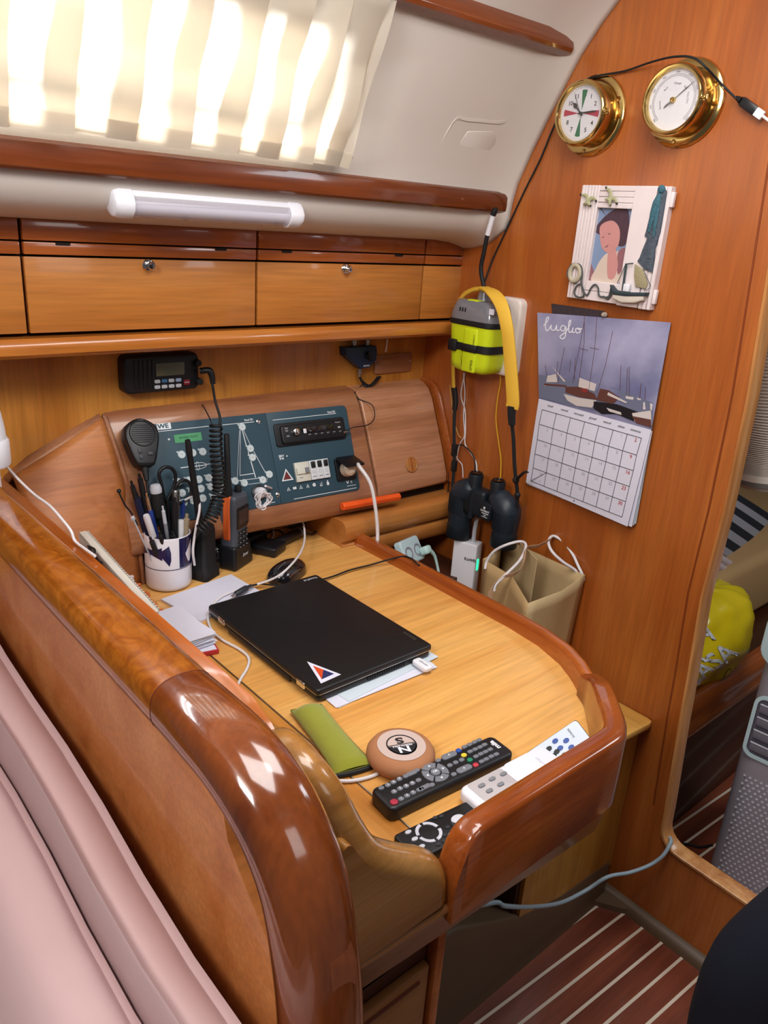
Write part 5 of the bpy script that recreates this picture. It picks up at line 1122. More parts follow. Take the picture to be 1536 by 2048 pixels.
m = MB(); ribbon(m, [oz(*p) for p in [(982, 1215, .69), (982, 1178, .735), (1006, 1155, .752), (1034, 1145, .765), (1047, 1122, .782), (1052, 1097, .80), (1078, 1091, .802), (1100, 1079, .808)]], [.010, .010], .001, (0, -.5, 1)); m.build('tape_handle', mat('beige_tape', '#c9a486', .6), bag, world=True)
# ---- multi-socket behind the fiddle
SF2 = frame((1.19, 1.225, .61), (1, 0, 0), (0, .75, .66))
pz = thing('multi_socket', 'pale blue white mains socket block behind the table fiddle with a plug in it', 'socket block', frame(oy(826, 1100, 1.19), (1, .25, -.05), (0, .55, .83)))
m = MB(); m.prism(rrect(.078, .060, .008, 4), -.018, 0, None, bev=.005, seg=3); m.build('block', mat('pale_blue_plastic', '#b5cdd3', .35), pz)
for x in (-.018, .018):
    m = MB(); m.lathe([(.010, -.0), (.0165, .0), (.0165, .001), (.0152, .001), (.0150, .0), (.010, -.0)], 24, T(x, -.004, 0)); m.build('outlet_ring', grey_l, pz)
m = MB(); m.box((.030, -.012, .012), (.024, .020, .024), bev=.006, seg=3); m.tube([(.036, -.015, .018), (.050, -.030, .016), (.058, -.055, .008), (.060, -.085, 0)], [.006, .004, .0032, .0032], 8); m.build('plug_with_lead', mat('pale_aqua_plug', '#b9dcd9', .35), pz)
# ================================================================== ON THE CHART TABLE
def rectfit(px4, z, inset=0):
    a, b, c, d = [oz(p[0], p[1], z) for p in px4]; X = ((b-a)+(c-d))/2; w = X.length; cen = (a+b+c+d)/4
    X.z = 0; ang = math.atan2(X.y, X.x); Yv = Vector((-math.sin(ang), math.cos(ang), 0)); h = abs((((d-a)+(c-b))/2).dot(Yv)); return cen, ang, w, h
# ---- laptop on loose papers
LFm2 = FD(.742, .973, 0, .7505)
m = MB()
for k, (dx, dy, a) in enumerate([(0, 0, .02), (.004, -.004, -.03), (.014, .006, .07)]):
    m = MB(); m.box((.745+dx, .930+dy, .7512+k*.0011), (.21, .297, .0009), None); pm_ = m.build('sheet', [paper2, paper, paper2][k], None, at=(.745, .93, .7505), world=True); 
    pm_.rotation_euler.z = a; tag(pm_, ['lowest paper sheet under the laptop, faint green', 'white paper sheet under the laptop, middle of three', 'topmost pale green paper sheet directly beneath the laptop'][k], 'paper', 'papers under the laptop')
lap = thing('laptop', 'closed black laptop with a triangular sticker, lying on papers on the chart table', 'laptop', FD(.7425, .9725, 0, .7535))
w, d = .245, .338
m = MB(); m.prism(rrect(w-.004, d-.003, .008, 4), .001, .0125, None, bev=.0035, seg=2, bevbot=True); lb = m.build('base', black, lap)
m = MB(); m.prism(rrect(w, d, .007, 4), .0150, .0235, None, bev=.0042, seg=4); m.build('lid', lid_blk, lap)
m = MB(); m.prism(rrect(w-.0004, d-.0004, .007, 4), .0135, .0152); m.build('silver_trim', steel, lap)
m = MB(); m.prism(rrect(w-.003, d-.002, .008, 4), .012, .0137); m.build('palm_edge', black_m, lap)
for y in (.118, -.125):
    m = MB(); m.box((-w/2+.003, y, .0135), (.010, .022, .012), bev=.003, seg=3); m.build('hinge', chrome, lap)
m = MB(); m.box((-w/2+.004, 0, .006), (.010, .19, .012), bev=.003); m.build('battery', black, lap)
m = MB()
for k in range(16): m.box((-.02+k*.0052, -d/2+.0008, .0078), (.0032, .0014, .0060))
m.build('side_vent', black_m, lap)
m = MB(); m.text('ThinkPad', T(w/2-.024, d/2-.0135, .0236) @ RZ(PI), .0085, bold=.0001); m.build('lid_logo', grey_l, lap)
m = MB(); m.text('lenovo', T(w/2-.014, -d/2+.045, .0236) @ RZ(PI/2), .0115, bold=.0002); m.build('brand_mark', mat('dim_silver', '#5d5a52', .35, .6), lap)
def lq(px, py): q_ = oz(px, py, .7535+.0236); return (q_.x-.7425, q_.y-.9725)
tri3 = [lq(614, 1323), lq(682, 1349), lq(642, 1367)]
def shrink(P, k): cx_ = sum(p[0] for p in P)/3; cy2 = sum(p[1] for p in P)/3; return [(cx_+(p[0]-cx_)*k, cy2+(p[1]-cy2)*k) for p in P]
m = MB(); m.prism(tri3, .0234, .0238); m.build('sticker', paper, lap)
t2 = shrink(tri3, .62); m = MB(); mid = lambda a, b: ((a[0]+b[0])/2, (a[1]+b[1])/2); mm = mid(t2[0], t2[1]); m.prism([t2[0], mm, t2[2]], .0236, .0240); m.mi = 1; m.prism([mm, t2[1], t2[2]], .0236, .0240)
cc_ = lq(647, 1350); m.mi = 2; m.text('SHOP', T(cc_[0], cc_[1], .0241) @ RZ(.9), .0065, bold=.0002) if False else None
m.build('sticker_print', [mat('sticker_orange', '#cc4a24', .4), mat('sticker_navy', '#27305e', .4), paper], lap)
dn = oz(820, 1342, .765); m = MB(); DN = FD(.8235, .7905, -.02-PI/2, .7605)
dg_ = thing('usb_dongle', 'white usb dongle sticking out of the front side of the laptop', 'usb dongle', DN)
m = MB(); m.prism(rrect(.036, .019, .006, 5, .006, 0), -.004, .0045, None, bev=.0025, seg=3, bevbot=True); m.build('body', white_p, dg_)
m = MB(); m.box((-.014, 0, 0), (.008, .013, .005)); m.build('connector', steel, dg_)
m = MB(); m.text('wireless', T(.004, 0, .0046) @ RZ(PI/2+.0), .0045) if False else m.text('mercusys', T(.008, 0, .0046) @ RZ(PI), .0052, bold=.0001); m.build('lettering', grey_m, dg_)

# ---- loose notes, cards and a red packet on the left of the table
def sheet_px(name, px4, z, th, mt, label, cat, grp=None):
    a, b, c, d = [oz(p[0], p[1], z) for p in px4]; cen = (a+b+c+d)/4
    m = MB(); m.prism([(p.x-cen.x, p.y-cen.y) for p in (a, b, c, d)], 0, th, bev=min(.0004, th*.3), seg=1); o = m.build(name, mt, None, at=Matrix.Translation((cen.x, cen.y, z))); return tag(o, label, cat, grp)
sheet_px('note_pad', [(322, 1202), (462, 1152), (524, 1188), (400, 1246)], .7505, .0045, paper, 'large white note pad between the mug and the laptop', 'note pad')
crd = random.Random(8)
m = MB(); m.box((0, 0, .004), (.034, .075, .008), bev=.001); m.mi = 1; m.box((0, 0, .0083), (.028, .069, .0006)); rb = tag(m.build('red_packet', [mat('red_card', '#b02a30', .4), paper], None, at=T(.566, 1.060, .7505) @ RZ(-.2)), 'small red edged packet under the stack of white cards', 'packet')
tq = [oz(*p, .782) for p in [(306, 1226), (357, 1206), (427, 1266), (356, 1286)]]; cen = sum(tq, Vector())/4
X_ = ((tq[1]-tq[0])+(tq[2]-tq[3]))/2; Y_ = ((tq[1]-tq[2])+(tq[0]-tq[3]))/2; an_ = math.atan2(X_.y, X_.x)
for k in range(12):
    last = k == 11
    m = MB(); m.box((0, 0, .0006), (X_.length, Y_.length, .0011)); o = m.build('card', paper if k % 3 or last else paper2, None, at=T(cen.x+crd.uniform(-.003, .003), cen.y+crd.uniform(-.003, .003), .7595+k*.0018) @ RZ(an_+crd.uniform(-.07, .07)))
    if not last: tag(o, 'white card in the small stack beside the partition, under the top card', 'card', 'stack of white cards')
    else: tag(o, 'topmost white card of the small stack beside the partition', 'card', 'stack of white cards')
# ---- upright pale board between partition and table
e0, e1 = ox(165, 1064, .405), ox(311, 1226, .405)
dirb = (e1-e0); Lb = dirb.length
BFm = frame((e0+e1)/2, dirb, (0.35, 0, 0)); 
bd = thing('leaning_board', 'thin pale grey board standing on edge between the partition and the table', 'board', frame((e0+e1)/2, dirb, Vector((0, 0, 1)).cross(dirb)))
m = MB(); m.box((0, 0, -.098), (Lb, .012, .20), bev=.002)
m.build('board', mat('pale_grey_board', '#c2bcb2', .5), bd)
m = MB()
for k in range(38): m.box((-Lb/2+.006+k*(Lb-.012)/37, .0065, .0005), (.0035, .0025, .004))
m.build('serrated_edge', mat('pale_ridge', '#a8a49c', .5), bd)
m = MB(); m.tube([oz(176, 1092, .965), oz(190, 1100, .968), oz(186, 1118, .965), oz(205, 1126, .962)], .0016, 6); m.tube([oz(178, 1096, .965), oz(196, 1120, .962), oz(215, 1145, .958)], .0016, 6); m.build('black_wire', black_m, bd, world=True)
yr = mat('orange_yarn', '#d8763a', .85, bump=(600, .8))
m = MB(); r5 = random.Random(5); pts = []
for k in range(60):
    u = k/59; p = oz(262+60*u, 1160+70*u, .775-.02*u); pts.append(p+Vector((r5.uniform(-.008, .008), r5.uniform(-.008, .008), r5.uniform(-.007, .007))))
m.tube(pts, .0022, 6, 3); tag(m.build('yarn_tangle', yr, None, at=tuple(oz(290, 1195, .76)), world=True, ang=60), 'tangled orange yarn beside the pale board, left of the mug', 'yarn')
m = MB(); pts = [oz(262, 1156, .785)+Vector((r5.uniform(-.006, .006), r5.uniform(-.006, .006), r5.uniform(-.006, .006))) for k in range(22)]; m.tube(pts, .0015, 6, 3); tag(m.build('white_cord_end', white_c, None, at=tuple(pts[0]), world=True, ang=60), 'frayed white cord end above the orange cord', 'cord')
# ---- white cable on the partition ledge
cable('partition_lead', [ox(-20, 905, .352), ox(5, 925, .356), ox(40, 962, .362), ox(70, 990, .366), ox(100, 1012, .368), ox(125, 1040, .370), ox(142, 1062, .371), ox(150, 1082, .372), ox(170, 1098, .372), ox(190, 1112, .372)], .0022, white_c, 'thin white lead lying along the inner edge of the seat partition')
cable('lead_behind_mug', [oz(222, 1124, .80), oz(245, 1132, .765), oz(275, 1133, .756), oz(300, 1128, .754), oz(330, 1120, .754)], .0022, white_c, 'white lead passing behind the mug on the left')
# ---- white pot at left edge
WPf = T(.318, 1.30, 1.045)
wpt = thing('white_canister', 'white plastic canister cut off by the left edge, above the end of the partition', 'canister', WPf)
m = MB(); m.lathe([(0, 0), (.036, 0), (.038, .003), (.038, .040), (.036, .043), (0, .043)], 32); m.build('lower_ring', white_p, wpt)
m = MB(); m.lathe([(0, .043), (.0345, .043), (.0335, .06), (.030, .085), (.024, .105), (.014, .12), (0, .126)], 32); m.build('dome', white_p, wpt)
m = MB(); m.lathe([(0, -.06), (.02, -.06), (.02, 0), (0, 0)], 16); m.build('stem', white_p, wpt)

# ---- mug with its contents
MX, MY = .628, 1.309
mug = thing('mug', 'white mug with dark blue fish pattern holding pens and scissors', 'mug', FD(MX, MY, 0, .7505))
mw = mat('mug_white', '#dcd9e0', .15, coat=.6); mn = mat('mug_navy', '#1e1c4a', .2, coat=.5)
mr_ = .0445; mh = .112
m = MB(); m.lathe([(0, 0), (mr_-.006, 0), (mr_-.001, .004), (mr_, .010), (mr_, mh-.002), (mr_-.0015, mh), (mr_-.0035, mh-.002), (mr_-.0035, .008), (0, .006)], 56); m.build('body', mw, mug, ang=50)
def wrap(pts, dr=.0004):
    return [Vector(((mr_+dr)*math.cos(a), (mr_+dr)*math.sin(a), z)) for a, z in pts]
va = math.atan2(-MY, -MX)      # direction from the mug to the camera
def patch(m, a0, a1, f0, f1, n=26, dr=.0005):
    ring = []
    for k in range(n+1):
        u = k/n; a = a0+(a1-a0)*u; ring.append((a, f0(u), f1(u)))
    vs = []; fs = []
    for a, z0_, z1_ in ring:
        for z in (z0_, z1_): vs.append(((mr_+dr)*math.cos(a), (mr_+dr)*math.sin(a), z))
    for k in range(n): fs.append((2*k, 2*k+2, 2*k+3, 2*k+1))
    m.add(vs, fs)
# screen right = counterclockwise seen from above
m = MB(); patch(m, va+.48, va+2.6, lambda u: .050, lambda u: mh-.0015)
patch(m, va-2.6, va+2.6, lambda u: .0475, lambda u: .0490, 60)
patch(m, va-1.55, va-.25, lambda u: .068+.0095*math.sin(PI*min(1, u*1.0)), lambda u: .098-.010*math.sin(PI*u*.9), 20)
patch(m, va-.30, va+.12, lambda u: .0745-.024*u**1.3+(.018*max(0, u-.82)/.18), lambda u: .088+.014*u**1.3-(.018*max(0, u-.82)/.18), 16)
m.build('blue_pattern', mn, mug, ang=50)
m = MB(); patch(m, va+.80, va+1.25, lambda u: .075-.018*math.sin(PI*u), lambda u: .078+.024*u, 12, dr=.0008); m.build('white_fish_tail', mw, mug, ang=50)
def pen(name, base, px, top, py_y, r, mts, label, cat, style='pen', grp='pens in the mug'):
    """from inside the mug (base offset) up to the pixel top at depth py_y"""
    b = Vector((MX+base[0], MY+base[1], .762)); t = oy(px, top, py_y); d = t-b; L = d.length; F = frame(b, d.orthogonal(), d.cross(d.orthogonal()))
    th_ = thing(name, label, cat, F, grp)
    if style == 'pen':
        m = MB(); m.lathe([(0, 0), (r*.3, 0), (r*.9, .012), (r, .02), (r, L-.035), (0, L-.035)], 14); m.build('barrel', mts[0], th_)
        m = MB(); m.lathe([(0, L-.036), (r*1.02, L-.036), (r*.95, L-.010), (r*.55, L-.009), (r*.5, L), (0, L)], 14); m.build('cap', mts[1], th_)
        m = MB(); m.box((r+.0012, 0, L-.028), (.0012, .003, .034), bev=.0004); m.build('clip', mts[-1], th_)
    elif style == 'marker':
        m = MB(); m.lathe([(0, 0), (r, 0), (r, L-.05), (0, L-.05)], 16); m.build('barrel', mts[0], th_)
        m = MB(); m.lathe([(0, L-.051), (r*1.1, L-.05), (r*1.12, L-.004), (r*.9, L), (0, L+.0005)], 16); m.build('cap', mts[1], th_)
    elif style == 'handle':
        m = MB(); m.lathe([(0, 0), (r*.3, 0), (r*.3, L-.07), (r*.8, L-.068), (r, L-.045), (r*.85, L-.018), (0, L-.018)], 18); m.build('grip', mts[0], th_)
        m = MB(); m.lathe([(0, L-.019), (r*.86, L-.018), (r*.9, L-.010), (r*.72, L-.003), (0, L)], 18); m.build('end_cap', mts[1], th_)
    elif style == 'tie':
        m = MB(); m.box((0, 0, L/2), (.0035, .0012, L)); m.build('strip', mts[0], th_)
        m = MB(); m.box((0, 0, L), (.0075, .0055, .008), bev=.001); m.build('head', mts[0], th_)
    return th_
blu = mat('pen_blue', '#26408f', .25, coat=.5); dkb = mat('pen_dark_blue', '#161d38', .3); pcl = mat('pen_grip_clear', '#9a8a72', .25); pyl = mat('pen_yellow', '#c9c322', .3); ptn = mat('pen_brown', '#6d4c3a', .4)
pen('cable_tie', (-.02, -.01), 266, 1037, 1.285, .004, [grey_l], 'pale grey cable tie sticking out on the far left of the mug', 'cable tie', 'tie')
pen('ballpoint_pen', (-.012, .010), 272, 985, 1.335, .0052, [dkb, dkb, dkb], 'dark blue pen standing at the back left of the mug', 'pen')
pen('marker', (-.004, .0), 292, 1030, 1.30, .0058, [ptn, mat('cap_white', '#cfccd0', .35)], 'brown marker with a white cap leaning left in the mug', 'marker', 'marker')
pen('pen', (.0, .012), 292, 985, 1.325, .0050, [blu, chrome, chrome], 'shiny bright blue ballpoint pen leaning left in the mug', 'pen')
pen('screwdriver', (.004, .006), 310, 967, 1.325, .0125, [black_m, grey_l], 'black screwdriver handle with a round pale grey end in the mug', 'screwdriver', 'handle')
pen('black_pen', (-.008, -.016), 300, 1075, 1.28, .0052, [black, black, black], 'short black pen at the front left of the mug', 'pen')
pen('black_ballpoint', (.010, -.010), 349, 995, 1.30, .0062, [black, black, chrome], 'thick black pen leaning right in the middle of the mug', 'pen')
pen('mechanical_pencil', (.004, -.014), 325, 1012, 1.295, .0036, [grey_m, grey_l, grey_l], 'thin grey mechanical pencil in the middle of the mug', 'pencil')
pen('penlight', (.012, .008), 352, 980, 1.325, .0068, [black, steel, steel], 'slim torch with a silver end in the mug', 'torch', 'marker')
pen('blue_cap_pen', (.018, .014), 368, 1000, 1.335, .0050, [dkb, blu, blu], 'dark pen with a blue cap at the back right of the mug', 'pen')
pen('highlighter', (.018, -.006), 362, 1040, 1.30, .0058, [pyl, mat('cap_white2', '#d2d2d6', .3)], 'yellow pen with a white top on the right of the mug', 'pen', 'marker')
pen('clear_pen', (.024, -.004), 374, 1028, 1.30, .0064, [pcl, pcl, grey_l], 'clear brownish pen on the right edge of the mug', 'pen')
pen('dark_pen', (.002, -.022), 318, 1062, 1.275, .0048, [dkb, black, black], 'dark pen at the front centre of the mug', 'pen')
pen('blue_barrel_pen', (-.016, .018), 262, 962, 1.335, .0050, [dkb, black, chrome], 'dark blue pen with a black cap at the back left, beside the scissors', 'pen')
pen('tall_black_pen', (-.008, .022), 278, 948, 1.335, .0055, [black, black, steel], 'tallest black pen at the back of the mug, in front of the handset', 'pen')
pen('navy_pen', (.000, -.004), 331, 1040, 1.30, .0050, [dkb, dkb, grey_l], 'short navy pen in the middle of the mug', 'pen')
pen('stubby_pen', (.012, -.016), 344, 1062, 1.285, .0052, [black, black, white_p], 'stubby black pen at the front right of the mug', 'pen')
# headset boom and scissors
cable('microphone_boom', [oy(237, 983, 1.31), oy(250, 1010, 1.31), oy(262, 1025, 1.312), oy(275, 1050, 1.312)], .0016, black_m, 'thin black boom with small ball end at the left of the pens', cat='microphone boom')
m = MB(); m.ball(oy(238, 982, 1.31), .0042); m.build('ball_end', black_m, bpy.data.objects['microphone_boom'], world=False) if False else tag(m.build('boom_foam', black_m, None, at=tuple(oy(238, 982, 1.31)), world=True), 'small black foam ball on the tip of the thin boom', 'foam ball')
sc = thing('scissors', 'black handled scissors standing handles up in the mug', 'scissors', T(MX+.01, MY+.012, .765), 'pens in the mug')
m = MB()
for P in ([(322, 965), (318, 948), (326, 936), (340, 935), (350, 946), (350, 965), (340, 990), (330, 1000)], [(350, 985), (355, 968), (368, 960), (380, 968), (382, 985), (372, 1000), (356, 1006)]):
    m2_ = MB(); m2_.tube([oy(x+4 if False else x, y, 1.338) for x, y in P], .0036, 8, 5, closed=True); m2_.build('handle_ring', black, sc, world=True, ang=60)
m = MB(); m.tube([oy(335, 998, 1.338), oy(338, 1040, 1.33), oy(340, 1085, 1.32)], .0042, 8); m.tube([oy(352, 1004, 1.338), oy(346, 1040, 1.33), oy(342, 1085, 1.32)], .0042, 8); m.build('shank', black, sc, world=True)
# white lead looped over the mug
cable('looped_white_lead', [oy(370, 1000, 1.33), oy(385, 994, 1.32), oy(397, 1000, 1.30), oy(399, 1020, 1.285), oy(393, 1050, 1.275), oy(388, 1080, 1.268), oy(386, 1105, 1.266), oy(389, 1130, 1.272)], .0026, white_c, 'white lead arching out of the mug and down its right side')

# ---- handheld radio in its charging cradle
HX = Vector((.894, .45, 0)); HFm = frame(oz(470, 1143, .7505)+Vector((0, 0, .0)), HX, (0, 0, 1))   # local x along the front, y up, z towards the viewer
hr = thing('handheld_radio', 'grey handheld radio with orange side stripe, standing in its black charging cradle', 'radio', HFm)
def hq(px, py, h=0): return Q(HFm, px, py, h)
grn = mat('radio_body_grey', '#4a505a', .42); org = mat('radio_orange', '#d9622c', .4); cw, cd = .058, .044
m = MB(); lv = [(0, -.004, .066, -.052, .004), (.012, -.004, .066, -.052, .004), (.040, -.001, .061, -.046, .0015), (.052, .0, .059, -.044, .0)]
m.loft([[Vector((x0, y, z1_)), Vector((x1, y, z1_)), Vector((x1, y, z0_)), Vector((x0, y, z0_))] for y, x0, x1, z0_, z1_ in lv]); m.build('charging_cradle', black, hr, bevel=.005, seg=3)
ht = hq(480, 992).y
m = MB(); m.loft([[Vector((x+.029, y, z-.021)) for x, z in rrect(w_, d_, .009, 4)] for y, w_, d_ in ((.030, .050, .036), (.060, .053, .039), (ht*.55, .054, .040), (ht*.82, .056, .040), (ht-.010, .055, .039), (ht-.002, .050, .035), (ht, .044, .03))]); m.build('body', grn, hr, ang=50)
m = MB(); m.loft([[Vector((x, y, z)) for x, z in ((.0025+dx, -.030), (.0025+dx, -.012), (-.0005+dx, -.014), (-.0005+dx, -.028))] for y, dx in ((.064, .003), (.070, .0), (ht*.6, .0), (ht-.006, .0), (ht, .004))]); m.build('orange_stripe', org, hr, bevel=.001)
m = MB(); m.prism(rrect(.043, .046, .003, 3, .030, ht*.70), -.003, .0005, bev=.0006); m.build('screen_bezel', black, hr)
m = MB(); m.prism(rrect(.033, .030, .002, 3, .031, ht*.71), .0, .0010); m.build('screen', mat('radio_screen', '#2b3137', .12, spec=.8), hr)
for r_ in range(4):
    for c_2 in range(3):
        m = MB(); m.prism(rrect(.008, .0055, .0015, 3, .018+c_2*.012, ht*.50-r_*.0105), -.001, .0022, bev=.0006); m.mi = 1; m.box((.018+c_2*.012, ht*.50-r_*.0105, .0023), (.004, .0012, .0003)); m.build('key', [black_m, grey_l], hr)
m = MB(); m.text('Entel', T(.030, .030, .0062), .0095, bold=.0001, shear=.2); m.build('lettering', grey_l, hr)
an = HFm @ Vector((.010, ht-.002, -.022)); tpx = oy(453, 868, an.y+.0)
m = MB(); m.tube([an, an.lerp(tpx, .12), an.lerp(tpx, .16), tpx.lerp(an, .015), tpx], [.0088, .0085, .0070, .0056, .0046], 14, 1); m.build('antenna', black_m, hr, world=True, ang=50)
kn = HFm @ Vector((.040, ht-.001, -.018)); m = MB(); m.lathe([(0, 0), (.0075, 0), (.007, .012), (.006, .014), (0, .0145)], 16, T(*kn)); m.build('volume_knob', black_m, hr, world=True)
# second handheld with slim antenna behind the mug
HX2 = Vector((.90, .43, 0)); b2_ = Vector((.702, 1.302, .7505)); H2 = frame(b2_, HX2, (0, 0, 1))
h2r = thing('spare_handheld_radio', 'black handheld radio with a slim antenna standing behind the mug', 'radio', H2)
m = MB(); m.loft([[Vector((x+.0, y, z)) for x, z in rrect(w_, d_, .008, 4)] for y, w_, d_ in ((0, .052, .046), (.02, .05, .044), (.028, .044, .034), (.100, .043, .032), (.108, .040, .028))]); m.build('body', black_m, h2r, ang=50)
tb_ = H2 @ Vector((-.008, .104, 0)); tt_ = oy(375, 880, tb_.y-.005); m = MB(); m.tube([tb_, tb_.lerp(tt_, .45), tb_.lerp(tt_, .86), tb_.lerp(tt_, .875), tb_.lerp(tt_, .89), tt_], [.0075, .0066, .0056, .0064, .0064, .0050], 14, 1); m.build('antenna', black_m, h2r, world=True)
# glossy black speaker-like thing between them
gb = thing('black_pod', 'glossy black rounded pod with a silver arc between mug and handheld radio', 'charger', T(.742, 1.352, .7505))
m = MB(); m.lathe([(0, 0), (.034, 0), (.038, .006), (.036, .030), (.028, .045), (.014, .052), (0, .053)], 28); m.build('shell', mat('gloss_black', '#0c0c10', .12, coat=1), gb)
m = MB(); m.tube([(.030*math.cos(a), .030*math.sin(a), .042) for a in [math.radians(200+k*10) for k in range(10)]], .0009, 6, 1); m.build('silver_arc', chrome, gb)
# ---- car adapters and their leads at the back of the table
def adapter(name, p0, p1, r, label):
    d = p1-p0; L = d.length; F = frame(p0, d.orthogonal(), d.cross(d.orthogonal())); t = thing(name, label, 'adapter', F, 'black twelve volt adapters')
    m = MB(); m.lathe([(0, 0), (r*.45, 0), (r*.5, .006), (r*.8, .010), (r, .020), (r, L-.018), (r*.85, L-.012), (r*.8, L), (0, L)], 18); m.build('body', black, t)
    m = MB(); m.lathe([(r*.8, L-.0135), (r*.9, L-.0115), (r*.9, L-.009), (r*.78, L-.009)], 18); m.mi = 0; m.build('ring', grey_m, t)
    m = MB(); m.lathe([(0, -.004), (r*.25, -.003), (r*.3, .001), (0, .001)], 12); m.build('tip', steel, t); return t
adapter('car_adapter', oz(575, 1052, .766), oz(636, 1030, .766), .0115, 'black car adapter plug lying at the back right of the table')
adapter('car_adapter', oz(545, 1090, .764), oz(604, 1062, .764), .0115, 'black car adapter plug nearest the mouse')
m = MB(); m.box((0, 0, .014), (.075, .045, .028), bev=.006, seg=3); tag(m.build('power_brick', black_m, None, at=T(.865, 1.395, .7505) @ RZ(.2)), 'matte black power brick tucked beneath the console', 'power brick')
m = MB(); m.box((0, 0, .011), (.055, .060, .022), bev=.005, seg=3); tag(m.build('small_black_box', black, None, at=T(.878, 1.335, .7505) @ RZ(.5)), 'small black box right behind the handheld radio cradle', 'box')
m = MB(); m.box((0, 0, .011), (.13, .02, .022), bev=.004, seg=2); m.mi = 1; m.box((.0, -.0103, .015), (.05, .0005, .003)); tag(m.build('black_case', [black, grey_l], None, at=T(.765, 1.413, .7505) @ RZ(-.05)), 'long black case with pale lettering below the switch panel', 'case')
cable('adapter_lead', [oz(604, 1062, .764), oz(625, 1068, .757), oz(638, 1055, .757), oz(643, 1043, .76), oz(640, 1034, .764), oz(632, 1024, .77)], .0019, black_m, 'black lead looping round the two car adapters')
cable('adapter_coil', [oz(545, 1090, .762), oz(528, 1097, .756), oz(515, 1090, .755), oz(530, 1070, .757), oz(552, 1060, .757), oz(566, 1068, .757), oz(560, 1085, .757)], .0021, black_m, 'black lead curled beside the handheld radio')
cable('black_table_lead', [oz(385, 1145, .7535), oz(412, 1140, .753), oz(432, 1128, .753), oz(452, 1105, .765), oz(455, 1085, .785), oz(440, 1060, .80)], .0017, black_m, 'thin black lead curving from the mug to the radio cradle')
cable('short_white_lead', [oz(508, 1085, .754), oz(530, 1084, .754), oz(545, 1076, .754), oz(546, 1060, .757), oz(536, 1045, .765), oz(528, 1030, .79), oz(524, 1018, .83)], .0022, white_c, 'short white lead hanging from the outlet to the table')
# ---- mouse
mo = thing('computer_mouse', 'glossy black computer mouse in front of the handheld radio', 'mouse', FD(.842, 1.209, .35, .7505))
m = MB(); nu, nv = 20, 12
def mf(u, v):
    a = PI*u; x = -.050*math.cos(a); w_ = .029*math.sin(a)**.55*(1+.08*math.cos(a)); hgt = (.034-.10*(x+.008)**2/.1*.9)*math.sin(a)**.45; b_ = PI*v
    return Vector((x, -w_*math.cos(b_)*1.0, max(0, hgt)*math.sin(b_)**.7))
m.grid(mf, nu, nv); m.build('shell', mat('gloss_black_shell', '#17181c', .18, coat=.8), mo, ang=60)
m = MB(); m.tube([mf(.12, .5)+Vector((0, 0, .0004)), mf(.25, .5)+Vector((0, 0, .0004)), mf(.45, .5)+Vector((0, 0, .0004))], .0006, 6); m.build('button_seam', grey_m, mo)
m = MB(); m.lathe([(0, -.003), (.006, -.003), (.006, .003), (0, .003)], 16, T(*(mf(.22, .5)-Vector((0, 0, .002)))) @ RX(PI/2)); m.build('scroll_wheel', grey_d, mo)
m = MB(); m.tube([mf(.3, .12), mf(.5, .16), mf(.75, .12)], .0012, 6, flat=((0, 1, 0), .4)); m.build('silver_side_line', steel, mo)
# ---- white charging lead across the table
cable('white_charging_lead', [oy(531, 972, 1.275), oz(560, 985, .86), oz(590, 1010, .83), oz(606, 1045, .80), oz(609, 1080, .785), oz(598, 1110, .79), oz(570, 1142, .790), oz(545, 1158, .775), oz(510, 1170, .760), oz(475, 1180, .7585), oz(440, 1195, .7585), oz(420, 1220, .7585), oz(416, 1240, .7535),
       oz(425, 1262, .7535), oz(445, 1280, .7535), oz(478, 1298, .7535), oz(497, 1315, .7535), oz(495, 1335, .7535), oz(480, 1360, .7535), oz(470, 1384, .7535), oz(462, 1400, .753)], .0024, white_c, 'long white lead snaking from the charger over the mouse and past the laptop')
cable('white_case_lead', [oz(678, 1562, .7535), oz(700, 1562, .7535), oz(725, 1558, .7535), oz(750, 1550, .7535), oz(768, 1538, .7545)], .0026, white_c, 'short white lead between green case and cork disc')
jl2 = cable('laptop_power_lead', [oz(500, 1172, .766), oz(520, 1168, .760), oz(545, 1170, .758), oz(570, 1172, .757), oz(605, 1166, .757), oz(640, 1160, .757), oz(668, 1152, .757), oz(700, 1140, .757), oz(740, 1130, .757), oz(775, 1120, .765), oz(805, 1113, .778), oz(822, 1117, .782), oz(835, 1128, .782), oz(850, 1140, .76)], .0019, black_m, 'thin black lead running behind the laptop and over the table fiddle')
dj = oz(500, 1172, .766); dk = oz(462, 1194, .764); d = dk-dj; JF = frame(dj, d.orthogonal(), d.cross(d.orthogonal())); L = d.length
dc = thing('power_jack', 'dark grey barrel plug with a silver tip resting on the note pad', 'plug', JF)
m = MB(); m.lathe([(0, -.004), (.0025, -.004), (.0035, .006), (.0062, .012), (.0062, L*.72), (.005, L*.76), (0, L*.76)], 16); m.build('grip', grey_d, dc)
m = MB(); m.lathe([(0, L*.75), (.0030, L*.75), (.0030, L), (.0018, L), (0, L-.004)], 14); m.build('metal_tip', chrome, dc)
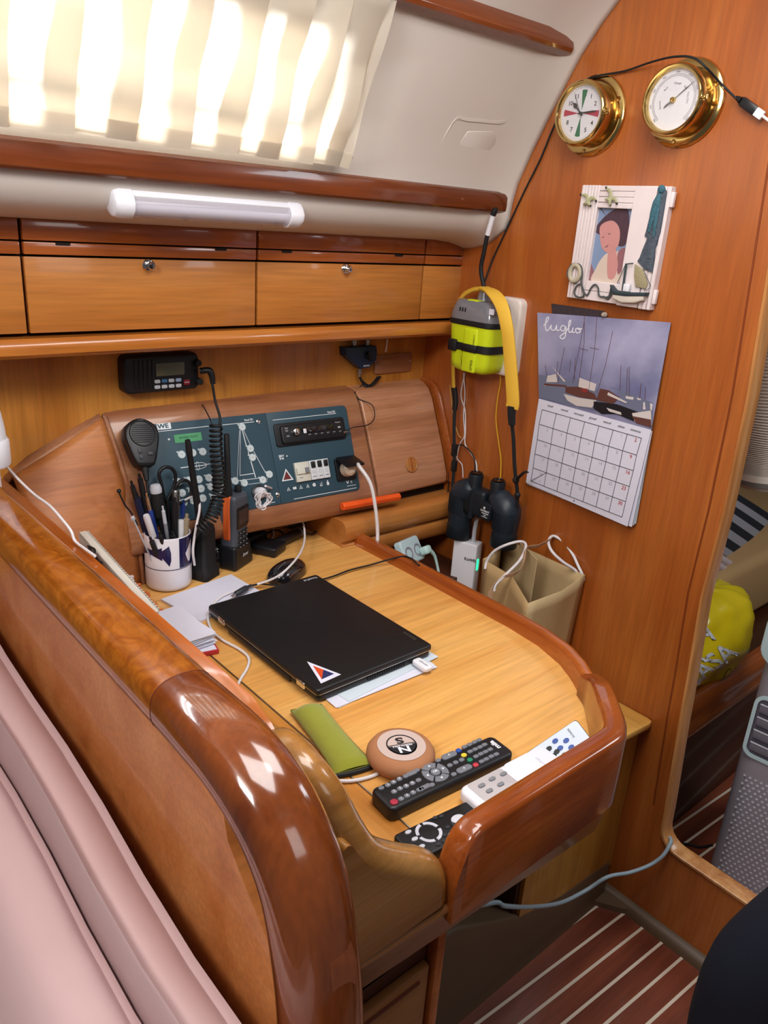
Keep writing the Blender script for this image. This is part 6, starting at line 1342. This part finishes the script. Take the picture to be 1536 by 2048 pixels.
# ---- green felt spectacle case
a, b, c, d = oz(581, 1421, .757), oz(643, 1409, .757), oz(748, 1528, .757), oz(670, 1549, .757); cen = (a+b+c+d)/4
fel = mat('olive_felt', '#8f9428', .9, bump=(900, .5), sheen=.3, var=.06, vscale=80)
gc = thing('glasses_case', 'olive green felt glasses case lying on the hinge line of the table', 'glasses case', T(cen.x, cen.y, .7505))
def cf(s, t):
    p = bil([a, b, c, d], s, t)-Vector((cen.x, cen.y, .757)); k = (math.sin(PI*min(1, max(0, s)))**.5); mid = 1-.10*math.sin(PI*t)
    ctr = bil([a, b, c, d], .5, t)-Vector((cen.x, cen.y, .757)); p = ctr+(p-ctr)*mid
    e = min(1, t/.10)**.5*min(1, (1-t)/.03+.35); return p, k*e*(1-.35*t)
m = MB(); m.grid(lambda s, t: (lambda q_: q_[0]+Vector((0, 0, .006+.017*q_[1])))(cf(s, t)), 14, 20); m.grid(lambda s, t: (lambda q_: q_[0]+Vector((0, 0, .006-.005*q_[1])))(cf(s, t)), 14, 20)
m.loft([[cf(s, t)[0]+Vector((0, 0, z)) for s, t in [(i/14, 0) for i in range(14)]+[(1, j/20) for j in range(20)]+[(1-i/14, 1) for i in range(14)]+[(0, 1-j/20) for j in range(20)]] for z in (.004, .008)], cap=False)
m.build('felt_body', fel, gc, ang=60)
m = MB(); m.tube([cf(0, 1)[0]+Vector((0, 0, .004)), cf(.3, 1)[0]+Vector((0, -.002, .0035)), cf(.7, 1)[0]+Vector((0, -.002, .0035)), cf(1, 1)[0]+Vector((0, 0, .004))], .0032, 8); m.build('dark_opening', black_m, gc)
# ---- cork disc
cpos = oz(803, 1491, .778); kd = thing('cork_disc', 'round tan cork disc with a black and white north south emblem', 'disc', FD(cpos.x, cpos.y, 0, .7505))
cork = mat('tan_cork', '#a5714d', .85, var=.14, vscale=900, bump=(900, .3)); corkl = mat('pale_cork', '#c0aca4', .8, var=.10, vscale=900)
m = MB(); m.lathe([(0, 0), (.036, 0), (.044, .004), (.048, .012), (.0475, .018), (.043, .025), (.036, .028), (0, .0285)], 56); m.build('body', cork, kd, ang=60)
m = MB(); m.lathe([(0, .0284), (.0335, .0284), (.0338, .0288), (0, .0291)], 48); m.build('pale_inlay', corkl, kd)
KR = RZ(math.radians(158)); zz = .0292
m = MB(); m.line([(.0205*math.cos(a), .0205*math.sin(a)) for a in [2*PI*k/40 for k in range(40)]], .0018, .0003, T(0, 0, zz), closed=True)
m.prism([(.0205*math.cos(a), .0205*math.sin(a)) for a in [PI*k/20 for k in range(21)]], zz, zz+.0003, KR @ T(0, .0015, 0)); m.mi = 0
m.text('S', KR @ T(0, -.0092, zz+.0002), .0175, wide=1.45, bold=.0005); m.box((0, -.0005, zz+.0001), (.040, .0012, .0003), KR); m.mi = 1
m.text('N', KR @ T(0, .0108, zz+.0005), .0165, wide=1.4, bold=.0005); m.text('NORTH SAILS', KR @ T(0, .0030, zz+.0005), .0046, wide=1, bold=.0001); m.build('emblem', [ink, white_p], kd)

# ---- remote controls
def q8(F, u, v, h): return Q(F, 720+u/3.2, 1430+v/3.2, h)
cen, ang, L, Wd = rectfit([(779, 1619), (1036, 1506), (979, 1467), (743, 1580)], .771)
RF = FD(cen.x, cen.y, ang, .7505)
tv = thing('tv_remote', 'large black television remote with grey keys and four coloured keys', 'remote control', RF, 'remote controls on the chart table')
m = MB(); m.prism(rrect(L, Wd, .010, 5), 0, .0205, None, bev=.0045, seg=3, bevbot=True); m.build('body', black, tv)
kt = mat('key_grey', '#6f737b', .5)
def key(F, par, u, v, w_, h_, mt, top=.0205, hh=.0018, r=None, rz=0, mark=None, nm='key'):
    c = q8(F, u, v, top); m = MB(); m.prism(rrect(w_, h_, r or min(w_, h_)*.48, 4), top-.001, top+hh, T(c.x, c.y, 0) @ RZ(rz), bev=.0006, seg=2)
    if mark: m.mi = 1; m.text(mark, T(c.x, c.y, top+hh+.0001), h_*.8)
    return m.build(nm, [mt, white_p] if mark else mt, par)
for u, v, n in [(178, 452, '3'), (214, 433, '6'), (252, 413, '9'), (218, 494, '2'), (256, 474, '5'), (296, 458, '8'), (335, 440, '0'), (263, 540, '1'), (301, 520, '4'), (340, 500, '7')]: key(RF, tv, u, v, .0085, .0068, kt, mark=n)
for u, v in [(136, 470), (292, 395), (378, 482), (364, 356), (374, 420), (460, 450), (392, 478), (500, 293), (600, 382), (575, 325), (612, 307), (650, 290)]: key(RF, tv, u, v, .0082, .0062, kt)
for u, v in [(330, 376), (420, 462)]: key(RF, tv, u, v, .014, .0068, kt, r=.001)
key(RF, tv, 218, 560, .0105, .0092, redm)
for u, v, mt in [(630, 230, mat('key_blue', '#2a4fa0', .4)), (665, 260, mat('key_yellow', '#d6c03a', .4)), (703, 290, mat('key_green', '#1f7f5c', .4)), (740, 322, mat('key_red', '#c03a4a', .4))]: key(RF, tv, u, v, .0085, .0068, mt)
for u, v in [(668, 207), (700, 192), (732, 176), (762, 163), (705, 237), (737, 222), (768, 208), (797, 193), (742, 268), (773, 252), (803, 238), (833, 223), (778, 300), (808, 285), (840, 268), (872, 254)]: key(RF, tv, u, v, .0082, .0056, kt, r=.0018)
for u, v in [(570, 262), (667, 347)]: key(RF, tv, u, v, .0255, .0098, kt, mark='+')
c = q8(RF, 482, 370, .0205)
for k in range(4):
    m = MB(); a0 = math.radians(45+90*k+4); P = [( .0185*math.cos(a0+math.radians(82)*i/8), .0185*math.sin(a0+math.radians(82)*i/8)) for i in range(9)]+[(.0085*math.cos(a0+math.radians(82)*(8-i)/8), .0085*math.sin(a0+math.radians(82)*(8-i)/8)) for i in range(9)]
    m.prism(P, .0195, .0222, T(c.x, c.y, 0), bev=.0005, seg=1); m.mi = 1; aa = math.radians(90+90*k); m.prism([(.0155*math.cos(aa), .0155*math.sin(aa)), (.012*math.cos(aa+.16), .012*math.sin(aa+.16)), (.012*math.cos(aa-.16), .012*math.sin(aa-.16))], .0221, .0225, T(c.x, c.y, 0)); m.build('arrow_key', [kt, white_p], tv)
m = MB(); m.lathe([(0, .0205), (.0068, .0205), (.0066, .0226), (0, .0232)], 24, T(c.x, c.y, 0)); m.mi = 1; m.text('OK', T(c.x, c.y, .0233), .0055, bold=.0001); m.build('ok_key', [kt, white_p], tv)
c = q8(RF, 864, 190, .0205); m = MB(); m.text('miia', T(c.x, c.y, .0206) @ RZ(-PI/2+PI), .011, bold=.0004); m.build('lettering', white_p, tv)
# white air conditioner remote
cen, ang, L, Wd = rectfit([(953, 1608), (1123, 1520), (1064, 1500), (937, 1583)], .772)
cen = oz(1022, 1553, .772); WRf = frame((cen.x+.002, cen.y-.003, .7565), (math.cos(ang-.05), math.sin(ang-.05), .02), (0, 1, 0))
wr = thing('white_remote', 'white remote control with grey key area, leaning by the front fiddle', 'remote control', WRf, 'remote controls on the chart table')
m = MB(); m.prism(rrect(.158, .048, .012, 5), 0, .019, None, bev=.006, seg=4, bevbot=True); m.build('body', white_p, wr)
m = MB(); m.prism(rrect(.062, .036, .004, 4, -.036, .002), .017, .0196, bev=.0005); m.build('grey_key_area', mat('warm_grey_plastic', '#b5b0b2', .45), wr)
for u, v in ((918, 380), (845, 412), (900, 447), (778, 455), (828, 488)): key(WRf, wr, u, v, .0105, .0055, grey_m, top=.0196, hh=.0022)
m = MB(); m.prism(rrect(.078, .044, .008, 4, .038, 0), .018, .0199, bev=.0008); m.build('sliding_cover', mat('cool_white_plastic', '#dfe3f2', .22), wr)
c = q8(WRf, 1160, 300, .020); m = MB(); m.text('Vitrifrigo', T(c.x, c.y, .0200) @ RZ(PI/2), .0058); m.build('lettering', grey_l, wr)
# small card remote leaning in the corner of the fiddle
SRf = frame(oz(1128, 1490, .777), oz(1145, 1470, .790)-oz(1092, 1506, .765), oz(1118, 1457, .78)-oz(1171, 1480, .78))
sr = thing('card_remote', 'small white card remote with blue and black keys, tucked in the fiddle corner', 'remote control', SRf, 'remote controls on the chart table')
m = MB(); m.prism(rrect(.088, .042, .005, 4, -.008, 0), -.007, 0, None, bev=.001, bevbot=True); m.build('black_back', black, sr)
m = MB(); m.prism(rrect(.086, .040, .005, 4, -.008, 0), -.001, .0006); m.build('white_face', mat('card_white', '#cdd9e6', .3), sr)
kb = mat('card_blue_key', '#2c4d9a', .4)
for u, v, mt in [(1250, 168, kb), (1320, 165, kb), (1282, 213, kb), (1353, 208, kb), (1210, 217, black), (1190, 240, black), (1260, 236, black), (1240, 262, black), (1308, 258, black)]:
    c = q8(SRf, u, v, 0); m = MB(); m.prism(circ(.0046, 16, c.x, c.y, .0034), 0, .0014); m.build('key', mt, sr)
c = q8(SRf, 1350, 118, 0); m = MB(); m.text('REMOTE', T(c.x, c.y, .0008) @ RZ(-PI/2), .004); m.build('lettering', black, sr)
# black remote at the front
BRf = FD(.582, .4935, math.radians(-6), .7505)
brm = thing('black_remote', 'black remote with a white ring key, half hidden behind the front fiddle', 'remote control', BRf, 'remote controls on the chart table')
m = MB(); m.prism(rrect(.118, .048, .006, 4), 0, .013, None, bev=.003, seg=3, bevbot=True); m.build('body', black, brm)
wk = mat('pale_key', '#c7c9d4', .4); c = q8(BRf, 440, 752, .013)
for k in range(4):
    m = MB(); a0 = math.radians(90*k+8); P = [(.0165*math.cos(a0+math.radians(74)*i/8), .0165*math.sin(a0+math.radians(74)*i/8)) for i in range(9)]+[(.0125*math.cos(a0+math.radians(74)*(8-i)/8), .0125*math.sin(a0+math.radians(74)*(8-i)/8)) for i in range(9)]
    m.prism(P, .0125, .0142, T(c.x, c.y, 0)); m.build('ring_key', wk, brm)
for u, v, w_, h_ in ((625, 668, .019, .013), (308, 753, .009, .0055), (350, 797, .009, .0055), (395, 845, .009, .0055)):
    c = q8(BRf, u, v, .013); m = MB(); m.prism(circ(w_/2, 18, c.x, c.y, h_/2), .0125, .0148, bev=.0005); m.build('key', wk, brm)
for u, v in ((480, 660), (520, 650), (560, 720), (590, 745), (500, 830), (540, 810), (540, 770), (600, 700)):
    c = q8(BRf, u, v, .013)
    if abs(c.x) < .054 and abs(c.y) < .020: m = MB(); m.prism(circ(.0035, 12, c.x, c.y, .0025), .0125, .0142); m.build('dark_key', grey_d, brm)

# ================================================================== SEAT BACK CUSHIONS
lea = mat('blush_leather', '#c4a6a6', .45, bump=(35, .25), var=.03, vscale=5); lea2 = mat('blush_leather_seam', '#a5887f', .5)
def cush(name, xz0, xz1, label):
    m = MB(); rings = []
    for k in range(13):
        u = k/12; y = 1.40-(1.40-.05)*u; pr = [(a[0]+(b[0]-a[0])*u, a[1]+(b[1]-a[1])*u) for a, b in zip(xz0, xz1)]; wob = .003*math.sin(7*u)+.002*math.sin(17*u)
        e = .6 if k in (0, 12) else 1; cx_ = sum(p[0] for p in pr)/len(pr); cz = sum(p[1] for p in pr)/len(pr)
        sp_ = spline([Vector((p[0], 0, p[1])) for p in pr], 4, closed=True); rings.append([Vector((cx_+(p.x-cx_)*e+wob, y, cz+(p.z-cz)*e+wob)) for p in sp_])
    m.loft(rings); return m.build(name, lea, None, at=(cx_, .7, .2), world=True, ang=60)
A0 = [(.262, .30), (.262, .80), (.250, .850), (.225, .868), (.200, .860), (.192, .82), (.19, .30)]
A1 = [(.262, .25), (.262, .715), (.252, .752), (.235, .768), (.217, .772), (.207, .755), (.20, .25)]
ca = tag(cush('back_cushion', A0, A1, ''), 'narrow blush leather back cushion with a seam, pressed against the partition', 'cushion', 'blush leather cushions')
m = MB(); m.tube([(.226, 1.38, .869), (.231, .9, .824), (.2315, .6, .795), (.232, .3, .777), (.233, .1, .769)], .0016, 6); m.build('piping', lea2, ca, world=False).location = tuple(-Vector(ca.location))
B0 = [(.190, .20), (.190, .74), (.182, .782), (.160, .796), (.12, .78), (.06, .66), (-.02, .50), (-.12, .30), (-.12, .20)]
B1 = [(.205, .20), (.205, .70), (.198, .748), (.175, .764), (.13, .745), (.06, .64), (-.02, .50), (-.12, .30), (-.12, .20)]
cb = tag(cush('seat_cushion', B0, B1, ''), 'broad blush leather seat cushion filling the bottom left corner', 'cushion', 'blush leather cushions')

# ================================================================== BEYOND THE DOORWAY
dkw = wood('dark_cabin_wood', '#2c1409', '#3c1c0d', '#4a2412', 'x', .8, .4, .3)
bth = thing('berth', 'dark wooden berth front with a rounded varnished edge seen through the doorway', 'berth', T(2.0, .9, 0))
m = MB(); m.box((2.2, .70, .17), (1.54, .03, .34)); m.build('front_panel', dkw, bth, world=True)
m = MB(); pr = [(.0, .335), (-.022, .338), (-.032, .352), (-.032, .372), (-.024, .384), (-.026, .398), (-.018, .425), (-.004, .438), (.012, .438), (.014, .41), (.02, .335)]
m.loft([[Vector((x, .680+a, b)) for a, b in pr] for x in (1.43, 2.96)]); m.build('fiddle_rail', trimd_w, bth, world=True, ang=45)
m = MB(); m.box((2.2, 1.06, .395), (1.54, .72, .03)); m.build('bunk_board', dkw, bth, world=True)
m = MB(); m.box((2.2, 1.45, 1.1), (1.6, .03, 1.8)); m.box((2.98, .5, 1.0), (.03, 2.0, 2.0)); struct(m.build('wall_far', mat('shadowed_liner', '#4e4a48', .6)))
tan = mat('tan_vinyl', '#b08a5c', .6, bump=(40, .1))
m = MB(); m.box((2.28, 1.10, .52), (1.25, .60, .20), bev=.03, seg=4); tag(m.build('berth_cushion', tan, None, at=(2.28, 1.1, .42), world=True), 'tan berth cushion behind the yellow bag', 'cushion')
# yellow carrier bag
ybf = T(1.68, .80, .442)
yb = thing('yellow_bag', 'crumpled yellow plastic bag with white lettering on the berth beyond the doorway', 'bag', T(1.79, .77, .395))
ymt = mat('yellow_plastic', '#e0c414', .28, bump=(16, .9), spec=.6)
r9 = random.Random(9); m = MB()
import mathutils
def yf(u, v):
    th_ = 2*PI*u; ph_ = PI*v; n_ = mathutils.noise.noise(Vector((math.cos(th_)*2.2, math.sin(th_)*2.2, v*5)))*.16+mathutils.noise.noise(Vector((math.cos(th_)*6, math.sin(th_)*6, v*11)))*.05
    r = math.sin(ph_)**.75*(1+n_); return Vector((.235*r*math.cos(th_), .115*r*math.sin(th_), .126-.126*math.cos(ph_)*(1+n_*.5)))
m.grid(yf, 48, 32, T(0, 0, -.003) @ RZ(.05)); m.build('plastic_body', ymt, yb, ang=70)
YF = frame((1.79, .77, .395), (.42, -.90, 0), (0, 0, 1))
def ytext(s_, px, py, size, rz, h=.15):
    c = Q(YF, px, py, h); m = MB(); m.text(s_, YF @ T(c.x, c.y, h) @ RZ(rz), size, bold=.0012); return m
mm_ = MB()
def snap(mb):   # push the letters onto the bag surface
    bm_ = [o for o in bpy.data.objects if o.parent == yb][0]
    bq_ = bmesh.new(); vv_ = [bq_.verts.new(p) for p in mb.v]
    for f in mb.f:
        try: bq_.faces.new([vv_[i] for i in f])
        except ValueError: pass
    bmesh.ops.triangulate(bq_, faces=bq_.faces[:])
    for _k in range(5):
        le = [e for e in bq_.edges if e.calc_length() > .007]
        if not le: break
        bmesh.ops.subdivide_edges(bq_, edges=le, cuts=1); bmesh.ops.triangulate(bq_, faces=bq_.faces[:])
    bq_.verts.index_update(); mb = MB(); mb.add([v.co.copy() for v in bq_.verts], [[v.index for v in f.verts] for f in bq_.faces]); bq_.free()
    from mathutils.bvhtree import BVHTree
    tr = BVHTree.FromPolygons([yb.matrix_world @ v.co for v in bm_.data.vertices], [list(p.vertices) for p in bm_.data.polygons]); out = []
    for p in mb.v:
        d = (p-CAM).normalized(); hit = tr.ray_cast(CAM, d); out.append(hit[0]-d*.003 if hit[0] else None)
    ok = [i for i, p in enumerate(out) if p is not None]; mp_2 = {j: i for i, j in enumerate(ok)}
    f2 = [[mp_2[i] for i in f] for f in mb.f if all(i in mp_2 for i in f)]; r = MB(); r.add([out[i] for i in ok], f2); return r
for s_, px, py, sz, rz in (('LA', 1400, 1268, .055, .35), ('TA', 1380, 1322, .055, .75), ('CASA', 1417, 1334, .060, .98)):
    b = snap(ytext(s_, px, py, sz, rz)); mm_.add(b.v, b.f)
mm_.build('white_lettering', white_p, yb, world=True, ang=180)
mk = MB(); c1 = [oy(1415, 1396, .69), oy(1440, 1372, .69), oy(1452, 1345, .69), oy(1462, 1338, .69), (oy(1458, 1360, .69)), oy(1445, 1384, .69), oy(1425, 1394, .69)]
mk.tube(c1, .0009, 6); b = snap(mk); b.build('black_drawing', ink, yb, world=True, ang=180)
m = MB(); m.grid(lambda u, v: Vector((.07*math.sin(PI*v)*math.cos(2*PI*u)*(1+.15*math.sin(5*u*6)), .05*math.sin(PI*v)*math.sin(2*PI*u), .06-.06*math.cos(PI*v))), 24, 14); tag(m.build('white_bag', mat('white_film', '#c9c4c2', .5, bump=(30, .8)), None, at=T(1.98, .86, .41)), 'crumpled white bag just behind the yellow bag', 'bag')
# striped towel pile
navy = mat('towel_navy', '#12141c', .9, bump=(500, .4)); lt = mat('towel_grey_white', '#8f8a8e', .9, bump=(500, .4)); pk = mat('towel_pinkish', '#b5a09e', .9, bump=(400, .4))
tow = thing('striped_towel', 'navy and white striped towel folded on the tan cushion beyond the doorway', 'towel', T(2.15, .98, .62))
q4c = [oy(1430, 965, .98), oy(1590, 1064, .94), oy(1575, 1190, .85), oy(1405, 1087, .87)]
def tf(u, v):
    p = bil(q4c, u, v); return p+Vector((-.5, -.7, .35))*(.010*math.sin(4*u+3*v)+.018*math.sin(PI*v))
m = MB(); nst = 8
for k in range(nst):
    m.mi = k % 2
    vs = [tf(i/12, (k+j/3)/nst) for i in range(13) for j in range(4)]; m.add(vs, [(i*4+j, (i+1)*4+j, (i+1)*4+j+1, i*4+j+1) for i in range(12) for j in range(3)])
m.build('striped_top', [navy, lt], tow, world=True, ang=60, solid=.012)
m = MB()
for k in range(2): m.tube([oy(1405+4*k, 1098+18*k, .855-.01*k), oy(1460, 1132+18*k, .845-.01*k), oy(1500-6*k, 1157+17*k, .84-.01*k), oy(1500+60*(1-k)-4*k, 1194-14*k+3, .835)], .015, 10)
m.build('folded_edge', pk, tow, world=True, ang=60)
# white ventilation duct
dm = mat('duct_white', '#ddd6cc', .5); dgy = mat('duct_grey', '#6f6a66', .5)
du = thing('ventilation_duct', 'large white ribbed ventilation duct hanging down beyond the doorway', 'duct', T(1.75, .66, .9))
DC = spline([ox(1590, 480, 1.66), ox(1574, 600, 1.66), ox(1558, 720, 1.66), ox(1546, 820, 1.66), ox(1535, 890, 1.665), ox(1528, 935, 1.67)], 16)
rings = []; n_ = len(DC)
m = MB()
def ring(p, t, r, seg=32):
    x = Vector((1, 0, 0)); x = (x-t*x.dot(t)).normalized(); y = t.cross(x); return [p+x*math.cos(2*PI*k/seg)*r+y*math.sin(2*PI*k/seg)*r for k in range(seg)]
for i, p in enumerate(DC):
    t = (DC[min(i+1, n_-1)]-DC[max(i-1, 0)]).normalized()
    for j in range(2):
        q_ = p.lerp(DC[min(i+1, n_-1)], j*.5); rings.append(ring(q_, t, .080 if j == 0 else .0745))
m.loft(rings); m.build('ribbed_hose', dm, du, world=True, ang=30)
t = (DC[-1]-DC[-3]).normalized(); m = MB(); m.loft([ring(DC[-1]+t*d_, t, r) for d_, r in ((-.005, .082), (.012, .082), (.014, .076), (.03, .068))]); m.mi = 1; m.loft([ring(DC[-1]+t*d_, t, r) for d_, r in ((.008, .0825), (.018, .0825))]); m.build('end_collar', [dm, dgy], du, world=True, ang=40)
# portable air conditioner
AC = frame((1.655, .552, 0), (.10, -1, 0), (0, 0, 1))
ac = thing('air_conditioner', 'tall silver portable air conditioner with dimpled front standing beyond the doorway sill', 'air conditioner', AC)
acm = mat('ac_silver', '#a9a3ae', .38, metal=.15); acl = mat('ac_pale_trim', '#c4dde2', .3)
def acq(px, py, h=0): return Q(AC, px, py, h)
aw_ = .36
m = MB(); m.loft([[Vector((x+aw_/2, y, z-.15)) for x, z in rrect(aw_*k, .30, .05, 6)] for y, k in ((0, 1), (.05, 1), (.4, 1), (.66, 1), (.70, .98), (.715, .93))]); m.build('casing', acm, ac, ang=50)
g0, g1 = acq(1490, 1560), acq(1455, 1790); m = MB(); pitch = .0125
for r_ in range(26):
    for c_2 in range(12):
        x = .030+c_2*pitch+(pitch/2 if r_ % 2 else 0); y = .305-r_*.0115
        if x < .19 and y > .01: m.lathe([(0, .0004), (.0028, .0004), (.0032, .0010), (.0022, .0016), (0, .0014)], 8, T(x, y, 0))
m.build('dimples', mat('ac_dimple', '#cfd3dd', .3), ac)
lv0 = acq(1500, 1390).y; lv1 = acq(1510, 1505).y
m = MB(); m.line([(p[0]+.072, p[1]+(lv0+lv1)/2) for p in rrect(.115, abs(lv0-lv1)+.02, .02, 5)], .008, .005, T(0, 0, 0), closed=True); m.build('vent_surround', acl, ac)
m = MB(); m.prism(rrect(.105, abs(lv0-lv1)+.012, .018, 5, .072, (lv0+lv1)/2), .0003, .001); m.build('vent_recess', mat('ac_recess', '#5d5a66', .5), ac)
for k in range(4):
    m = MB(); m.box((.074, lv1+(k+.5)*(lv0-lv1)/4, .006), (.098, .021, .006), RX(0), bev=.002); m.mi = 1; m.box((.074, lv1+(k+.5)*(lv0-lv1)/4+.011, .009), (.098, .0018, .003)); m.build('louvre', [mat('ac_louvre', '#77747f', .4), white_p], ac)
dp0 = acq(1508, 1210, 0).y; dp1 = acq(1512, 1320, 0).y
m = MB(); m.prism(rrect(.20, .135, .04, 6, .094, .663), .0, .010, bev=.004, seg=3); m.build('display_surround', acl, ac)
m = MB(); m.prism(rrect(.17, .105, .03, 6, .099, .663), .008, .0108); m.build('display', mat('ac_display', '#4d5560', .15), ac)
cable('dark_floor_lead', [oz(1348, 1690, .004), oz(1375, 1688, .004), oz(1400, 1694, .004), oz(1425, 1690, .004)], .003, black_m, 'short dark lead on the floor beyond the doorway sill')
# grey cable over the sill
gcb = mat('grey_blue_cable', '#93a6b0', .4)
cable('grey_cable', [Vector((.70, .62, .42)), oy(982, 1806, .60), oy(1010, 1812, .59), oy(1060, 1814, .60), oy(1120, 1806, .62), oy(1170, 1782, .62), oy(1215, 1754, .60), oy(1260, 1745, .58), oy(1300, 1730, .56), ox(1325, 1712, 1.375), ox(1338, 1692, 1.392), ox(1342, 1680, 1.405), ox(1336, 1677, 1.42), Vector((1.445, .56, .15)), Vector((1.50, .555, .012))], .0042, gcb, 'thick grey cable stretching from under the table over the doorway sill')
# ================================================================== PERSON at the right edge, in dark clothing
skin = mat('skin', '#c08d74', .5); trou = mat('navy_trousers', '#1c2030', .85, bump=(60, .3)); jack = mat('black_jacket', '#0d0d10', .8, bump=(50, .3)); hairm = mat('dark_hair', '#20150f', .6)
def skinfig(name, verts, edges, rad, mt, parent, sub=2, root=0):
    me = bpy.data.meshes.new(name); me.from_pydata(verts, edges, []); me.materials.append(mt); o = bpy.data.objects.new(name, me); COL.objects.link(o)
    q_ = o.modifiers.new('skin', 'SKIN'); q_.use_smooth_shade = True
    for v, r in zip(me.skin_vertices[0].data, rad): v.radius = (r, r) if not isinstance(r, tuple) else r
    me.skin_vertices[0].data[root].use_root = True
    s = o.modifiers.new('sub', 'SUBSURF'); s.levels = s.render_levels = sub
    dg = bpy.context.evaluated_depsgraph_get(); m2 = bpy.data.meshes.new_from_object(o.evaluated_get(dg)); bpy.data.objects.remove(o)
    for p in m2.polygons: p.use_smooth = True
    n = bpy.data.objects.new(name, m2); COL.objects.link(n); n.parent = parent; return n
PX, PY = 1.07, -.02
pr_o = thing('person', 'person in a black jacket and dark navy trousers, cut off at the right edge', 'person', T(PX, PY, 0))
V_ = [(0, 0, .93), (0, 0, 1.08), (0, 0, 1.25), (0, 0, 1.40), (.01, 0, 1.50), (.02, 0, 1.58), (.03, 0, 1.68),
      (0, .09, .88), (-.03, .262, .43), (0, .265, .09), (.12, .275, .03), (0, -.10, .88), (.0, -.13, .48), (-.03, -.12, .09), (.09, -.13, .03),
      (0, .19, 1.39), (.04, .24, 1.12), (.24, .14, 1.14), (.31, .10, 1.16), (0, -.19, 1.39), (.04, -.24, 1.12), (.24, -.14, 1.14), (.31, -.10, 1.16)]
E_ = [(0, 1), (1, 2), (2, 3), (3, 4), (4, 5), (5, 6), (0, 7), (7, 8), (8, 9), (9, 10), (0, 11), (11, 12), (12, 13), (13, 14), (3, 15), (15, 16), (16, 17), (17, 18), (3, 19), (19, 20), (20, 21), (21, 22)]
Rd = [(.09, .08), (.10, .08), (.12, .09), (.12, .09), .055, .075, .07, .07, .062, .045, .035, .07, .055, .045, .035, .055, .045, .034, .028, .055, .045, .034, .028]
skinfig('body', V_, E_, Rd, skin, pr_o)
skinfig('trousers', [(0, 0, .96), (0, .09, .86), (-.02, .165, .66), (-.03, .262, .43), (-.01, .275, .27), (0, .265, .12), (0, -.10, .86), (0, -.12, .68), (0, -.13, .48), (-.02, -.125, .30), (-.03, -.12, .12)], [(0, 1), (1, 2), (2, 3), (3, 4), (4, 5), (0, 6), (6, 7), (7, 8), (8, 9), (9, 10)], [.14, .098, .082, .075, .068, .064, .098, .085, .075, .068, .064], trou, pr_o)
skinfig('jacket', [(0, 0, .84), (0, 0, .96), (0, 0, 1.10), (0, 0, 1.25), (0, 0, 1.40), (0, 0, 1.47), (0, .19, 1.39), (.04, .245, 1.12), (.21, .16, 1.14), (0, -.19, 1.39), (.04, -.245, 1.12), (.21, -.16, 1.14)], [(0, 1), (1, 2), (2, 3), (3, 4), (4, 5), (4, 6), (6, 7), (7, 8), (4, 9), (9, 10), (10, 11)], [(.17, .15), (.165, .145), (.15, .13), (.165, .135), (.14, .115), .07, .072, .062, .048, .072, .062, .048], jack, pr_o)
for sy in (1, -1):
    hv = [(.30, .105*sy, 1.16), (.345, .088*sy, 1.165)]; he = [(0, 1)]; hr_ = [.028, (.036, .018)]
    for k, (dy, l_) in enumerate(((.028, .068), (.010, .078), (-.009, .073), (-.026, .058))):
        b_ = len(hv); hv += [(.385, (.080+dy)*sy, 1.172), (.385+l_*.5, (.074+dy)*sy, 1.165), (.385+l_*.8, (.070+dy)*sy, 1.145)]; he += [(1, b_), (b_, b_+1), (b_+1, b_+2)]; hr_ += [.0095, .009, .0075]
    b_ = len(hv); hv += [(.345, .050*sy, 1.185), (.375, .035*sy, 1.19)]; he += [(1, b_), (b_, b_+1)]; hr_ += [.011, .009]
    skinfig('hand', hv, he, hr_, skin, pr_o)
m = MB(); m.ball((.025, 0, 1.645), .095, sc=(1.0, .82, 1.22)); m.tube([(.11, 0, 1.66), (.132, 0, 1.635), (.115, 0, 1.625)], [.008, .014, .010], 10); 
for sy in (1, -1): m.ball((.02, .078*sy, 1.64), .02, sc=(.6, .4, 1)); 
m.mi = 1
for sy in (1, -1): m.ball((.108, .030*sy, 1.665), .010, sc=(.6, 1, .7))
m.mi = 2; m.tube([(.108, -.022, 1.595), (.116, 0, 1.593), (.108, .022, 1.595)], .005, 8)
m.build('head', [skin, ink, mat('lips', '#9c5a50', .5)], pr_o, ang=60)
m = MB(); m.grid(lambda u, v: Vector((.012+.102*math.sin(PI*.58*v)*math.cos(2*PI*u), .086*math.sin(PI*.58*v)*math.sin(2*PI*u), 1.655+.122*math.cos(PI*.58*v))), 28, 12); m.build('hair', hairm, pr_o, ang=60, solid=.006)
for k, (x, y) in enumerate(((.03, .265), (.0, -.125))):
    m = MB(); m.prism(rrect(.27, .095, .045, 6, x+.04, y), .001, .07, None, bev=.025, seg=4); m.build('shoe', black_m, pr_o)
